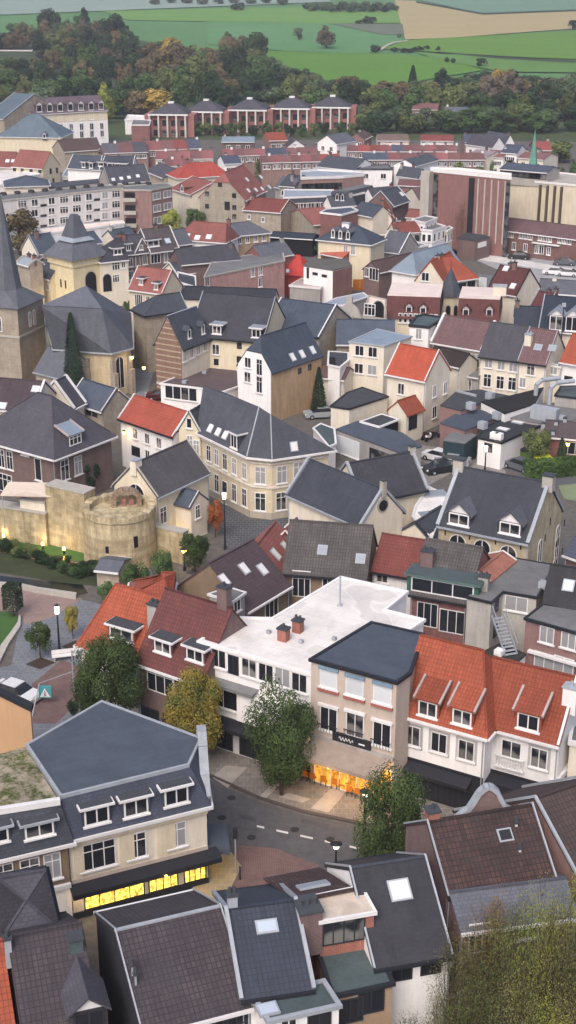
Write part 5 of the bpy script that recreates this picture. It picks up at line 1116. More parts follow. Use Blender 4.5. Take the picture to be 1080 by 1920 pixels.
gw4.wins('f', [D1(838,460)], 1.5, 1.4, 'grid'); gw4.wins('f', [D1(838,548)], 1.3, 1.4, 'grid'); gw4.wins('f', [D1(892,450)], .8, 1.1); gw4.wins('f', [D1(752,585)], 1.5, 2.9, 'archdark', 'archway'); gw4.dorm('f', [D1(850,355)], 1.8, 1.1)
# ================================================================ houses along the street behind the gate
bh = House('brick_house', 'brown brick house with a pointed brick gable and white windows', A=Cc(712,705), B=Cc(840,690), h=8.0, Rp=Cc(770,600), pitch=48, roof=SLATEP, wall=BRICKD, far=True); bh.row('f', Cc(735,755), Cc(815,742), 3, .9, 1.6); bh.row('f', Cc(737,828), Cc(815,815), 3, .9, 1.6); bh.dorm('f', [Cc(722,672)], 1.2, 1.2)
gq = House('brick_gable', 'pointed brick street gable with white coping on the brown brick house', A=Cc(765,698), B=Cc(838,688), h=8.05, D=3, axis='y', Rp=Cc(795,628), roof=SLATEP, wall=BRICKD, coping=(TRIM,.3,.3), far=True, cat='gable'); gq.wins('f', [Cc(793,672)], .8, .9)
bh2 = House('brick_house', 'brown brick house with slate roof, white dormer and pale gable coping', A=Cc(842,695), B=Cc(1005,675), h=8.0, Rp=Cc(870,565), pitch=46, roof=mat('brown_grey_slate','#5c5558','slate'), wall=BRICKD, coping=(TRIM,.25,.25), far=True); bh2.wins('f', [Cc(875,735)], 2.0, 1.7, 'wide'); bh2.wins('f', [Cc(933,730),Cc(978,722),Cc(1018,695)], .8, 1.6); bh2.dorm('f', [Cc(862,650)], 2.6, 1.2); bh2.skyl('f', [Cc(943,635)], .9, .9)
ny = House('town_house', 'cream three-storey house with red tiled roof and two tiny dormers near the church', A=D2(78,215), B=D2(305,245), h=8.6, Rp=D2(270,90), pitch=45, roof=PINKT, wall=YELLOW, far=True, coping=(TRIM,.2,.2)); ny.wins('f', [D2(132,297),D2(158,300),D2(208,310)], .8, 1.9); ny.wins('f', [D2(132,393),D2(158,397)], .8, 1.9); ny.dorm('f', [D2(160,175),D2(262,208)], 1.0, 1.0)
House('town_house', 'low navy roof behind the red-roofed cream house', A=D2(400,125), B=D2(635,85), h=6.0, Rp=D2(590,15), pitch=35, roof=SLATEB, wall=CREAM, coping=(TRIM,.3,.3), far=True)
Flat('blind_wall_house', 'cream blind wall with flat top right of the red-roofed cream house', [D2(408,180),D2(530,215),D2(525,140),D2(410,115)], 6.6, wall=YELLOW, roof=BITU, far=True, parapet=TRIM)
# pink brick workshop
pk = Flat('brick_warehouse', 'long faded pink brick warehouse with peeling paint and grey flat roof', [Cd(248,840),Cd(700,748),Cd(690,700),Cd(490,718),Cd(290,760)], 7.4, wall=mat('peeling_pink_brick','#a9706c','brick','#c9a8a2',vary=.3), roof=BITUG, parapet=(CONC), cat='warehouse', far=True, ph=.15)
pk.wins(0, [Cd(522,810),Cd(565,802),Cd(563,868)], .9, 1.6); pk.wins(0, [Cd(262,865)], 1.0, 1.6)
House('town_house', 'grey slate roofs between the red-roofed house and the pink warehouse', A=Cd(120,765), B=Cd(450,735), h=7.6, Rp=Cd(300,665), pitch=35, roof=mat('worn_slate','#56565f','slate'), wall=BRICKD, far=True)
House('town_house', 'grey-blue slate roof behind the pink warehouse, with reddish right end', A=Cd(575,735), B=Cd(745,705), h=7.2, Rp=Cd(640,645), pitch=38, roof=SLATEL, wall=BRICK, far=True)
House('tarpaulin_shed', 'bright red tent-like roof beside the pink warehouse', A=Cd(690,815), B=Cd(815,825), h=4.0, Rp=Cd(740,715), pitch=45, hip=(1.5,2), roof=mat('bright_red_sheet','#b5443f','flat','#a33c39',vary=.1), wall=mat('red_sheet_wall','#b0443f','plaster'), far=True, gutter=None, cat='shed')
# ================================================================ convent complex
SBb, SBc = P(D2(434,610),8.0), P(D2(622,540),8.0); e_ = (SBc-SBb).normalized(); SBa = SBb + Vector((-e_.y, e_.x, 0))*(P(D2(434,610),8.0)-P(D2(198,590),8.0)).length*.86
sb = House('striped_brick_house', 'house with striped brick and stone gable beside the church, slate roof with two dormers', A=proj(SBa), B=D2(434,610), h=8.0, Cc=D2(622,540), axis='y', Rp=D2(318,405), roof=SLATE, wall=CREAM, gutter=DTRIM, ridge=ZTRIM, cat='house')
STR = mat('striped_brick_and_stone','#7c5c4c','brick','#8c6a58')
m = MB(); x_=sb.W; m.box(.02,-.12,-.4,x_-.02,-.002,sb.h-.02); gab=[(.1,sb.h-.02),(x_-.1,sb.h-.02),(x_/2,sb.h+sb.rise-.3)]
m.add([(a,-.12,z) for a,z in gab]+[(a,-.002,z) for a,z in gab],[(0,1,2),(5,4,3),(0,3,4,1),(1,4,5,2),(2,5,3,0)]); m.build('brick_front', STR, sb.root)
for i in range(17):
    z = .8+i*.78
    hw = x_/2-.05 if z < sb.h else max(0,(x_/2)*(1-(z-sb.h)/sb.rise)-.15)
    if hw > .3: m = MB(); m.box(x_/2-hw,-.16,z,x_/2+hw,-.122,z+.17); m.build('stone_band', mat('stone_band_pale','#b5a58f','plaster'), sb.root)
sb.wins('f', [D2(245,812)], .9, 1.5); sb.row('r', D2(453,672), D2(592,600), 4, .8, 1.7, 'transc'); sb.dorm('r', [D2(485,525),D2(578,495)], 1.0, 1.4, 'gable', 'g')
bw = House('convent_wing', 'cream convent wing with long near-black slate roof and two white dormers', A=D2(490,528), B=D2(985,572), h=8.0, Rp=D2(800,266), pitch=43, roof=mat('black_blue_slate','#474850','slate','#3b3c44'), wall=YELLOW, gutter=DTRIM, coping=(ZTRIM,.2,.2), cat='convent')
bw.dorm('f', [D2(672,498),D2(938,522)], 1.6, 1.3, 'flat', 'w', roofm=ZINC); bw.wins('f', [D2(665,630)], 1.1, 1.5, 'w'); bw.wins('f', [D2(824,605),D2(822,698),D2(668,715)], .7, .9, 'dark')
cw = House('convent_wing', 'blue-grey slate convent wing with tall beige gable on its right', A=D3(268,492), B=D3(642,542), h=7.6, Cc=D3(848,428), Rp=D3(560,312), roof=mat('convent_navy_slate','#4e5765','slate','#444c59'), wall=STONE, gutter=DTRIM, coping=(TRIM,.3,.25), cat='convent')
cw.wins('f', [D3(285,550)], .9, 1.8, 'curt'); cw.wins('f', [D3(370,545)], 1.6, 1.0, 'dark')
House('convent_wing', 'slate roof behind the striped gable house at the convent corner', A=D2(192,392), B=D2(470,352), h=8.8, Rp=D2(380,255), pitch=42, hip=(3,0), roof=SLATE, wall=STONE, coping=(ZTRIM,.2,.2), gutter=DTRIM, cat='convent', far=True)
House('convent_wing', 'long dark slate roof strip behind the convent in front of the pink warehouse', A=D2(345,275), B=D2(1060,300), h=7.0, Rp=D2(700,215), pitch=36, roof=mat('far_black_slate','#42454f','slate'), wall=CREAM, gutter=None, cat='convent', far=True)
wg2 = House('gambrel_house', 'white house with clipped gable, blue-grey roof and rusty orange side wall', A=D3(97,725), B=D3(318,775), h=7.2, Cc=D3(640,655), axis='y', Rp=D3(208,560), clip=(.45,0), roof=mat('blue_grey_tiles','#4a5260','tiles','#414856'), wall=mat('rusty_side_wall','#c3a685','plaster','#a58a6c',vary=.35), gutter=None)
m = MB(); x_=wg2.W; m.box(0,-.1,-.4,x_,-.002,wg2.h); t_=.55; m.add([(0,-.1,wg2.h),(x_,-.1,wg2.h),(x_-x_/2*t_,-.1,wg2.h+wg2.rise*t_-.1),(x_/2*t_,-.1,wg2.h+wg2.rise*t_-.1),(0,-.002,wg2.h),(x_,-.002,wg2.h),(x_-x_/2*t_,-.002,wg2.h+wg2.rise*t_-.1),(x_/2*t_,-.002,wg2.h+wg2.rise*t_-.1)],[(0,1,2,3),(7,6,5,4),(0,4,5,1),(1,5,6,2),(2,6,7,3),(3,7,4,0)]); m.build('white_front', WHITE, wg2.root)
for p in (D3(165,718),D3(163,815)): u_,z_=wg2.face('f',p); put_window(wg2.root,(u_,-.1,z_),0,1.1,1.4,'w',False)
for p in (D3(243,750),D3(243,868)): u_,z_=wg2.face('f',p); put_window(wg2.root,(u_,-.1,z_),0,1.0,2.2,'trans',False)
wg2.skyl('r', [D3(463,682),D3(527,662),D3(598,635)], .7, 1.0, TRIM); wg2.wins('r', [D3(510,775),D3(577,750)], .7, .8, 'dark')
fb = Flat('courtyard_annex', 'single-storey annex with brown felt roof and white front with blue doors', [D2(292,862),D2(545,892),D2(700,922),D2(818,882),D2(812,742),D2(622,728)], 3.4, wall=WHITE, roof=BROWNF, parapet=(TRIM), cat='annex', ph=.12)
fb.row(0, D2(350,915), D2(510,935), 4, 1.2, 1.9, 'g', 'glazed_door'); fb.unit([D2(590,785),D2(455,850)], .6, .6, .4)
# ================================================================ centre: cream block, orange house
cb = Flat('apartment_block', 'cream block with a pale zinc roof and paired windows behind the orange house', [D4(62,752),D4(332,785),D4(545,712),D4(282,655)], 8.8, wall=CREAM, roof=BLUEM, parapet=ZTRIM, cat='apartment block', ph=.1)
cb.wins(0, [D4(142,820),D4(245,832),D4(137,958)], 1.3, 1.4, 'w'); cb.wins(0, [D4(240,970)], 1.3, 1.4, 'curt')
oo_ = House('town_house', 'cream house with bright orange tiled roof and white-edged gable in the middle', A=D4(352,985), B=D4(658,1045), h=7.0, Cc=D4(885,970), Rp=D4(600,798), roof=mat('clean_orange_tiles','#b95a44','tiles','#a24e3c'), wall=CREAM, gutter=TRIM, coping=(TRIM,.25,.25))
oo_.wins('f', [D4(466,1118)], 1.0, 1.5, 'w'); oo_.wins('r', [D4(725,1135),D4(808,1110)], .9, 1.6, 'curt'); oo_.wins('r', [E1(915,190)], 1.1, 1.6, 'w')
oa = House('orange_roof_annex', 'small white annex with an orange roof below the bigger orange-roofed house', A=E1(728,203), B=E1(842,165), h=3.9, Rp=E1(710,105), pitch=42, roof=ORANB, wall=CREAM, gutter=None, cat='annex'); oa.wins('f', [E1(770,255)], 1.6, 2.0, 'dark', 'door')
ca2 = Flat('low_house', 'low beige annex with dark flat roof beside the parked bicycles yard', [E1(218,150),E1(342,168),E1(600,85),E1(430,25),E1(330,60)], 4.0, wall=CREAM, roof=BITU, parapet=(DTRIM), cat='annex', ph=.1)
gg = Flat('garage', 'long low garage with dark sheet roof and white garage doors', [E1(250,305),E1(680,460),E1(830,420),E1(700,330),E1(400,250)], 3.0, wall=GREYW, roof=BITUB, parapet=None, cat='garage')
gg.win(0, gg.face(0,E1(330,385))[0], 1.3, 4.2, 2.2, 'blind', 'garage_door'); gg.win(0, gg.face(0,E1(570,450))[0], 1.2, 4.6, 2.2, 'dark', 'garage_opening')
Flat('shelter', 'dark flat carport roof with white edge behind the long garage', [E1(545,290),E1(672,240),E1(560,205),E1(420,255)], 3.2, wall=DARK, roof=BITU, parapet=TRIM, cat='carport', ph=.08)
Flat('low_white_shed', 'white block shed at the left end of the long garage', [E1(100,300),E1(205,425),E1(250,405),E1(240,305),E1(150,270)], 3.0, wall=WHITE, roof=BITUT, parapet=TRIM, cat='shed', ph=.1)
Flat('flat_annex', 'white box-shaped upper room on the slate roof left of the cream block', [D3(702,735),D3(782,752),D3(838,705),D3(838,655),D3(708,645)], 6.4, wall=WHITE, roof=BITU, parapet=TRIM, cat='roof room', ph=.1).wins(0, [D3(733,706)], 1.0, 1.0, 'dark')
bx = House('outbuilding', 'beige outbuilding with brown slate lean-to roof left of the cream block', A=D3(640,812), B=D3(812,832), h=4.6, Rp=D3(740,745), pitch=25, roof=BROWNT, wall=CREAM, cat='outbuilding'); bx.wins('f', [D3(728,905)], .9, 2.6, 'dark', 'door')
House('town_house', 'long navy roof strip between the convent gable and the white roof room', A=D3(760,590), B=D3(1150,595), h=6.4, Rp=D3(960,435), pitch=30, roof=SLATEB, wall=STONE)
bxr = Flat('roof_room', 'white box room with green-black roof on top of the navy roof', [D4(532,628),D4(680,642),D4(800,570),D4(640,545),D4(585,560)], 9.4, wall=WHITE, roof=BITUT, parapet=(DTRIM), cat='roof room', ph=.25); bxr.wins(0, [D4(603,690)], .9, 1.5, 'curt')
Flat('glass_canopy', 'white ribbed canopy beside the navy convent roof', [D3(670,322),D3(800,335),D3(970,275),D3(940,250),D3(760,285)], 5.4, wall=GREYW, roof=ZINC, parapet=TRIM, cat='canopy', ph=.1)
# ================================================================ town hall
th_ = House('town_hall', 'long sandstone town hall wing with dark red mansard roof and pale flat top', A=D4(345,565), B=D4(765,580), h=6.0, D=12, kind='mansard', mans=(1.7,3.0,.1), roof=DREDT, wall=YELLOW, top=PINKF, cat='town hall', far=True)
th_.dorm('f', [D4(527,500),D4(637,507)], 1.2, 1.1, 'gable', 'g'); th_.row('f', D4(460,565), D4(735,575), 8, .6, 1.5, 'g')
tp = Flat('town_hall_porch', 'ornate stone portal with dark doorway on the left of the town hall', [D4(172,560),D4(345,580),D4(345,430),D4(215,400)], 7.0, wall=YELLOW, roof=PINKF, parapet=(CONC), cat='portal', far=True); tp.wins(0, [D4(210,500)], 1.8, 1.8, 'grid'); tp.wins(0, [D4(290,525)], 1.7, 3.2, 'archdark', 'doorway')
q = tp.top(D4(292,420)); m = MB(); m.add([(-2,0,0),(2,0,0),(1.3,0,1.3),(.5,0,1.9),(.4,0,3),(-.4,0,3),(-.5,0,1.9),(-1.3,0,1.3),(-2,.5,0),(2,.5,0),(1.3,.5,1.3),(.5,.5,1.9),(.4,.5,3),(-.4,.5,3),(-.5,.5,1.9),(-1.3,.5,1.3)],[(0,1,2,3,4,5,6,7),tuple(range(15,7,-1))]+[(i,8+i,8+(i+1)%8,(i+1)%8) for i in range(8)]); m.build('gable', CONC, tp.root, (q.x,.0,q.z-.2))
tr_ = empty('corner_turret', P(D4(832,770),0), R(10), 'round stone turret with pointed slate spire on the town hall corner', 'turret')
q = P(D4(832,700),0); H1 = hh(D4(832,700), D4(835,378)); tr_.location = (q.x,q.y,0)
HS = hh(D4(832,700), D4(850,175)); m = MB(); m.cyl((0,0),1.75,1.7,-.5,H1,8); m.build('wall', YELLOW, tr_); m = MB(); m.cyl((0,0),2.1,.05,H1-.1,HS,8); m.build('spire', SLATE, tr_); m = MB(); m.cyl((0,0),.06,.03,HS-.1,HS+1.0,6); m.build('finial', DTRIM, tr_)
for a in (-112.5,-67.5,-22.5): aa = R(a+0); k = 1.72*math.cos(R(22.5))+.01; put_window(tr_, (k*math.cos(aa),k*math.sin(aa),H1-2.6), aa+R(90), .7, 2.0, 'archdark', True)
t2_ = House('town_hall_wing', 'dark red mansard wing with pale roof right of the turret', A=D5(150,505), B=D5(478,520), h=6.4, D=11, kind='mansard', mans=(1.8,3.0,.1), roof=DREDT, wall=YELLOW, top=PINKF, cat='town hall', far=True)
t2_.dorm('f', [D5(222,440),D5(405,440)], 1.2, 1.2, 'gable', 'g'); t2_.row('r', D5(505,415), D5(560,385), 3, .8, 3.2, 'g'); t2_.stack(Vector((t2_.W*.95,5,t2_.h+3.2)), 2.0,1.5,1.2, CREAM, 0, .2)
bg = House('town_house', 'cream gable house with faded brown-red roof behind the town hall', A=D5(392,262), B=D5(618,300), h=8.0, Cc=D5(795,238), Rp=D5(600,90), roof=DREDT, wall=CREAM, far=True, coping=(DTRIM,.2,.15)); bg.skyl('f', [D5(535,97),D5(588,235)], .8, .9, TRIM)
Flat('garage', 'brick garage with white door between the orange house and the cream gable', [D5(290,250),D5(385,262),D5(430,150),D5(320,140)], 4.0, wall=BRICKP, roof=BITUG, parapet=None, cat='garage', far=True).wins(0, [D5(357,222)], 1.4, 2.4, 'blind', 'garage_door')
ot = House('town_house', 'orange hipped roof house behind the slate turret', A=D4(800,280), B=D4(1060,245), h=6.6, Rp=D4(900,82), pitch=42, hip=(0,3), roof=ORANT, wall=CREAM, far=True); ot.wins('f', [D4(942,330),D4(1010,310)], 1.6, 1.6, 'dark')
og = House('town_house', 'cream gabled front attached to the orange roof behind the turret', A=D4(582,262), B=D4(800,285), h=6.8, D=9, axis='y', Rp=D4(722,130), roof=ORANT, wall=CREAM, far=True); og.wins('f', [D4(655,245),D4(650,350)], 1.4, 1.5)
lb = House('barn', 'white-walled barn with pale blue metal roof and slate front slope', A=D4(395,185), B=D4(580,215), h=6.8, Cc=D4(805,100), axis='y', Rp=D4(490,80), hip=(2.5,0), roof=BLUEM, wall=WHITE, far=True, cat='barn')
bs2 = House('brick_cottage', 'small dark brick cottage with white framed glass door, brown roof', A=D4(172,180), B=D4(295,205), h=5.6, D=11, axis='y', Rp=D4(232,128), roof=BROWNT, wall=BRICKD, far=True, cat='cottage'); bs2.wins('f', [D4(200,208)], 1.0, 1.6); bs2.wins('f', [D4(254,225)], 2.2, 2.2, 'wide')
# ================================================================ houses right of the centre
bp = House('town_house', 'cream house with wide purple-brown roof and stepped pale parapet', A=D5(-40,660), B=D5(350,726), h=7.4, Rp=D5(280,498), pitch=42, roof=PURPT, wall=CREAM, coping=(TRIM,.6,.7), gutter=TRIM)
bp.wins('f', [D5(128,758),D5(152,762)], .5, .8, 'dark'); bp.wins('f', [D5(210,842)], 1.1, 2.4, 'trans'); bp.wins('f', [D5(300,815)], 1.4, 1.8, 'transc')
House('bay_extension', 'curved grey canopy and white rear extension below the purple-brown roof', A=D5(135,915), B=D5(322,945), h=4.2, D=3, pitch=12, roof=BITUG, wall=GREYW, cat='extension').wins('f', [D5(165,985),D5(235,1000)], 1.2, 1.6, 'wide')
House('black_gable', 'dark roof gable behind the orange roofed cream house', A=D5(-90,800), B=D5(175,860), h=6.0, D=4, Rp=D5(20,715), pitch=45, roof=mat('dark_brown_slate','#3b3230','slate'), wall=CREAM, cat='house')  # roof in one very dark brown slate colour
s1 = House('town_house', 'cream row house with dark grey roof and six shuttered windows', A=D5(330,770), B=D5(630,808), h=7.2, Rp=D5(640,545), pitch=42, roof=mat('grey_slate_row','#54535b','slate'), wall=CREAM, gutter=DTRIM)
for p in (D5(400,825),D5(498,842),D5(600,858)): s1.wins('f', [p], 1.1, 1.6, 'transc')
for p in (D5(390,968),D5(490,985),D5(588,995)): s1.wins('f', [p], 1.1, 1.8, 'trans')
s2 = House('town_house', 'cream row house with purple roof and a small pale chimney at its left', A=D5(632,808), B=D5(850,838), h=7.2, Rp=D5(860,580), pitch=42, roof=PURPT, wall=CREAM, gutter=DTRIM, coping=(ZTRIM,.2,.2)); s2.wins('f', [D5(728,880)], 1.1, 1.7, 'trans'); s2.wins('f', [D5(665,985)], .9, 1.4, 'curt'); s2.skyl('f', [D5(785,712),D5(895,718)], .9, .8, ZINC)
s2.chim('f', D5(715,610), .9,.9,1.2, CREAM, 2)
s3 = House('town_house', 'orange tiled roof over a white wall at the right edge in the middle', A=D5(962,812), B=D5(1180,850), h=7.2, Rp=D5(1080,610), pitch=42, roof=ORANB, wall=WHITE, gutter=TRIM); s3.wins('f', [D5(1022,950)], 1.2, .5, 'dark')
Flat('back_porch', 'narrow cream bay between the purple roof and the orange roof', [D5(855,850),D5(960,868),D5(985,800),D5(880,790)], 6.4, wall=CREAM, roof=ZINC, parapet=TRIM, cat='bay', ph=.1).wins(0, [D5(905,880)], 1.2, 1.5, 'curt')
nr = House('town_house', 'big navy slate roof with two ornate white dormers at the right', A=D5(790,562), B=D5(1250,600), h=8.4, Rp=D5(1000,322), pitch=48, roof=mat('deep_navy_slate','#3c4454','slate','#343b49'), wall=CREAM, coping=(ZTRIM,.25,.2), far=True); nr.dorm('f', [D5(925,520),D5(1050,528)], 2.1, 2.2, 'gable', 'tall', roofm=ZINC)
House('town_house', 'dark slate lower roof left of the ornate white dormers', A=D5(600,545), B=D5(800,552), h=7.8, Rp=D5(820,400), pitch=35, roof=mat('deep_navy_slate2','#3f4450','slate'), wall=CREAM, far=True)
House('town_house', 'red-brown roof corner below the car park at right', A=D5(730,380), B=D5(860,400), h=7.2, Rp=D5(880,290), pitch=35, roof=DREDT, wall=CREAM, far=True, coping=(ZTRIM,.2,.2))
House('town_house', 'grey slate gabled roof at the right edge below the car park', A=D5(785,275), B=D5(1150,300), h=7.0, Rp=D5(960,190), pitch=35, roof=SLATEL, wall=GREYW, far=True)
# yard sheds right
a1 = Flat('restaurant_extension', 'dark flat-roofed extension with vents behind the orange roofed house', [E2(165,215),E2(300,250),E2(440,200),E2(620,150),E2(430,110),E2(270,125)], 4.2, wall=BRICKP, roof=BITU, parapet=None, cat='extension'); a1.unit([E2(370,220),E2(500,150)], 1.0, .8, .9); a1.unit([E2(340,135)], 3.2, .3, .3, ZTRIM, 'duct')
a2 = Flat('restaurant_extension', 'blue-grey flat-roofed extension with white air unit beside the dark green shed', [E2(165,335),E2(330,385),E2(560,290),E2(430,245),E2(290,260)], 3.6, wall=BRICKP, roof=BITUB, parapet=None, cat='extension'); a2.unit([E2(548,285),E2(450,350)], 1.0, .8, .9)
a3 = Flat('white_garage', 'white-walled low building with dark roof and air conditioners in the yard', [E2(420,435),E2(575,470),E2(730,400),E2(900,330),E2(640,290),E2(450,370)], 3.4, wall=WHITE, roof=mat('near_black_felt','#3a3b40','flat','#303136'), parapet=(DTRIM), cat='garage', ph=.15); a3.unit([E2(530,420),E2(560,425)], .9, .7, .8, WHITE); a3.skyl([E2(588,375),E2(690,330)], 1.3, .8, TRIM); a3.wins(0, [E2(488,500)], 1.1, 1.1, 'dark')
a4 = Flat('dark_green_shed', 'dark teal shed with grey flat roof in the yard', [E2(185,450),E2(330,470),E2(410,415),E2(300,390),E2(240,400)], 3.0, wall=mat('dark_teal_boards','#2d4048','plaster','#26363d'), roof=BITUG, parapet=None, cat='shed')
a5 = Flat('white_rear_wing', 'long white rear wing with black roof edge crossing the yards', [E2(600,270),E2(800,205),E2(860,95),E2(640,150),E2(440,190)], 4.6, wall=WHITE, roof=mat('black_roof_edge','#2b2a2c','flat'), parapet=None, cat='wing')
a6 = Flat('rooftop_kitchen', 'grey roofs with fat silver ventilation ducts at the right edge', [E2(640,300),E2(860,340),E2(1150,300),E2(1150,200),E2(800,200)], 3.8, wall=GREYW, roof=BITUG, parapet=None, cat='low building'); a6.unit([E2(870,270)], 3.4, 1.2, 1.6); a6.unit([E2(975,300),E2(720,225)], 1.0, .8, .6)
for k,(x0,y0) in enumerate(((805,130),(900,150))):
    q = a6.top(E2(x0,y0+60)); m = MB()
    pts_ = [(0,0,0),(0,0,2.2),(.5,.6,2.8),(2.2,2.4,2.9)]
    for i in range(3): m.tube(pts_[i],pts_[i+1],.3,.3,10)
    m.build('duct', ZTRIM, a6.root, q)
a7 = Flat('green_roof_shed', 'green-grey flat roof on glass walls at the right edge above the ducts', [E2(940,150),E2(1150,175),E2(1150,85),E2(980,90)], 5.2, wall=GREYW, roof=BITUT, parapet=(DTRIM), cat='low building', ph=.1)
a8 = House('low_house', 'long low dark roof dotted with vents and lit red doorways at right edge', A=E2(860,420), B=E2(1200,450), h=3.4, Rp=E2(1000,330), pitch=20, roof=mat('brown_felt_tiles','#5b5154','slate'), wall=BRICK, cat='house'); a8.wins('f', [E2(1050,505)], 2.6, 1.6, 'wide')
for p in ((945,350),(1005,330),(860,365),(925,415)): a8.stack(a8.rp('f', E2(*p), 0), .4,.4,.5, ZTRIM, 0)
House('row_roof', 'striped blue-grey corrugated roof at the right edge beside the stone hall', A=E2(1010,1210), B=E2(1200,1280), h=4.6, Rp=E2(1090,860), pitch=40, roof=mat('corrugated_blue','#5d6374','tiles','#50566a'), wall=BRICKD, cat='low building')
# ================================================================ modern church, brick row, car park side
F_ = True
mc = Flat('modern_church', 'modern brick church block with concrete fins and pale roof edge', [Cf(102,292),Cf(640,345),Cf(640,318),Cf(300,282),Cf(100,276)], 15.5, wall=mat('church_brown_brick','#8c5f5b','brick','#7c5350'), roof=PINKF, parapet=(TRIM), cat='church', far=F_, ph=.4, pw=.4)
(x,y),(a,b_),L = mc.faces[0]
def strip(bd, f, fx0, fx1, z0, z1, m, nm, t=.12): bd.band(f, z0, z1, m, nm, t, bd.faces[f][2]*fx0, bd.faces[f][2]*fx1)
strip(mc,0,-.08,.03,-.5,15.6,CONC,'concrete_fin',1.6); strip(mc,0,.04,.1,0,15,GLASS,'window_strip'); strip(mc,0,.49,.56,3,15,GLASS,'window_strip')
for i in range(5): strip(mc,0,.6+.083*i,.615+.083*i,2.5,15,CONC,'concrete_fin',.14)
strip(mc,0,.95,1.0,-.5,15,GLASS,'window_strip')
mn = Flat('church_nave', 'pale beige tapering nave of the modern church with vertical slit windows', [Cf(640,350),Cf(1400,420),Cf(1400,350),Cf(900,300),Cf(640,330)], 13.0, wall=mat('nave_pale_render','#d9ceb8','plaster','#cabfa9'), roof=CONC, parapet=TRIM, cat='church', far=F_, ph=.3)
for fx in (.27,.335,.4,.46): strip(mn,0,fx,fx+.018,-.5,12.6,mat('dark_slit','#5f5248','plaster'),'slit_window',.5)
rm_ = House('roof_lantern', 'raised roof lantern with ribbon windows on top of the modern church', A=Cf(567,276), B=Cf(885,302), h=15.1, D=7, z0=12.6, pitch=12, roof=SLATEB, wall=CONC, cat='church roof', far=F_); rm_.row('f', Cf(615,300), Cf(835,322), 4, 5.2, 1.5, 'dark')
sp_ = empty('green_spire', P(Cf(775,420),0)*1.0, 0, 'slim green copper spire behind the modern church', 'spire'); q = P(Cf(776,470),0); H2 = hh(Cf(776,470), Cf(776,272)); H3 = hh(Cf(776,470), Cf(790,10)); sp_.location = (q.x,q.y,0)
m = MB(); m.cyl((0,0),1.3,1.2,-.5,H2,6); m.build('base', CONC, sp_); m = MB(); m.cyl((0,0),1.15,.04,H2,H3,6); m.build('spire', GREENC, sp_)
br_ = House('brick_row', 'long brown brick housing row with many white windows by the car park', A=Cf(440,668), B=Cf(1200,765), h=4.9, Rp=Cf(760,625), pitch=24, roof=mat('row_brown_roof','#6d5557','slate','#5d4a4d'), wall=mat('row_brown_brick','#7a5550','brick'), far=F_, cat='terrace')
for grp in (468,580,708,838,970): br_.row('f', Cf(grp,695+(grp-468)*.12), Cf(grp+66,705+(grp-468)*.12), 3, .8, 1.2)
br_.row('f', Cf(585,785), Cf(895,830), 5, .9, 1.6); br_.wins('f', [Cf(840,820)], 1.6, 1.8, 'wide'); br_.band('f', 3.1, 3.3, TRIM, 'canopy', .6, 12, 18)
bx1 = Flat('brick_garage', 'low brick building with a white sign board beside the car park', [Cf(280,745),Cf(400,762),Cf(500,735),Cf(420,705),Cf(330,712)], 4.0, wall=BRICKD, roof=BITU, parapet=None, cat='garage', far=F_); bx1.band(1, 2.4, 3.4, TRIM, 'sign_board', .12, 1, 4)
# ================================================================ white terraces centre right
hs = [
 ('black mansard house with white oval dormer windows left of the orange gable', Ce(290,490), Ce(465,460), 8.0, 9, NAVYT, WHITE),
]
k1 = House('town_house', 'dark flat-topped slate house with blue-black end wall behind the orange gable', A=Ce(155,545), B=Ce(285,560), h=7.0, D=12, kind='mansard', mans=(1.0,2.6), roof=SLATE, wall=WHITE, top=BITUG, far=F_); k1.dorm('f', [Ce(195,505),Ce(238,508)], 1.0, 1.3, 'gable', 'g', roofm=SLATE)
k2 = Flat('town_house', 'blue-black clad block with pale roof edge behind the orange gable', [Ce(290,495),Ce(470,455),Ce(440,425),Ce(300,450)], 9.0, wall=NAVYT, roof=BITU, parapet=TRIM, far=F_)
k3 = Flat('town_house', 'red brick flat-roofed house left of the slate blue roofs', [Ce(80,615),Ce(232,632),Ce(350,600),Ce(300,575),Ce(130,590)], 9.0, wall=BRICK, roof=SLATEB, parapet=TRIM, far=F_)
k4 = House('town_house', 'blue slate roof between red brick block and dark mansard', A=Ce(310,610), B=Ce(460,640), h=8.4, Rp=Ce(420,545), pitch=35, roof=SLATEB, wall=CREAM, far=F_)
k5 = House('town_house', 'white house with orange clipped roof and two skylights in the centre right', A=Ce(440,690), B=Ce(620,692), h=6.5, Rp=Ce(540,555), D=9, axis='y', roof=mat('pale_orange_tiles','#b4604c','tiles','#a05544'), wall=CREAM, far=F_); k5.wins('f', [Ce(505,715)], .7, .8, 'dark'); k5.skyl('r', [Ce(580,605),Ce(605,635)], .8, .9, TRIM)
k6 = House('mansion', 'pale yellow house with blue slate hipped roof and three round dormers', A=Ce(62,800), B=Ce(445,838), h=8.2, Rp=Ce(250,700), pitch=38, hip=(4,4), roof=mat('blue_slate_dark','#48505e','slate'), wall=YELLOW, cat='mansion'); k6.dorm('f', [Ce(172,765),Ce(225,772),Ce(280,778)], 1.0, 1.5, 'gable', 'g', roofm=SLATEL); k6.wins('f', [Ce(262,885),Ce(316,880)], .9, 1.9, 'curt'); k6.stack(k6.rp('f', Ce(268,712), 0), 1.4,1,.6, WHITE, 0)
k7 = House('annex', 'small salmon-red roofed annex in front of the pale yellow mansion', A=Ce(85,905), B=Ce(245,935), h=5.6, Rp=Ce(170,865), pitch=25, roof=mat('salmon_sheet','#b06252','flat','#a05a4c'), wall=BRICK, far=F_, cat='annex')
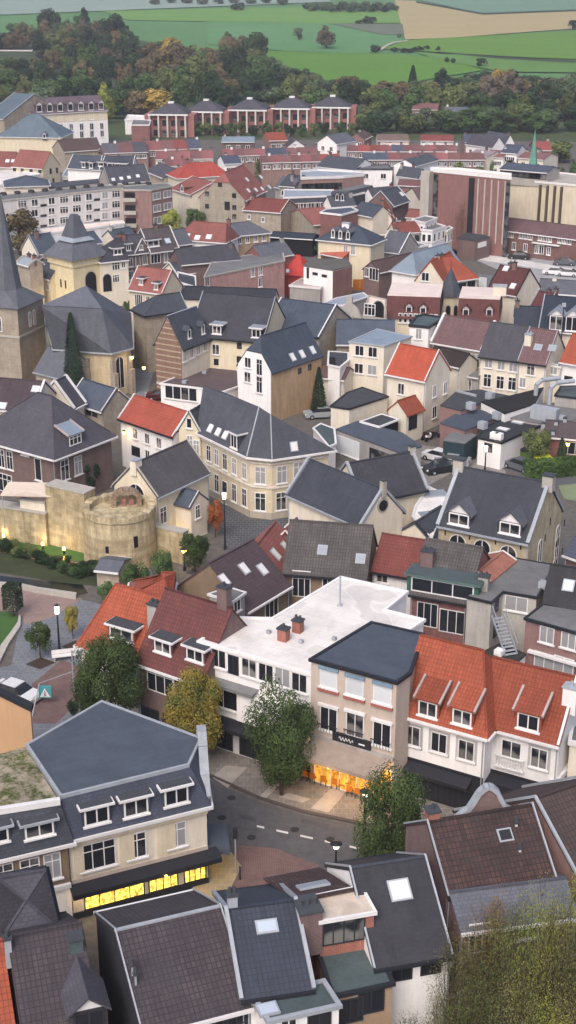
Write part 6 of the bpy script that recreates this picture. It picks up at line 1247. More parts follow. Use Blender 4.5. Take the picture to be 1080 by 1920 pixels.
k8 = Flat('modern_house', 'white cube house with brick side and weathered grey flat roof', [Cd(808,775),Cd(972,800),Cd(1080,775),Cd(1050,735),Cd(840,735)], 6.4, wall=WHITE, roof=mat('sooty_felt','#6b6864','flat','#4e4c49'), parapet=None, cat='house'); k8.wins(0, [Cd(832,815)], .5, 1.9, 'dark'); k8.wins(0, [Cd(873,820),Cd(925,832)], 1.1, .5, 'dark'); k8.band(1, -.4, 6.2, BRICK, 'brick_side', .06)
k9 = Flat('low_house', 'low white and glass extension left of the white cube house', [Cd(730,890),Cd(900,905),Cd(960,860),Cd(800,850)], 3.2, wall=GREYW, roof=mat('pinkish_felt','#b9a8a6','flat'), parapet=TRIM, far=F_, cat='extension')
k10 = House('town_house', 'slate and white terrace with small skylights right of the dark mansard', A=Ce(480,540), B=Ce(650,525), h=7.6, Rp=Ce(540,430), pitch=38, roof=mat('mid_grey_slate','#5a5d66','slate'), wall=WHITE, far=F_); k10.row('f', Ce(490,535), Ce(610,520), 5, .7, 1.0)
k11 = House('town_house', 'dark slate house with bright skylight and brick gable right of centre', A=Ce(600,560), B=Ce(720,520), h=7.6, Rp=Ce(620,430), pitch=42, roof=SLATE, wall=BRICKD, far=F_, coping=(TRIM,.25,.2)); k11.skyl('f', [Ce(668,478)], 1.0, 1.0, TRIM)
k12 = House('town_house', 'cream gable of a brown-roofed house left of the modern church', A=Ce(690,475), B=Ce(795,520), h=6.2, D=14, axis='y', Rp=Ce(735,430), roof=BROWNT, wall=CREAM, far=F_)
k13 = House('town_house', 'red roof of a low house behind the white terrace near the modern church', A=Ce(700,640), B=Ce(825,650), h=6.2, Rp=Ce(760,590), pitch=30, roof=PINKT, wall=WHITE, far=F_)
for i,(a,b,c,d_,hgt,lab,wl) in enumerate(((Ce(740,668),Ce(840,690),Ce(925,655),Ce(840,640),8.0,'white flat-roofed terrace house with tall windows, highest of the white row',WHITE),
     (Ce(810,740),Ce(890,745),Ce(985,715),Ce(900,690),7.0,'white terrace house with three tall windows in the middle of the white row',WHITE),
     (Ce(975,742),Ce(1000,748),Ce(1036,728),Ce(1010,715),6.2,'yellow end house of the white row beside the car park trees',YELLOW))):
    f = Flat('town_house', lab, [a,b,c,d_], hgt, wall=wl, roof=BITUG, parapet=TRIM, far=F_); f.rows(1, 3, (hgt-1.4,hgt-4.2), .8, 1.6, 'g'); f.rows(0, 2, (hgt-1.4,hgt-4.2), .8, 1.5, 'g')
k14 = House('town_house', 'beige terrace with a red-brown roof left of the white row', A=Ce(620,755), B=Ce(800,745), h=6.4, Rp=Ce(740,680), pitch=38, roof=REDT, wall=CREAM, far=F_); k14.row('f', Ce(730,805), Ce(820,812), 3, .8, 1.8, 'dark')
Flat('flat_terrace', 'beige flat-roofed blocks with planted roof terrace in front of the orange gable', [Ce(430,800),Ce(560,830),Ce(700,800),Ce(640,775),Ce(480,780)], 6.0, wall=CREAM, roof=mat('planted_roof','#6f6a58','grass','#7d5a50',scale=4), parapet=CREAM, far=F_, cat='low building')
Flat('low_house', 'white parapet wall and grey sheds behind the pale blue barn', [Ce(510,850),Ce(700,880),Ce(860,850),Ce(700,810),Ce(520,820)], 5.0, wall=GREYW, roof=BITUG, parapet=TRIM, far=F_, cat='low building')
House('town_house', 'blank grey gable with white verge behind the brick cottage', A=Ce(505,880), B=Ce(655,900), h=5.2, D=7, pitch=40, roof=SLATEL, wall=GREYW, coping=(TRIM,.3,.3), far=F_)
# ================================================================ stone barns, left centre
sb1 = House('stone_barn', 'great grey stone barn with clipped gable and red tiled roof with skylights', A=Cd(222,388), B=Cd(476,402), h=8.6, Cc=Cd(690,352), axis='y', Rp=Cd(350,258), clip=(.35,0), roof=PINKT, wall=mat('barn_stone','#a59c8e','blocks','#8f8679'), far=F_, cat='barn')
sb1.wins('f', [Cd(338,318),Cd(265,370),Cd(417,380),Cd(265,440),Cd(418,447),Cd(418,498)], .9, 1.0, 'dark'); sb1.wins('f', [Cd(378,438)], 1.2, 1.8, 'dark'); sb1.skyl('r', [Cd(490,290),Cd(567,275),Cd(498,352),Cd(540,348),Cd(575,342),Cd(615,332)], .9, .9, TRIM)
sb2 = House('stone_barn', 'cream-walled house with red roof behind the great stone barn, white gable', A=Cd(60,340), B=Cd(180,375), h=7.8, Cc=Cd(280,310), Rp=Cd(160,270), roof=PINKT, wall=CREAM, far=F_, cat='house', coping=(TRIM,.3,.2)); sb2.dorm('f', [Cd(125,342)], 1.8, 1.2, 'gable')
House('town_house', 'red roof ridge behind the great stone barn', A=Cd(100,280), B=Cd(390,262), h=9.4, Rp=Cd(250,195), pitch=35, hip=(4,3), roof=mat('rose_red_tiles','#b5564e','tiles'), wall=CREAM, far=F_)
House('stone_house', 'long cream stone house with a red roof in front of the great barn', A=Cd(468,458), B=Cd(680,475), h=6.6, Cc=Cd(760,440), Rp=Cd(600,398), roof=REDT, wall=STONE, far=F_, coping=(CREAM,.25,.2)).row('f', Cd(500,500), Cd(580,515), 2, .8, 1.0)
House('stone_house', 'ruined-looking beige stone gable with faded red roof right of the barn', A=Cd(705,480), B=Cd(860,545), h=5.2, Cc=Cd(985,450), axis='y', Rp=Cd(760,450), roof=PINKT, wall=STONE, far=F_)
House('town_house', 'orange-red hipped roof with three skylights and white front below the barn', A=Cd(95,620), B=Cd(365,640), h=6.8, Rp=Cd(240,530), pitch=40, hip=(2,1), roof=PINKT, wall=WHITE, far=F_).skyl('f', [Cd(152,607),Cd(210,617),Cd(275,613)], 1.0, 1.0, TRIM)
q_ = House('town_house', 'grey hipped roof over a brown brick wall, below the barn', A=Cd(365,610), B=Cd(615,585), h=6.8, Rp=Cd(480,530), pitch=32, hip=(2,3), roof=SLATEL, wall=TANB, far=F_); q_.row('f', Cd(400,640), Cd(585,618), 5, .9, 1.2)
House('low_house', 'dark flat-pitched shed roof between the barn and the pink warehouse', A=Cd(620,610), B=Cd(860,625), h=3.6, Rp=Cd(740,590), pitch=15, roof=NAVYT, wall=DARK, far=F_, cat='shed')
House('town_house', 'small slate roof beside the brown brick row, left of the hipped roofs', A=Cc(1000,655), B=Cc(1080,645), h=6.4, D=6, pitch=35, roof=SLATEL, wall=BRICKD, far=F_)
# ================================================================ apartment block with balconies
ap = Flat('apartment_block', 'long white four-storey apartment block with rows of windows and dark roof domes', [Cc(-30,415),Cc(690,340),Cc(690,322),Cc(500,330),Cc(-30,385)], 10.2, wall=mat('apartment_render','#dedad8','plaster','#cfcbc9'), roof=BITUG, parapet=(CONC), cat='apartment block', far=F_, ph=.2)
for r_ in range(3):
    y = 58*r_
    for x, sty in ((125,'grid'),(195,'w'),(290,'w'),(360,'grid'),(432,'grid'),(500,'w'),(590,'curt'),(652,'grid')):
        ap.wins(0, [Cc(x, 428-(x-125)*.108+y)], 2.0 if sty=='grid' else 1.5, 1.5, sty)
    for x in (245,545): ap.wins(0, [Cc(x, 448-(x-125)*.108+y)], 1.4, .5, 'dark')
for x in range(9):
    q = ap.top(Cc(20+x*78, 378-x*7.0)); m = MB(); m.cyl((0,0),.8,.6,0,.6,10); m.build('roof_dome', mat('dark_dome','#3c3b3e','plaster'), ap.root, q)
ab = Flat('apartment_block', 'brown brick end block of the apartments with stacked balconies', [Cc(690,350),Cc(850,352),Cc(968,330),Cc(940,312),Cc(690,330)], 10.2, wall=BRICKP, roof=BITUG, parapet=(CONC), cat='apartment block', far=F_, ph=.2)
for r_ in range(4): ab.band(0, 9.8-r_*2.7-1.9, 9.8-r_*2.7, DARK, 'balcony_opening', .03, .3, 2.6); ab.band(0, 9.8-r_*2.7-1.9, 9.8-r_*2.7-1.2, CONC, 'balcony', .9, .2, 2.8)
for r_ in range(4): ab.rows(1, 2, (8.9-r_*2.6,), 2.4, 1.5, 'curt')
for x in (705,775,835): q = ab.top(Cc(x,318)); m = MB(); m.cyl((0,0),.8,.6,0,.6,10); m.build('roof_dome', MATS['dark_dome'], ab.root, q)
lw = Flat('low_shop_row', 'white low shops in front of the apartment block behind the gate tower', [Cc(240,598),Cc(560,560),Cc(700,540),Cc(690,525),Cc(230,575)], 3.6, wall=WHITE, roof=PINKF, parapet=TRIM, far=F_, cat='low building')
for lab, A, B, Rr, hg, mt in (('navy roof with round white skylight behind the gate tower', Cc(480,655), Cc(570,640), Cc(540,580), 7.0, SLATEB), ('dark blue roof right of the gate tower, behind the brick houses', Cc(640,620), Cc(760,600), Cc(690,565), 7.0, SLATEB)):
    House('town_house', lab, A=A, B=B, h=hg, Rp=Rr, pitch=35, roof=mt, wall=CREAM, far=F_)
# ================================================================ upper left quarter
c1 = House('town_house', 'row house with salmon red roof at the left edge, upper part', A=Cc(-60,215), B=Cc(70,218), h=7.6, Rp=Cc(30,135), pitch=38, roof=PINKT, wall=CREAM, far=F_); c1.skyl('f', [Cc(42,186),Cc(75,186)], .9, .9, TRIM)
c2_ = House('town_house', 'cream gabled house with large red roof and two windows, upper left', A=Cc(70,212), B=Cc(240,225), h=8.0, Cc=Cc(350,205), Rp=Cc(200,130), roof=PINKT, wall=YELLOW, far=F_); c2_.row('f', Cc(75,228), Cc(225,242), 4, .9, 1.2, 'dark'); c2_.wins('r', [Cc(284,243),Cc(320,238),Cc(300,298)], .8, 1.3, 'dark')
Flat('flat_house', 'white flat-roofed building at the left edge below the salmon roof', [Cc(-60,330),Cc(40,318),Cc(60,290),Cc(230,262),Cc(60,240),Cc(-60,255)], 6.6, wall=WHITE, roof=WHITEF, parapet=TRIM, far=F_)
House('town_house', 'blue hipped zinc roof on a white house in front of the apartments, far left', A=Cc(30,330), B=Cc(275,322), h=7.0, Rp=Cc(150,268), pitch=22, hip=(5,5), roof=SLATEB, wall=CREAM, far=F_)
House('town_house', 'long dark slate roof with four small skylights behind the apartments', A=Cc(612,308), B=Cc(845,292), h=9.0, Rp=Cc(700,212), pitch=42, roof=mat('dull_slate','#50525c','slate'), wall=GREYW, coping=(CONC,.2,.2), far=F_).skyl('f', [Cc(637,290),Cc(682,284),Cc(725,278),Cc(775,270)], .7, .7, TRIM)
u1 = House('town_house', 'dark slate roof with four white dormers behind the apartments', A=Cc(380,222), B=Cc(560,232), h=8.0, Rp=Cc(470,155), pitch=38, roof=SLATEB, wall=WHITE, far=F_, coping=(TRIM,.25,.2)); u1.dorm('f', [Cc(470,208),Cc(512,212)], 1.2, 1.3, 'flat', 'g')
u2 = House('town_house', 'slate roof with three flat white dormers next to the long slate roof', A=Cc(560,232), B=Cc(745,235), h=8.0, Rp=Cc(650,160), pitch=38, roof=mat('dull_slate2','#4b505d','slate'), wall=WHITE, far=F_, coping=(TRIM,.25,.2)); u2.dorm('f', [Cc(568,205),Cc(618,210),Cc(660,212),Cc(697,214)], 1.6, 1.0, 'flat', 'g')
House('town_house', 'dark slate house with cream gable at the right of the long slate roof', A=Cc(820,240), B=Cc(920,280), h=7.6, Cc=Cc(990,232), Rp=Cc(900,198), roof=SLATEP, wall=STONE, far=F_)
Flat('courtyard_house', 'cluster of low white and grey-blue roofs behind the apartments, upper left', [Cc(265,340),Cc(560,305),Cc(560,285),Cc(270,310)], 6.0, wall=GREYW, roof=SLATE, parapet=None, far=F_)
f_ = Flat('white_house', 'white low modern houses among conservatories, upper left', [Cc(350,275),Cc(545,268),Cc(545,235),Cc(380,225)], 4.6, wall=WHITE, roof=BLUEM, parapet=TRIM, far=F_); f_.rows(0, 7, (3.0,), 1.6, 1.6, 'dark')
sk = House('primary_school', 'long brown roofed school with white windows and two bright skylights, upper left', A=N1(95,180), B=N1(318,168), h=5.4, Rp=N1(200,108), pitch=32, roof=mat('school_brown_tiles','#5f5a5d','slate'), wall=YELLOW, far=F_, cat='school'); sk.row('f', N1(125,208), N1(295,200), 5, 2.6, 1.4, 'grid'); sk.skyl('f', [N1(152,155),N1(213,150)], 1.2, 1.0, TRIM)
# convent school and blue church, upper left
cv = House('convent', 'big white convent with mauve roof, seven dormers and three window rows', A=N4(240,352), B=N4(835,318), h=10.5, D=14, Rp=N4(520,215), roof=mat('mauve_slate','#6d5f68','slate','#5d525b'), wall=WHITE, cat='convent', far=F_)
cv.dorm('f', [N4(305,305),N4(387,302),N4(468,300),N4(548,296),N4(630,292),N4(710,290),N4(787,286)], 2.0, 2.2, 'gable', 'g', roofm=MATS['mauve_slate'])
cv.row('f', N4(312,382), N4(792,362), 7, 1.3, 2.0); cv.row('f', N4(312,458), N4(792,442), 7, 1.3, 2.0); cv.row('f', N4(312,525), N4(795,500), 7, 1.3, 2.0)
cv.band('f', 7.6, 10.3, YELLOW, 'upper_storey', .04)
b1 = House('convent_church', 'blue-grey convent church roof with pale gable edges at the left edge', A=N4(-120,370), B=N4(30,385), h=10.0, Cc=N4(220,300), Rp=N4(40,178), roof=BLUER, wall=STONE, coping=(ZTRIM,.5,.4), cat='church', far=F_)
b2_ = House('convent_chapel', 'hipped blue-grey chapel roof with yellow wall in front of the convent', A=N4(-20,520), B=N4(470,528), h=7.4, Rp=N4(240,350), pitch=40, hip=(8,8), roof=BLUER, wall=YELLOW, cat='chapel', far=F_); b2_.dorm('f', [N4(345,520)], 1.2, 1.3, 'gable', 'g')
House('town_house', 'cream gable with dark verge left of the school roof', A=N4(410,610), B=N4(500,640), h=6.0, D=10, axis='y', Rp=N4(465,558), roof=BROWNT, wall=STONE, far=F_)
vl = Flat('hillside_villa', 'pink and white flat-roofed villa among the trees at the upper left', [Ca(-60,190),Ca(120,190),Ca(130,168),Ca(-60,165)], 8.0, wall=PINKF, roof=BROWNF, parapet=TRIM, far=F_, cat='villa'); vl.rows(0, 6, (2.2,5.6), 2.4, 1.8, 'dark')
Flat('hillside_villa', 'small white villa above the pink villa in the trees', [Ca(40,140),Ca(100,140),Ca(110,128),Ca(45,128)], 9.0, wall=WHITE, roof=BROWNF, parapet=TRIM, far=F_, cat='villa')
Flat('farm_sheds', 'low pale farm sheds among the trees on the hillside', [Ca(335,175),Ca(480,182),Ca(475,165),Ca(345,160)], 4.0, wall=WHITE, roof=ZINC, parapet=TRIM, far=F_, cat='sheds')
# ================================================================ five brick pavilions
PAV = [(140,108,195,72,250,100),(290,103,390,65,465,96),(475,95,563,56,645,92),(655,88,740,50,825,82),(828,82,908,42,1000,76)]
pv = None
labs = ['brick pavilion house with white columns and hipped grey roof, leftmost of five','second brick pavilion house with white columns from the left','third brick pavilion house with white columns, middle of five','fourth brick pavilion house with white columns from the left','fifth brick pavilion house with white columns, rightmost, with free-standing portico']
for i,(xl,yl,xr,yr,xe,ye) in enumerate(PAV):
    g_ = P(N5(xl, yl+88 if i==0 else yl+80), 0)
    r0 = empty('pavilion_house', g_, R(-6), labs[i], 'pavilion house', 'brick pavilion houses in a row')
    W_, D_, H_ = 15.0, 11.0, 7.4
    m = MB(); m.box(-2,1.0,-.5,W_-.6,D_+1,H_-.3); m.build('wall', mat('pavilion_brick','#a0625c','brick','#8a5550'), r0)
    m = MB(); o = .3; cx, cy = W_/2, D_/2+1
    m.add([(-o,-o,H_),(W_-3+o,-o,H_),(W_-3+o,D_+o,H_),(-o,D_+o,H_),(cx-2.6,cy-1.2,H_+2.8),(cx-.4,cy-1.2,H_+2.8),(cx-.4,cy+1.2,H_+2.8),(cx-2.6,cy+1.2,H_+2.8)],[(0,1,5,4),(1,2,6,5),(2,3,7,6),(3,0,4,7),(4,5,6,7),(3,2,1,0)]); m.build('roof', SLATEP, r0)
    m = MB(); m.box(cx-2.4,cy-1.0,H_+2.8,cx-.6,cy+1.0,H_+3.3); m.build('roof_light', TRIM, r0)
    m = MB(); m.box(-.6,-.5,H_-.5,W_-2.4,-.1,H_); m.build('fascia', TRIM, r0)
    for k in range(5):
        c_ = MB(); x0 = -.4+k*(W_-.2)/5; c_.box(x0,-.4,-.5,x0+.55,.4,H_-.5); c_.build('column', mat('pale_column','#cfc9c2','plaster'), r0)
    for k in range(4):
        for z in (1.3,4.4): put_window(r0,(1.7+k*2.95,1.0,z),0,1.6,1.9,'dark',True)
Flat('white_garage_block', 'white flat block at the left end of the brick pavilions', [Ca(468,452),Ca(560,452),Ca(570,436),Ca(480,432)], 4.5, wall=WHITE, roof=WHITEF, parapet=TRIM, far=F_, cat='garage')
Flat('brick_wing', 'brick wing between the white block and the first pavilion', [Ca(492,470),Ca(560,470),Ca(565,452),Ca(500,450)], 6.0, wall=BRICK, roof=BITUG, parapet=TRIM, far=F_, cat='wing')
# ================================================================ far terraces: every unit its own house
ORD = ['first','second','third','fourth','fifth','sixth','seventh','eighth','ninth','tenth','eleventh']
def terrace(p0, p1, n, h, Rp, group, base, mats, wall=CREAM, pitch=30, wst='w', cols=3, lab=None):
    a, b = P(p0,h), P(p1,h)
    for i in range(n):
        A, B = a.lerp(b, i/n), a.lerp(b, (i+1)/n - .002)
        # local slope pixel for this unit
        rr = (Rp[0]-((p0[0]+p1[0])/2) + (p0[0]+(p1[0]-p0[0])*(i+.5)/n), Rp[1]-((p0[1]+p1[1])/2)+(p0[1]+(p1[1]-p0[1])*(i+.5)/n))
        mt = mats[i % len(mats)]
        wd = ('end' if i in (0,n-1) else 'middle')
        H_ = House('terraced_house', '%s, %s' % (base, {0:'left end unit',n-1:'right end unit'}.get(i, ORD[i]+' unit from the left')), proj(A), proj(B), h, Rp=rr, pitch=pitch, roof=mt, wall=wall, far=True, group=group, cat='terraced house', ridge=0, verge=.02, oh=.25)
        H_.rows('f', cols, (h-1.2,), 1.1, 1.1, wst, .5)
        H_.stack(Vector((H_.W*.9, H_.D/2, h+H_.rise-.2)), .6, .5, .9, TRIM if i % 3 == 0 else BRICKD, 0, .5)
T1m = mat('far_brown_roof','#85605f','tiles','#745354'); T2m = mat('far_rose_roof','#98625f','tiles','#85575a'); T3m = mat('far_red_roof','#9a5551','tiles'); T4m = mat('far_blue_roof','#555c6e','slate'); T5m = mat('far_slate_roof','#62616b','slate')
BRW = mat('far_brick','#96736c','brick','#84655f')
terrace(N2(160,258), N2(905,240), 9, 5.6, N2(530,200), 'rose roofed terrace row', 'rose-brown roofed house in the long far terrace row', [T2m,T1m,T1m,T2m,T4m,T4m,T1m,T1m,T1m], BRW)
terrace(N2(460,310), N2(1080,295), 8, 6.2, N2(780,250), 'red brown terrace row near the centre', 'brown roofed house in the far terrace with white windows', [T1m,T2m,T1m,T1m,T2m,T1m,T3m,T3m], BRW, cols=2)
terrace(N3(140,240), N3(1080,240), 10, 5.6, N3(600,190), 'terrace below the wood', 'brown-red roofed house in the far right terrace below the wood', [T1m,T3m,T3m,T2m,T4m,T1m,T1m,T2m,T1m,T1m], BRW)
terrace(N3(280,310), N3(1300,310), 10, 6.0, N3(760,255), 'terrace behind the white houses', 'mauve-brown roofed house in the terrace behind the white houses', [T4m,T4m,T2m,T1m,T1m,T1m,T2m,T1m,T1m,T1m], BRW, cols=3)
terrace(N1(640,185), N1(1000,170), 4, 5.4, N1(820,118), 'short rose terrace', 'rose roofed house in the short terrace right of the school', [T2m,T1m,T3m,T4m], BRW)
terrace(N1(690,245), N1(1080,240), 5, 6.0, N1(880,190), 'terrace behind the red barn roofs', 'faded rose roofed house behind the red barn roofs', [T2m,T1m,T2m,T1m,T2m], CREAM, cols=2)
terrace(N1(740,290), N1(940,290), 3, 5.0, N1(850,245), 'short terrace row by the barn roofs', 'pale brown roofed low house in front of the rose terrace', [T1m,T2m,T1m], CREAM)
terrace(N1(340,205), N1(640,195), 3, 5.4, N1(500,135), 'brick row right of the school', 'purple-grey roofed brick house right of the long school roof', [T5m,T1m,T5m], BRW)
# individually visible far houses
X = [
 ('white gabled house with grey roof just left of the wood edge', N2(895,150), N2(1045,165), 6.4, 9, 'y', N2(970,100), SLATEL, WHITE),
 ('orange roofed house with dark dormer in the far rows', N2(515,140), N2(660,135), 7.4, 8, 'x', N2(600,75), ORANT, BRW),
 ('white gable house behind the two dark blue roofs', N2(655,190), N2(800,185), 6.0, 9, 'y', N2(735,135), SLATEP, WHITE),
 ('brick house with blue-glass roof among the far rows', N2(150,150), N2(400,150), 6.0, 8, 'x', N2(300,110), BLUEM, BRICKD),
 ('white house with navy roof left of the green tree, far rows', N2(170,320), N2(300,315), 6.4, 8, 'x', N2(230,255), T4m, WHITE),
 ('brown brick chalet with pointed gable at the wood edge', N3(150,135), N3(285,140), 5.8, 9, 'y', N3(212,92), BROWNT, BRICKP),
 ('long pinkish house with a greyish-pink roof at the wood edge', N3(398,152), N3(660,152), 5.6, 9, 'x', N3(530,98), mat('pinkish_grey_roof','#8c7870','tiles'), PINKF),
 ('white house with coral red roof and white dormer at the wood edge', N3(760,152), N3(1035,155), 5.8, 9, 'x', N3(900,105), T3m, WHITE),
 ('white gable with dark roof in the centre right, left twin', N3(195,400), N3(380,360), 7.4, 11, 'y', N3(285,308), SLATE, WHITE),
 ('white gable with dark roof in the centre right, beside dark conifers', N3(535,350), N3(720,365), 7.6, 13, 'y', N3(625,312), SLATE, WHITE),
 ('house with white stepped gables right of the coral red roof', Cf(515,130), Cf(600,120), 7.0, 10, 'y', Cf(570,62), SLATEP, WHITE),
 ('slate house with a second white stepped gable near the green spire', Cf(600,110), Cf(665,105), 7.2, 10, 'y', Cf(610,48), SLATE, WHITE),
 ('dark blue slate roof with white dormers right of the stepped gables', Cf(575,165), Cf(680,172), 7.0, 8, 'x', Cf(620,110), T4m, WHITE),
 ('salmon red hipped house at the right side near the wood', Cf(800,150), Cf(915,150), 6.0, 9, 'x', Cf(860,90), T3m, BRICKP),
 ('cream gabled house with grey roof left of the modern church trees', Cf(345,180), Cf(480,195), 6.4, 9, 'x', Cf(410,145), mat('pale_mauve_roof','#9a8d93','slate'), CREAM),
 ('brown roofed house with white wall right of the pale grey roof', Cf(480,195), Cf(590,200), 6.0, 9, 'x', Cf(530,150), T1m, WHITE),
 ('slate roofed house with solar panels at the wood edge', Cf(330,95), Cf(485,95), 6.4, 9, 'x', Cf(400,45), SLATEB, BRICKP),
 ('small white gable beside the modern church', Ce(790,360), Ce(850,350), 6.0, 7, 'y', Ce(825,295), SLATE, WHITE),
 ('slate gable house left of the grey flat blocks, centre', N2(600,490), N2(720,500), 7.2, 9, 'x', N2(650,400), SLATE, GREYW),
 ('grey stone gable between the barn roof and flat blocks', N2(690,520), N2(810,505), 6.6, 6, 'y', N2(755,440), SLATEL, GREYW),
 ('brown roofed house hidden in the wood behind the terrace', Cb(465,410), Cb(560,412), 5.0, 9, 'x', Cb(510,388), T1m, BRICKP),
 ('blue-grey roofed villa with two chimneys in the wood', Cb(578,425), Cb(668,428), 4.5, 10, 'x', Cb(625,402), SLATEL, WHITE),
 ('low mauve roofed house right of the pale mauve roof', Cf(690,200), Cf(860,215), 6.0, 9, 'x', Cf(770,160), T1m, CREAM),
 ('grey-roofed house beside the green spire', Cf(700,165), Cf(790,170), 6.4, 9, 'x', Cf(740,130), T5m, CREAM)]
for lab, A, B, h, D_, ax, Rr, rf, wl in X:
    H_ = House('far_house', lab, A=A, B=B, h=h, D=D_, axis=ax, Rp=Rr, roof=rf, wall=wl, far=True, ridge=0, oh=.25)
    H_.rows('f', 2 if ax == 'y' else 3, (h-1.6,), 1.2, 1.3, 'w', .5)
# grey flat blocks centre
fb1 = Flat('office_block', 'white-edged flat block with window band and brick end, centre', [Ce(-60,370),Ce(240,360),Ce(395,345),Ce(380,325),Ce(60,310),Ce(-60,320)], 9.0, wall=BRICKP, roof=ZINC, parapet=TRIM, far=F_, cat='office block', ph=.5); fb1.rows(0, 8, (7.2,), 2.0, 1.5, 'dark'); fb1.band(1, -.4, 9, BRICKP, 'brick_end', .05)
fb2 = Flat('office_block', 'dark slate-hung flat block with white windows, centre', [Cd(695,395),Cd(960,385),Cd(975,352),Cd(700,350)], 8.4, wall=SLATE, roof=ZINC, parapet=TRIM, far=F_, cat='office block'); fb2.rows(0, 6, (6.6,), 2.2, 1.3, 'w'); fb2.rows(0, 3, (3.2,), 2.6, 1.6, 'blind')
fb3 = Flat('flat_house', 'white two-storey cube house with grey roof, centre right', [Ce(345,300),Ce(600,300),Ce(570,270),Ce(400,272)], 7.6, wall=WHITE, roof=BITUG, parapet=(BITU), far=F_); fb3.rows(0, 2, (6.0,), 1.4, 1.3, 'w'); fb3.rows(0, 2, (2.2,), 3.0, 2.0, 'dark')
fb4 = Flat('flat_house', 'grey terrace decks below the white-edged office block', [Ce(-60,430),Ce(225,420),Ce(225,395),Ce(-60,385)], 6.0, wall=GREYW, roof=BITUG, parapet=TRIM, far=F_)
House('town_house', 'mauve roofed house with red-brown gable left of the modern church', A=Ce(640,410), B=Ce(850,420), h=7.0, Rp=Ce(760,380), pitch=30, roof=T1m, wall=BRICKP, far=F_)
House('town_house', 'red brick house with navy hipped roof under the mansard, centre', A=Cd(965,440), B=Cd(1100,430), h=8.0, Rp=Cd(1020,380), pitch=40, roof=SLATE, wall=WHITE, far=F_).dorm('f', [Cd(995,390),Cd(1025,392)], 1.0, 1.3, 'gable', 'g')
# ================================================================ trees: the wood behind the town
rnd.seed(3)
def outline(x):
    pts = [(-60,60),(0,62),(30,30),(70,45),(95,8),(130,40),(155,15),(180,35),(215,22),(250,60),(262,85),(300,62),(340,72),(380,95),(420,62),(480,55),(500,105),(560,122),(620,138),(700,150),(760,150),(830,140),(900,130),(940,124),(990,140),(1080,135),(1200,130)]
    for (a,ya),(b,yb) in zip(pts,pts[1:]):
        if a <= x <= b: return ya+(yb-ya)*(x-a)/(b-a)
    return 150
WOOD = {'dark':(LDG,'dark green tree in the wood behind the town'), 'green':(LG,'mid green tree in the wood behind the town'), 'olive':(LOL,'olive green tree in the wood behind the town'),
 'brown':(LBR,'brown autumn tree in the wood behind the town'), 'redb':(LRB,'red-brown autumn tree in the wood behind the town'), 'grey':(LGG,'grey-green tree in the wood behind the town'),
 'mauve':(LMV,'mauve-brown half bare tree in the wood behind the town'), 'ochre':(LYO,'ochre tree in the wood behind the town')}
def wood(x, yb, keys, lo=52, hi=80):
    k = rnd.choice(keys); m, lab = WOOD[k]; hgt = rnd.uniform(lo,hi)*(yb+100)/300; yt = max(yb-hgt, outline(x)+rnd.uniform(-4,10))
    if x < 74 and yb > 100: yt = max(yt, 106)
    if yb-yt < 14: return
    tree('far%d' % rnd.randint(0,2), m, x, yb, yt, rnd.uniform(46,74)*(yb+100)/320, 'woodland_tree', lab, 'woodland trees, '+k, 'tree')
def pal(x):
    if x < 130: return ['dark','dark','grey','olive','brown','green']
    if x < 260: return ['dark','dark','brown','green','dark','mauve']
    if x < 340: return ['brown','brown','ochre','olive','green']
    if x < 480: return ['dark','olive','brown','green','dark']
    if x < 640: return ['green','olive','dark','grey','grey']
    if x < 760: return ['redb','mauve','brown','olive','dark']
    if x < 900: return ['dark','green','grey','dark','olive']
    return ['mauve','brown','grey','mauve','redb','dark']
for yb in (62,78,95,113,132,152,174,197,220):
    x = -45 + rnd.uniform(0,20)
    while x < 655:
        if yb > outline(x)+22 and not (yb > 205 and x > 655): wood(x, yb, pal(x))
        x += rnd.uniform(33,45)*(yb+100)/300
for yb in (160,180,202,228):
    x = 640 + rnd.uniform(0,20)
    while x < 1140:
        if yb > outline(x)+20: wood(x, yb, pal(x) if yb < 215 else ['green','dark','grey','green','olive'])
        x += rnd.uniform(32,46)*(yb+100)/300
x = 690
while x < 1130: wood(x, 247+rnd.uniform(-3,3), ['green','dark','green','grey','olive'], 36, 48); x += rnd.uniform(26,34)
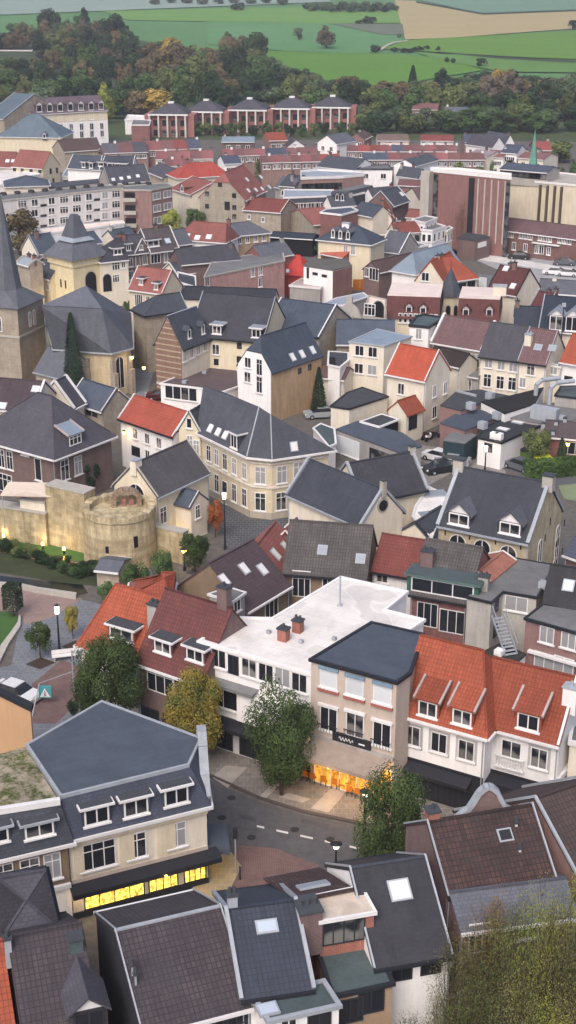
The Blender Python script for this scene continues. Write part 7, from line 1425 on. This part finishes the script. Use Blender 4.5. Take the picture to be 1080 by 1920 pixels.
IND = [('far0',LYG,200,232,152,44,'bright yellow-green tree right of the convent'),('far1',LDG,213,90,20,56,'large round dark tree standing at the top left of the wood'),('far2',LDG,95,72,6,44,'tall dark tree against the field at the upper left'),
 ('far0',LDG,157,60,12,30,'small round dark tree against the field left of the large round one'),('far1',LBR,432,124,66,44,'pale brown tree at the field edge beside a green one'),('far2',LG,478,118,50,52,'round green tree at the field edge right of a brown one'),
 ('far0',LMV,612,92,46,42,'mauve-brown lone tree in the middle of the green field'),('far1',LGG,560,76,50,24,'small lone tree left of the mauve-brown lone tree in the field'),('far2',LDG,704,100,81,22,'round dark bush at the bend of the pale track'),
 ('cone',LDG,773,178,122,30,'narrow dark conifer rising from the wood edge'),('far0',LDG,830,182,126,46,'dark tree right of the narrow conifer at the wood edge'),('far1',LOR,803,196,149,40,'orange autumn tree between the conifer and the dark tree'),
 ('far2',LYO,940,175,121,54,'yellow-ochre tree at the right part of the wood edge'),('far1',LDG,902,126,107,26,'dark bush on the field near the right wood edge'),('far0',LDG,838,118,106,11,'small dark bush on the field, left of a pair'),('far2',LDG,850,120,107,11,'small dark bush on the field, right of a pair'),
 ('far1',LG,965,232,180,38,'pale green fluffy tree in the right part of the wood'),('far0',LG,1010,250,210,56,'round green tree at the wood edge right of the spire'),('far2',LDG,706,256,205,60,'large dark tree at the wood edge right of the pavilions'),
 ('far1',LDG,1074,56,36,22,'dark bush on the tan field at the right edge'),('far0',LDG,821,96,86,12,'tiny round bush on the field right of the dark thicket'),('far0',LGG,748,72,62,10,'tiny bush beside the border of the green and tan fields')]
for k,m_,x,yb,yt,w,lab in IND: tree(k,m_,x,yb,yt,w,'tree',lab)
for i,(x,y,w) in enumerate(((686,45,26),(700,46,18),(672,46,14),(740,98,20),(755,99,22),(770,99,24),(785,96,26),(800,94,14))):
    tree('far%d'%(i%3), LDG, x, y, y-(16 if x<720 and x>680 else 10), w, 'field_shrub', 'dark shrub in a thicket on the fields', 'thicket shrubs on the fields', 'shrub')
for i in range(26):
    tree('far%d'%(i%3), LGG if i%3 else LDG, 575+i*7+rnd.uniform(-3,3) - (0 if i<24 else 300), 22+rnd.uniform(-3,3), 3+rnd.uniform(-3,5), 20, 'far_tree', 'distant grey-green tree on the hill crest at the top', 'distant trees along the hill crest', 'tree')
for i in range(9): tree('far%d'%(i%3), LGG, 290+i*30, 8+rnd.uniform(-2,2), -4, 26, 'far_tree', 'distant grey-green tree on the hill crest at the top', 'distant trees along the hill crest', 'tree')
# small trees along the pavilions
for i,x in enumerate((372,392,412,432,452,476,500,522,545,566,590,608,640,660,676,345)):
    tree('far%d'%(i%3), (LG,LOL,LDG)[i%3], x, 256+rnd.uniform(-3,2), 228+rnd.uniform(-4,5), 24, 'small_tree', 'small tree in front of the brick pavilion houses', 'small trees before the pavilions')
TOWN = [('far1',LBR,38,478,384,84,'brown autumn tree between the spire and the apartment block'),('mid0',LYG,322,452,384,42,'yellow-green tree beside the great stone barn'),('mid1',LG,368,446,386,46,'dark green tree against the barn wall'),
 ('mid2',LG,583,478,452,40,'low green hedge tree behind the white cube house'),('far0',LOL,505,345,290,60,'olive tree among the far terraces in the centre'),('far1',LOL,862,402,296,42,'green tree behind the modern church, leftmost of three'),('far2',LOL,893,402,296,36,'green tree behind the modern church, middle of three'),('far0',LG,918,402,299,26,'green tree behind the modern church, rightmost of three'),
 ('far1',LDG,955,402,292,48,'dark tree left of the green spire'),('far2',LG,1038,408,298,38,'round green tree right of the green spire'),('far0',LG,1070,410,296,40,'round green tree at the right edge by the modern church'),('far1',LOL,1050,305,262,70,'large olive tree above the modern church at the right edge'),
 ('airy0',LBR,868,470,362,52,'half bare brown tree in front of the modern brick church'),('cone',LCO,30,292,236,24,'tall dark conifer left of the chapel'),('cone',LG,66,286,254,20,'small green conifer in front of the convent chapel'),('cone',LCO,118,318,276,26,'dark conifer beside the red-roofed upper left house'),('cone',LCO,3,285,250,20,'dark conifer at the left edge by the chapel'),
 ('cone',LCO,741,348,316,22,'dark conifer between the white gabled houses'),('cone',LCO,335,312,282,14,'small dark conifer in front of the rose terrace'),('mid0',LG,785,345,320,26,'dark shrub right of the white gabled houses'),
 ('cone',LCO,141,752,586,52,'tall dark conifer in front of the church choir'),('cone',LDG,597,780,688,38,'bushy dark spruce in the courtyard beside the orange-walled house'),('mid1',LRED,404,1008,934,38,'flaming red and orange shrub beside the cream annex'),
 ('airy1',LOL,565,975,904,56,'thin olive tree leaning over the navy hall roof'),('mid2',LDG,166,928,856,52,'dark leafy bush against the brick mansion'),('mid0',LNG,366,1076,990,66,'round green tree lit by the lamp below the cream annex'),
 ('mid1',LG,306,1102,1026,48,'green tree on the bank right of the bastion'),('mid2',LG,255,1118,1048,64,'green bush at the foot of the bastion'),('mid0',LG,202,1140,1086,48,'dark green bush by the end of the moat'),
 ('mid1',LOL,1003,876,798,62,'olive garden tree by the yellow container'),('cone',LDG,1050,880,820,30,'dark clipped conifer in the garden at the right'),('mid2',LG,240,588,560,22,'small green tree by the street below the gate tower'),
 ('mid0',LNG,76,1236,1160,58,'small round street tree in a square bark bed'),('mid1',LNA,137,1198,1128,30,'thin autumn tree behind the street lamp on the square'),('clip',LCO,26,1156,1096,28,'dark box-clipped tree at the left edge by the lawn'),('mid2',LCO,138,1346,1308,30,'small dark ball tree beside the big green street tree'),
 ('near0',LNG,212,1390,1186,158,'big green street tree in front of the orange corner house'),('near1',LNA,368,1428,1240,130,'autumn yellow street tree in front of the dark red house'),('near2',LNG,528,1492,1260,150,'tall green street tree in front of the white block'),
 ('near3',LNG,732,1660,1430,146,'dark green street tree at the right of the crossing')]
for k,m_,x,yb,yt,w,lab in TOWN: tree(k,m_,x,yb,yt,w,'tree' if k!='cone' else 'conifer',lab)
# moat bank shrubs
for i in range(22):
    x = 4+i*8.6; y = 1028+ (i*8.6)*.30 + rnd.uniform(-8,14); tree('shrub', rnd.choice((LDG,LG,LDG,LOL)), x, y, y-rnd.uniform(16,30), rnd.uniform(26,42), 'bank_shrub', 'dark shrub on the moat bank below the city wall', 'shrubs on the moat bank', 'shrub')
# bushes close to the camera
BUSH = [(850,2010,1715,115,LFG,'slim olive bush left of the window with white bars'),(905,1960,1650,120,LFA,'sparse orange-tinted bush in front of the mottled red-brown roof'),(938,2000,1655,130,LOL,'dark olive bush below the orange-tinted one'),(985,2020,1620,125,LYG,'slim yellow-green bush rising to the slate lean-to roof'),
 (1022,2050,1665,145,LFG,'broad olive bush second from the right edge'),(1062,2000,1610,130,LYG,'bright yellow-green bush at the right edge'),(1085,2060,1730,130,LFG,'olive bush cut off by the right edge near the bottom'),(885,2090,1800,130,LOL,'dark bush at the bottom edge below the white barred window'),
 (950,2100,1810,140,LFG,'wide olive bush at the bottom edge'),(1012,2110,1830,140,LYG,'low yellow-green bush at the bottom edge near the corner'),(820,2080,1850,90,LFG,'small olive bush in front of the white rear wall'),(1055,2120,1840,120,LBR,'brown bush in the bottom right corner'),(770,2090,1880,90,LGG,'thin grey-green bush at the bottom edge left of the others')]
for i,(x,yb,yt,w,m_,lab) in enumerate(BUSH): tree('airy%d'%(i%3), m_, x, yb, yt, w*1.15, 'bush', lab, None, 'bush')
def hedge(name, label, a, b, w, h, m_, z0=0):
    a, b = P(a,z0), P(b,z0); e = b-a; L = e.length; r = random.Random(4); mb = MB()
    for i in range(int(min(9000, L*260))):
        f = r.random(); u = r.uniform(0,L)
        q = (u, r.uniform(0,w), h*r.uniform(.95,1.05)) if f < .45 else (u, r.uniform(-.05,.05), r.uniform(0,h))
        nn = Vector((r.uniform(-1,1),r.uniform(-1,1),r.uniform(-.2,1))).normalized(); x = nn.orthogonal().normalized()*.2; y = nn.cross(x); q = Vector(q)
        mb.add([q-x,q-y,q+x,q+y],[(0,1,2,3)])
    mb.box(.05,.1,0,L-.05,w-.05,h*.9)
    return tag(mb.build(name, m_, None, a, math.atan2(e.y,e.x)), label, 'hedge')
hedge('hedge', 'long clipped green hedge at the right edge above the stone hall', E2(760,720), E2(1150,690), 2.2, 1.7, LBG)
hedge('hedge', 'low dark hedge in front of the white garage in the yard', E2(490,585), E2(640,600), 1.0, .9, LDG)
hedge('hedge', 'low planting along the wall of the brick row', Cf(590,835), Cf(940,880), .9, 1.0, LOL)
# ================================================================ cars
BK = paintm('black','#25262a'); GRP = paintm('grey','#5a5e66'); WH = paintm('white','#dcdcde'); BL = paintm('blue','#1f4a94'); RD = paintm('dark_red','#4a1b1e'); SV = paintm('silver','#9aa0a6'); NV = paintm('navy','#28305a')
car(Cf(525,850), -25, BK, 'black car parked left in the pale car park'); car(Cf(695,885), -15, BK, 'black car in the middle of the pale car park'); car(Cf(1000,925), -10, GRP, 'dark grey car at the right of the pale car park')
car(Cf(935,990), -20, WH, 'white car in the white cluster below the car park, left'); car(Cf(1020,1000), -20, WH, 'white car in the white cluster below the car park, right'); car(Cf(255,815), 5, NV, 'navy blue van by the brick garage', 'van', True); car(Cf(200,855), 10, BK, 'black car near the navy van')
car(E2(165,665), 25, BK, 'long dark car behind the stone hall'); car(E2(150,590), -40, WH, 'white car beside the long dark car in the yard'); car(E2(245,615), -20, SV, 'silver car in front of the dark teal shed'); car(E2(700,650), -50, GRP, 'dark grey car near the hedge behind the hall')
car(D2(300,968), 0, RD, 'dark red car parked in the courtyard'); car(D2(432,985), -5, BL, 'bright blue van parked in front of the courtyard annex', 'van', True)
car(E3(85,765), 150, WH, 'white car at the left edge on the square')
car(E1(580,500), 5, WH, 'white car roof seen behind the rear hall by the garage'); car(E1(150,225), 10, SV, 'silver car under the spruce in the courtyard')
# ================================================================ lamps, floodlights, signs
def glow(name, q, power, col=(1,.72,.38), rad=.25, parent=None):
    l = bpy.data.lights.new(name, 'POINT'); l.energy = power; l.color = col; l.shadow_soft_size = rad; o = bpy.data.objects.new(name, l); C.objects.link(o); o.location = q
    if parent: o.parent = parent
    return o
lamps = [((112,1225),(109,1150),'box','street lamp with a bright glass cylinder on the blue-grey square'),((422,1030),(421,935),'box','lit street lamp at the street corner by the corner mansion'),((909,884),(909,846),'box','street lamp in the yard behind the stone hall'),
 ((629,1668),(629,1590),'cone','street lamp rising behind the front roofs beside the road'),((683,1570),(681,1492),'cone','white-headed street lamp beside the right street tree'),((752,1640),(749,1560),'cone','street lamp in front of the red brick gable'),((346,1070),(345,1036),'cone','yellow lit lamp among the trees below the annex')]
for b_, t_, g_, lab in lamps:
    hgt = hh(b_, t_); r_ = lamp_post(b_, max(2.0,hgt), lab, LAMPY if 'yellow' in lab else LAMPM, g_)
    if 'yellow' in lab or 'corner mansion' in lab: glow('lamp_light', (0,-.4,hgt+.2), 60, parent=r_)
def wall_lamp(p, z, lab, power=25):
    q = P(p,z); r_ = empty('wall_lamp', q, 0, lab, 'lamp'); m = MB(); m.cyl((0,0),.16,.24,-.2,.2,10); m.build('lamp_glass', LAMPY, r_); m = MB(); m.cyl((0,0),.28,.1,.2,.32,10); m.box(-.04,0,.0,.04,.9,.08); m.build('bracket', DTRIM, r_); glow('lamp_light', (0,-.5,-.1), power, parent=r_)
wall_lamp(D1(955,1118), 5.2, 'lit lamp high on the right end of the church choir'); wall_lamp(D1(1040,1195), 4.2, 'lit lamp in the lane between church and striped gable'); wall_lamp(D1(850,1362), 4.0, 'lit lamp above the navy outbuilding roof'); wall_lamp(D6(628,300), 4.6, 'lit lamp on the left corner of the white orange-roofed house'); wall_lamp(D2(135,498), 4.5, 'bright lamp at the shop below the cream three-storey house'); wall_lamp(E2(1025,478), 3.2, 'lit lamp on the brick house at the right edge of the yard')
for i,p in enumerate((D6(22,850),D6(218,892),D6(325,916),D6(325,966))):
    q = P(p,0); r_ = empty('ground_light', q, 0, ['lit ground light on the lawn at the left edge','lit ground light on the lawn, second from left','lit ground light on the lawn near the bastion','lit ground light on the path near the bastion'][i], 'lamp', 'ground lights along the city wall')
    m = MB(); m.cyl((0,0),.12,.1,-.1,.5,8); m.build('post', DTRIM, r_); m = MB(); m.cyl((0,0),.16,.14,.5,.78,10); m.build('lamp_glass', LAMPY, r_); glow('lamp_light', (0,.2,1.0), 38, parent=r_)
def floodlight(p, lab, power, z=.3):
    q = P(p,0); r_ = empty('floodlight', q, 0, lab, 'floodlight'); m = MB(); m.box(-.2,-.15,0,.2,.15,.25); m.build('housing', DTRIM, r_); m = MB(); m.box(-.16,-.1,.25,.16,.1,.28); m.build('lamp_glass', LAMPY, r_); glow('lamp_light', (0,0,z+.4), power, rad=.3, parent=r_)
floodlight(D6(540,1010), 'floodlight at the foot of the round bastion', 90); floodlight(D6(100,830), 'floodlight below the long city wall', 75); floodlight(D6(850,850), 'floodlight below the lower wall right of the bastion', 65)
floodlight(D1(330,800), 'floodlight left of the gate tower', 160, 1.5); floodlight(D1(650,830), 'floodlight right of the gate tower', 110, 1.5); floodlight(D1(250,690), 'floodlight before the gatehouse wing', 60, 1)
# hanging crossing sign
pb = P(E3(396,735),0); r_ = empty('crossing_sign', pb, 0, 'grey mast with a long arm carrying a blue pedestrian crossing sign', 'road sign')
H_ = hh(E3(396,735), E3(383,510)); ah = hh(E3(396,735), E3(390,622)); ae = P(E3(218,800),0); ax_, ay_ = ae.x-pb.x, ae.y-pb.y
m = MB(); m.cyl((0,0),.09,.06,-.1,H_,8); m.build('mast', ZTRIM, r_); m = MB(); m.tube((0,0,ah),(ax_,ay_,ah),.05,.04,6); m.build('arm', ZTRIM, r_)
SB = mat('sign_blue_green','#4f9ea6','plaster',None,vary=.03)
m = MB(); m.box(ax_-.1,ay_-.1,ah-1.3,ax_+.95,ay_+.1,ah-.25); sg = m.build('sign_box', SB, r_)
m = MB(); x0, y0, z0_ = ax_+.42, ay_-.115, ah-1.2; m.add([(x0-.42,y0,z0_),(x0+.42,y0,z0_),(x0,y0,z0_+.8),(x0-.42,y0+.01,z0_),(x0+.42,y0+.01,z0_),(x0,y0+.01,z0_+.8)],[(0,1,2),(5,4,3),(0,3,4,1),(1,4,5,2),(2,5,3,0)]); m.build('white_triangle', TRIM, sg)
m = MB(); y1 = y0-.012
m.beam((x0,y1,z0_+.28),(x0,y1,z0_+.48),.012,.09); m.beam((x0,y1,z0_+.28),(x0-.1,y1,z0_+.05),.012,.05); m.beam((x0,y1,z0_+.28),(x0+.1,y1,z0_+.05),.012,.05); m.beam((x0-.1,y1,z0_+.33),(x0+.1,y1,z0_+.42),.012,.04); m.box(x0-.04,y1-.006,z0_+.5,x0+.04,y1+.006,z0_+.58); m.build('walking_figure', DTRIM, sg)
m = MB(); m.tube((ax_,ay_,ah),(ax_-.4,ay_-2.0,.0),.04,.05,6); m.build('stay', ZTRIM, r_)
def post(p, h, lab, boxes=()):
    q = P(p,0); r_ = empty('signal_post', q, 0, lab, 'post'); m = MB(); m.cyl((0,0),.06,.05,-.1,h,8); m.build('post', ZTRIM if boxes else DTRIM, r_)
    for z in boxes: m = MB(); m.box(-.16,-.14,z,.16,.14,z+.75); m.build('signal_box', DTRIM, r_)
post(E6(222,1185), 3.6, 'signal post with a black box at the lit shop corner', (2.9,)); post(E6(243,1215), 1.1, 'short black bollard at the lit shop corner')
bn = empty('bench', P(E3(345,560),0), R(14), 'pale bench beside the street lamp on the square', 'bench')
m = MB(); m.box(-1.1,-.28,.42,1.1,.28,.5); m.build('seat', TRIM, bn); m = MB(); m.box(-1.1,.24,.55,1.1,.32,.9); m.build('backrest', TRIM, bn)
for sx in (-.9,.9): m = MB(); m.box(sx-.06,-.25,0,sx+.06,.25,.42); m.build('leg', CONC, bn)
fc = empty('wooden_fence', P(D4(90,350),0), R(2), 'orange wooden fence between brick cottage and white cube house', 'fence'); 
for i in range(8): m = MB(); m.box(i*1.3,0,0,i*1.3+1.25,.08,2.0); m.build('panel', OWOOD, fc)
# ================================================================ café terrace
def cafe_chair():
    r = empty('cafe_chair', (0,0,0)); m = MB(); m.box(-.22,-.22,.42,.22,.22,.47); m.build('seat', OWOOD, r); m = MB(); m.box(-.22,.18,.5,.22,.22,.92); m.build('backrest', OWOOD, r); lg = MB(); lg.box(-.02,-.02,0,.02,.02,.42); me = lg.mesh('leg', DFRAME)
    for sx in (-.19,.19):
        for sy in (-.19,.19): link('leg', me, r, (sx,sy,0))
    return r
def cafe_table():
    r = empty('cafe_table', (0,0,0)); m = MB(); m.box(-.45,-.4,.71,.45,.4,.75); m.build('table_top', mat('amber_table_top','#d08a3c','bark','#b0702c'), r); m = MB(); m.cyl((0,0),.04,.04,0,.71,8); m.build('leg', DFRAME, r); m = MB(); m.cyl((0,0),.28,.26,0,.04,10); m.build('base', DFRAME, r); return r
ch0, tb0 = cafe_chair(), cafe_table(); used = [False, False]; TP_ = []
for r0, (xa, ya, xb, yb, n) in enumerate(((628,664,800,712,5),(590,690,730,728,4),(830,715,960,735,4),(810,765,900,790,3))):
    for i in range(n): TP_.append((xa+(xb-xa)*i/(n-1), ya+(yb-ya)*i/(n-1)))
LB = ['leftmost','second','third','fourth','fifth','sixth','seventh','eighth','ninth','tenth','eleventh','twelfth','thirteenth','fourteenth','fifteenth','last']
for i,(x,y) in enumerate(TP_):
    q = P(E6(x,y),0); q.z = .09; t = tb0 if i == 0 else copy_tree(tb0); t.location = q; t.rotation_euler = (0,0,R(-18+rnd.uniform(-6,6)))
    tag(t, 'amber cafe table on the terrace under the taupe awning', 'table', 'cafe tables on the terrace')
    for k in range(4):
        a = R(-18 + 90*k + rnd.uniform(-12,12)); c = ch0 if (i == 0 and k == 0) else copy_tree(ch0)
        c.location = (q.x+math.sin(a)*-.75, q.y+math.cos(a)*.7, .09); c.rotation_euler = (0,0,a)
        tag(c, 'orange wooden chair at a cafe table on the terrace', 'chair', 'cafe chairs on the terrace')
for i,(x,y) in enumerate(((690,640),(905,660))):
    q = P(E6(x,y),2.6); r_ = empty('hanging_lamp', q, 0, ('left' if i == 0 else 'right')+' warm lamp under the cafe awning', 'lamp'); m = MB(); m.cyl((0,0),.1,.16,-.15,.1,10); m.build('lamp_glass', LAMPY, r_); m = MB(); m.cyl((0,0),.22,.05,.1,.22,10); m.cyl((0,0),.015,.015,.22,.9,5); m.build('lamp_shade', DTRIM, r_); glow('lamp_light', (0,-1.2,-.3), 110, col=(1,.62,.25), parent=r_)
# shop light spilling on the pavement comes from the lit windows and lamps added under the canopy, plus warm-painted paving
for i,(x,y) in enumerate(((420,960),(780,880))):
    q = P(E8(x,y),2.3); r_ = empty('added_canopy_lamp', q, 0, ('left' if i == 0 else 'right')+' added lamp under the dark canopy of the corner shop', 'lamp'); m = MB(); m.cyl((0,0),.12,.12,-.05,.05,10); m.build('lamp_glass', LAMPY, r_); glow('lamp_light', (0,0,-.25), 50, parent=r_)

def motorbike(p, ang, paint, lab):
    r = empty('motorbike', P(p,0), R(ang), lab, 'motorbike'); rg = 12
    w = MB(); w.add([(.3*math.cos(6.283*i/rg),-.06,.3*math.sin(6.283*i/rg)) for i in range(rg)]+[(.3*math.cos(6.283*i/rg),.06,.3*math.sin(6.283*i/rg)) for i in range(rg)], [tuple(range(rg)),tuple(range(2*rg-1,rg-1,-1))]+[(i,rg+i,rg+(i+1)%rg,(i+1)%rg) for i in range(rg)]); me = w.mesh('wheel', RUBBER)
    for x in (-.7,.7): link('wheel', me, r, (x,0,.3))
    b = MB(); b.add([(-.75,-.13,.6),(-.1,-.16,.35),(.45,-.13,.5),(.35,-.13,.9),(0,-.15,.8),(-.7,-.13,.85),(-.75,.13,.6),(-.1,.16,.35),(.45,.13,.5),(.35,.13,.9),(0,.15,.8),(-.7,.13,.85)],[(0,1,2,3,4,5),(11,10,9,8,7,6)]+[(i,6+i,6+(i+1)%6,(i+1)%6) for i in range(6)]); b.build('body', paint, r)
    f = MB(); f.tube((.7,0,.3),(.4,0,1.0),.04,.03); f.build('fork', ZTRIM, r); f = MB(); f.tube((.4,-.32,1.02),(.4,.32,1.02),.025,.025); f.build('handlebar', DTRIM, r); f = MB(); f.box(-.65,-.13,.85,-.05,.13,.93); f.build('seat', RUBBER, r)
motorbike(E2(72,445), 40, RD, 'dark red motorbike parked beside the orange-roofed house'); motorbike(E2(88,452), 55, WH, 'white motorbike beside the dark red one in the yard'); motorbike(E2(125,440), 30, BK, 'black motorbike at the right of the parked motorbikes'); motorbike(E1(748,318), 60, BK, 'black motorbike by the small white annex door')
def bin_(p, w, d, h, m_, lab, lid):
    r = empty('waste_container', P(p,0), R(12), lab, 'container'); b = MB(); b.add([(-w*.45,-d*.45,.12),(w*.45,-d*.45,.12),(w*.45,d*.45,.12),(-w*.45,d*.45,.12),(-w/2,-d/2,h),(w/2,-d/2,h),(w/2,d/2,h),(-w/2,d/2,h)],[(3,2,1,0),(4,5,6,7),(0,1,5,4),(1,2,6,5),(2,3,7,6),(3,0,4,7)]); b.build('body', m_, r)
    b = MB(); b.slab([(-w/2-.05,-d/2-.05,h+.12),(w/2+.05,-d/2-.05,h+.12),(w/2+.05,d/2+.05,h+.25),(-w/2-.05,d/2+.05,h+.25)], .12); b.build('lid', lid, r)
    for sx in (-.35,.35): b = MB(); b.cyl((sx*w,0),.08,.08,0,.14,8); b.build('wheel', RUBBER, r)
YC = mat('yellow_container','#c9cf35','plaster'); GC = mat('green_container','#6f8a4a','plaster')
bin_(E2(850,650), 1.9, 1.2, 1.5, YC, 'bright yellow container beside the garden trees in the yard', YC); bin_(E2(738,585), 1.5, 1.1, 1.3, GC, 'green container near the white garage in the yard', DTRIM); bin_(E2(300,545), .7, .7, 1.1, mat('teal_bin','#5f9a96','plaster'), 'small teal bin in front of the dark teal shed', DTRIM)
q = P(D6(140,600), 5.4); r_ = empty('terrace_awning', q, R(-4), 'off-white fabric awning over the brick mansion terrace', 'awning'); b = MB(); b.slab([(-2.6,-1.2,0),(2.8,-1.5,.1),(2.4,1.0,.7),(-2.2,1.0,.7)], .06); b.build('fabric', CREAMF, r_)
for sx in (-2.4,2.6): b = MB(); b.cyl((sx,-1.15),.05,.05,-5.4,.0,6); b.build('pole', ZTRIM, r_)
for p, z, lab in ((D3(430,110),9,'tall mast beside the pink warehouse'),(D5(985,395),12,'thin aerial mast near the ornate dormers')):
    q = P(p, z); r_ = empty('mast', (q.x,q.y,0), 0, lab, 'mast'); b = MB(); b.cyl((0,0),.12,.07,-.2,z,8); b.build('pole', DTRIM, r_); b = MB(); b.box(-.25,-.2,z,.25,.2,z+.5); b.build('head', ZTRIM, r_)
# ================================================================ air
hz = bpy.data.materials.new('haze_air'); hz.use_nodes = True; n = hz.node_tree.nodes; l = hz.node_tree.links
n.remove(n['Principled BSDF']); v = n.new('ShaderNodeVolumePrincipled'); v.inputs['Color'].default_value = (.86,.9,1,1); v.inputs['Density'].default_value = HAZE; v.inputs['Anisotropy'].default_value = .1
l.new(v.outputs[0], n['Material Output'].inputs['Volume'])
m = MB(); m.box(-3000,-40,-3,3000,5300,175); tag(m.build('haze', hz), 'thin pale air over the town and hills', None, None, 'stuff')
print('OBJECTS TOTAL', len(bpy.data.objects), 'trees', NT[0])
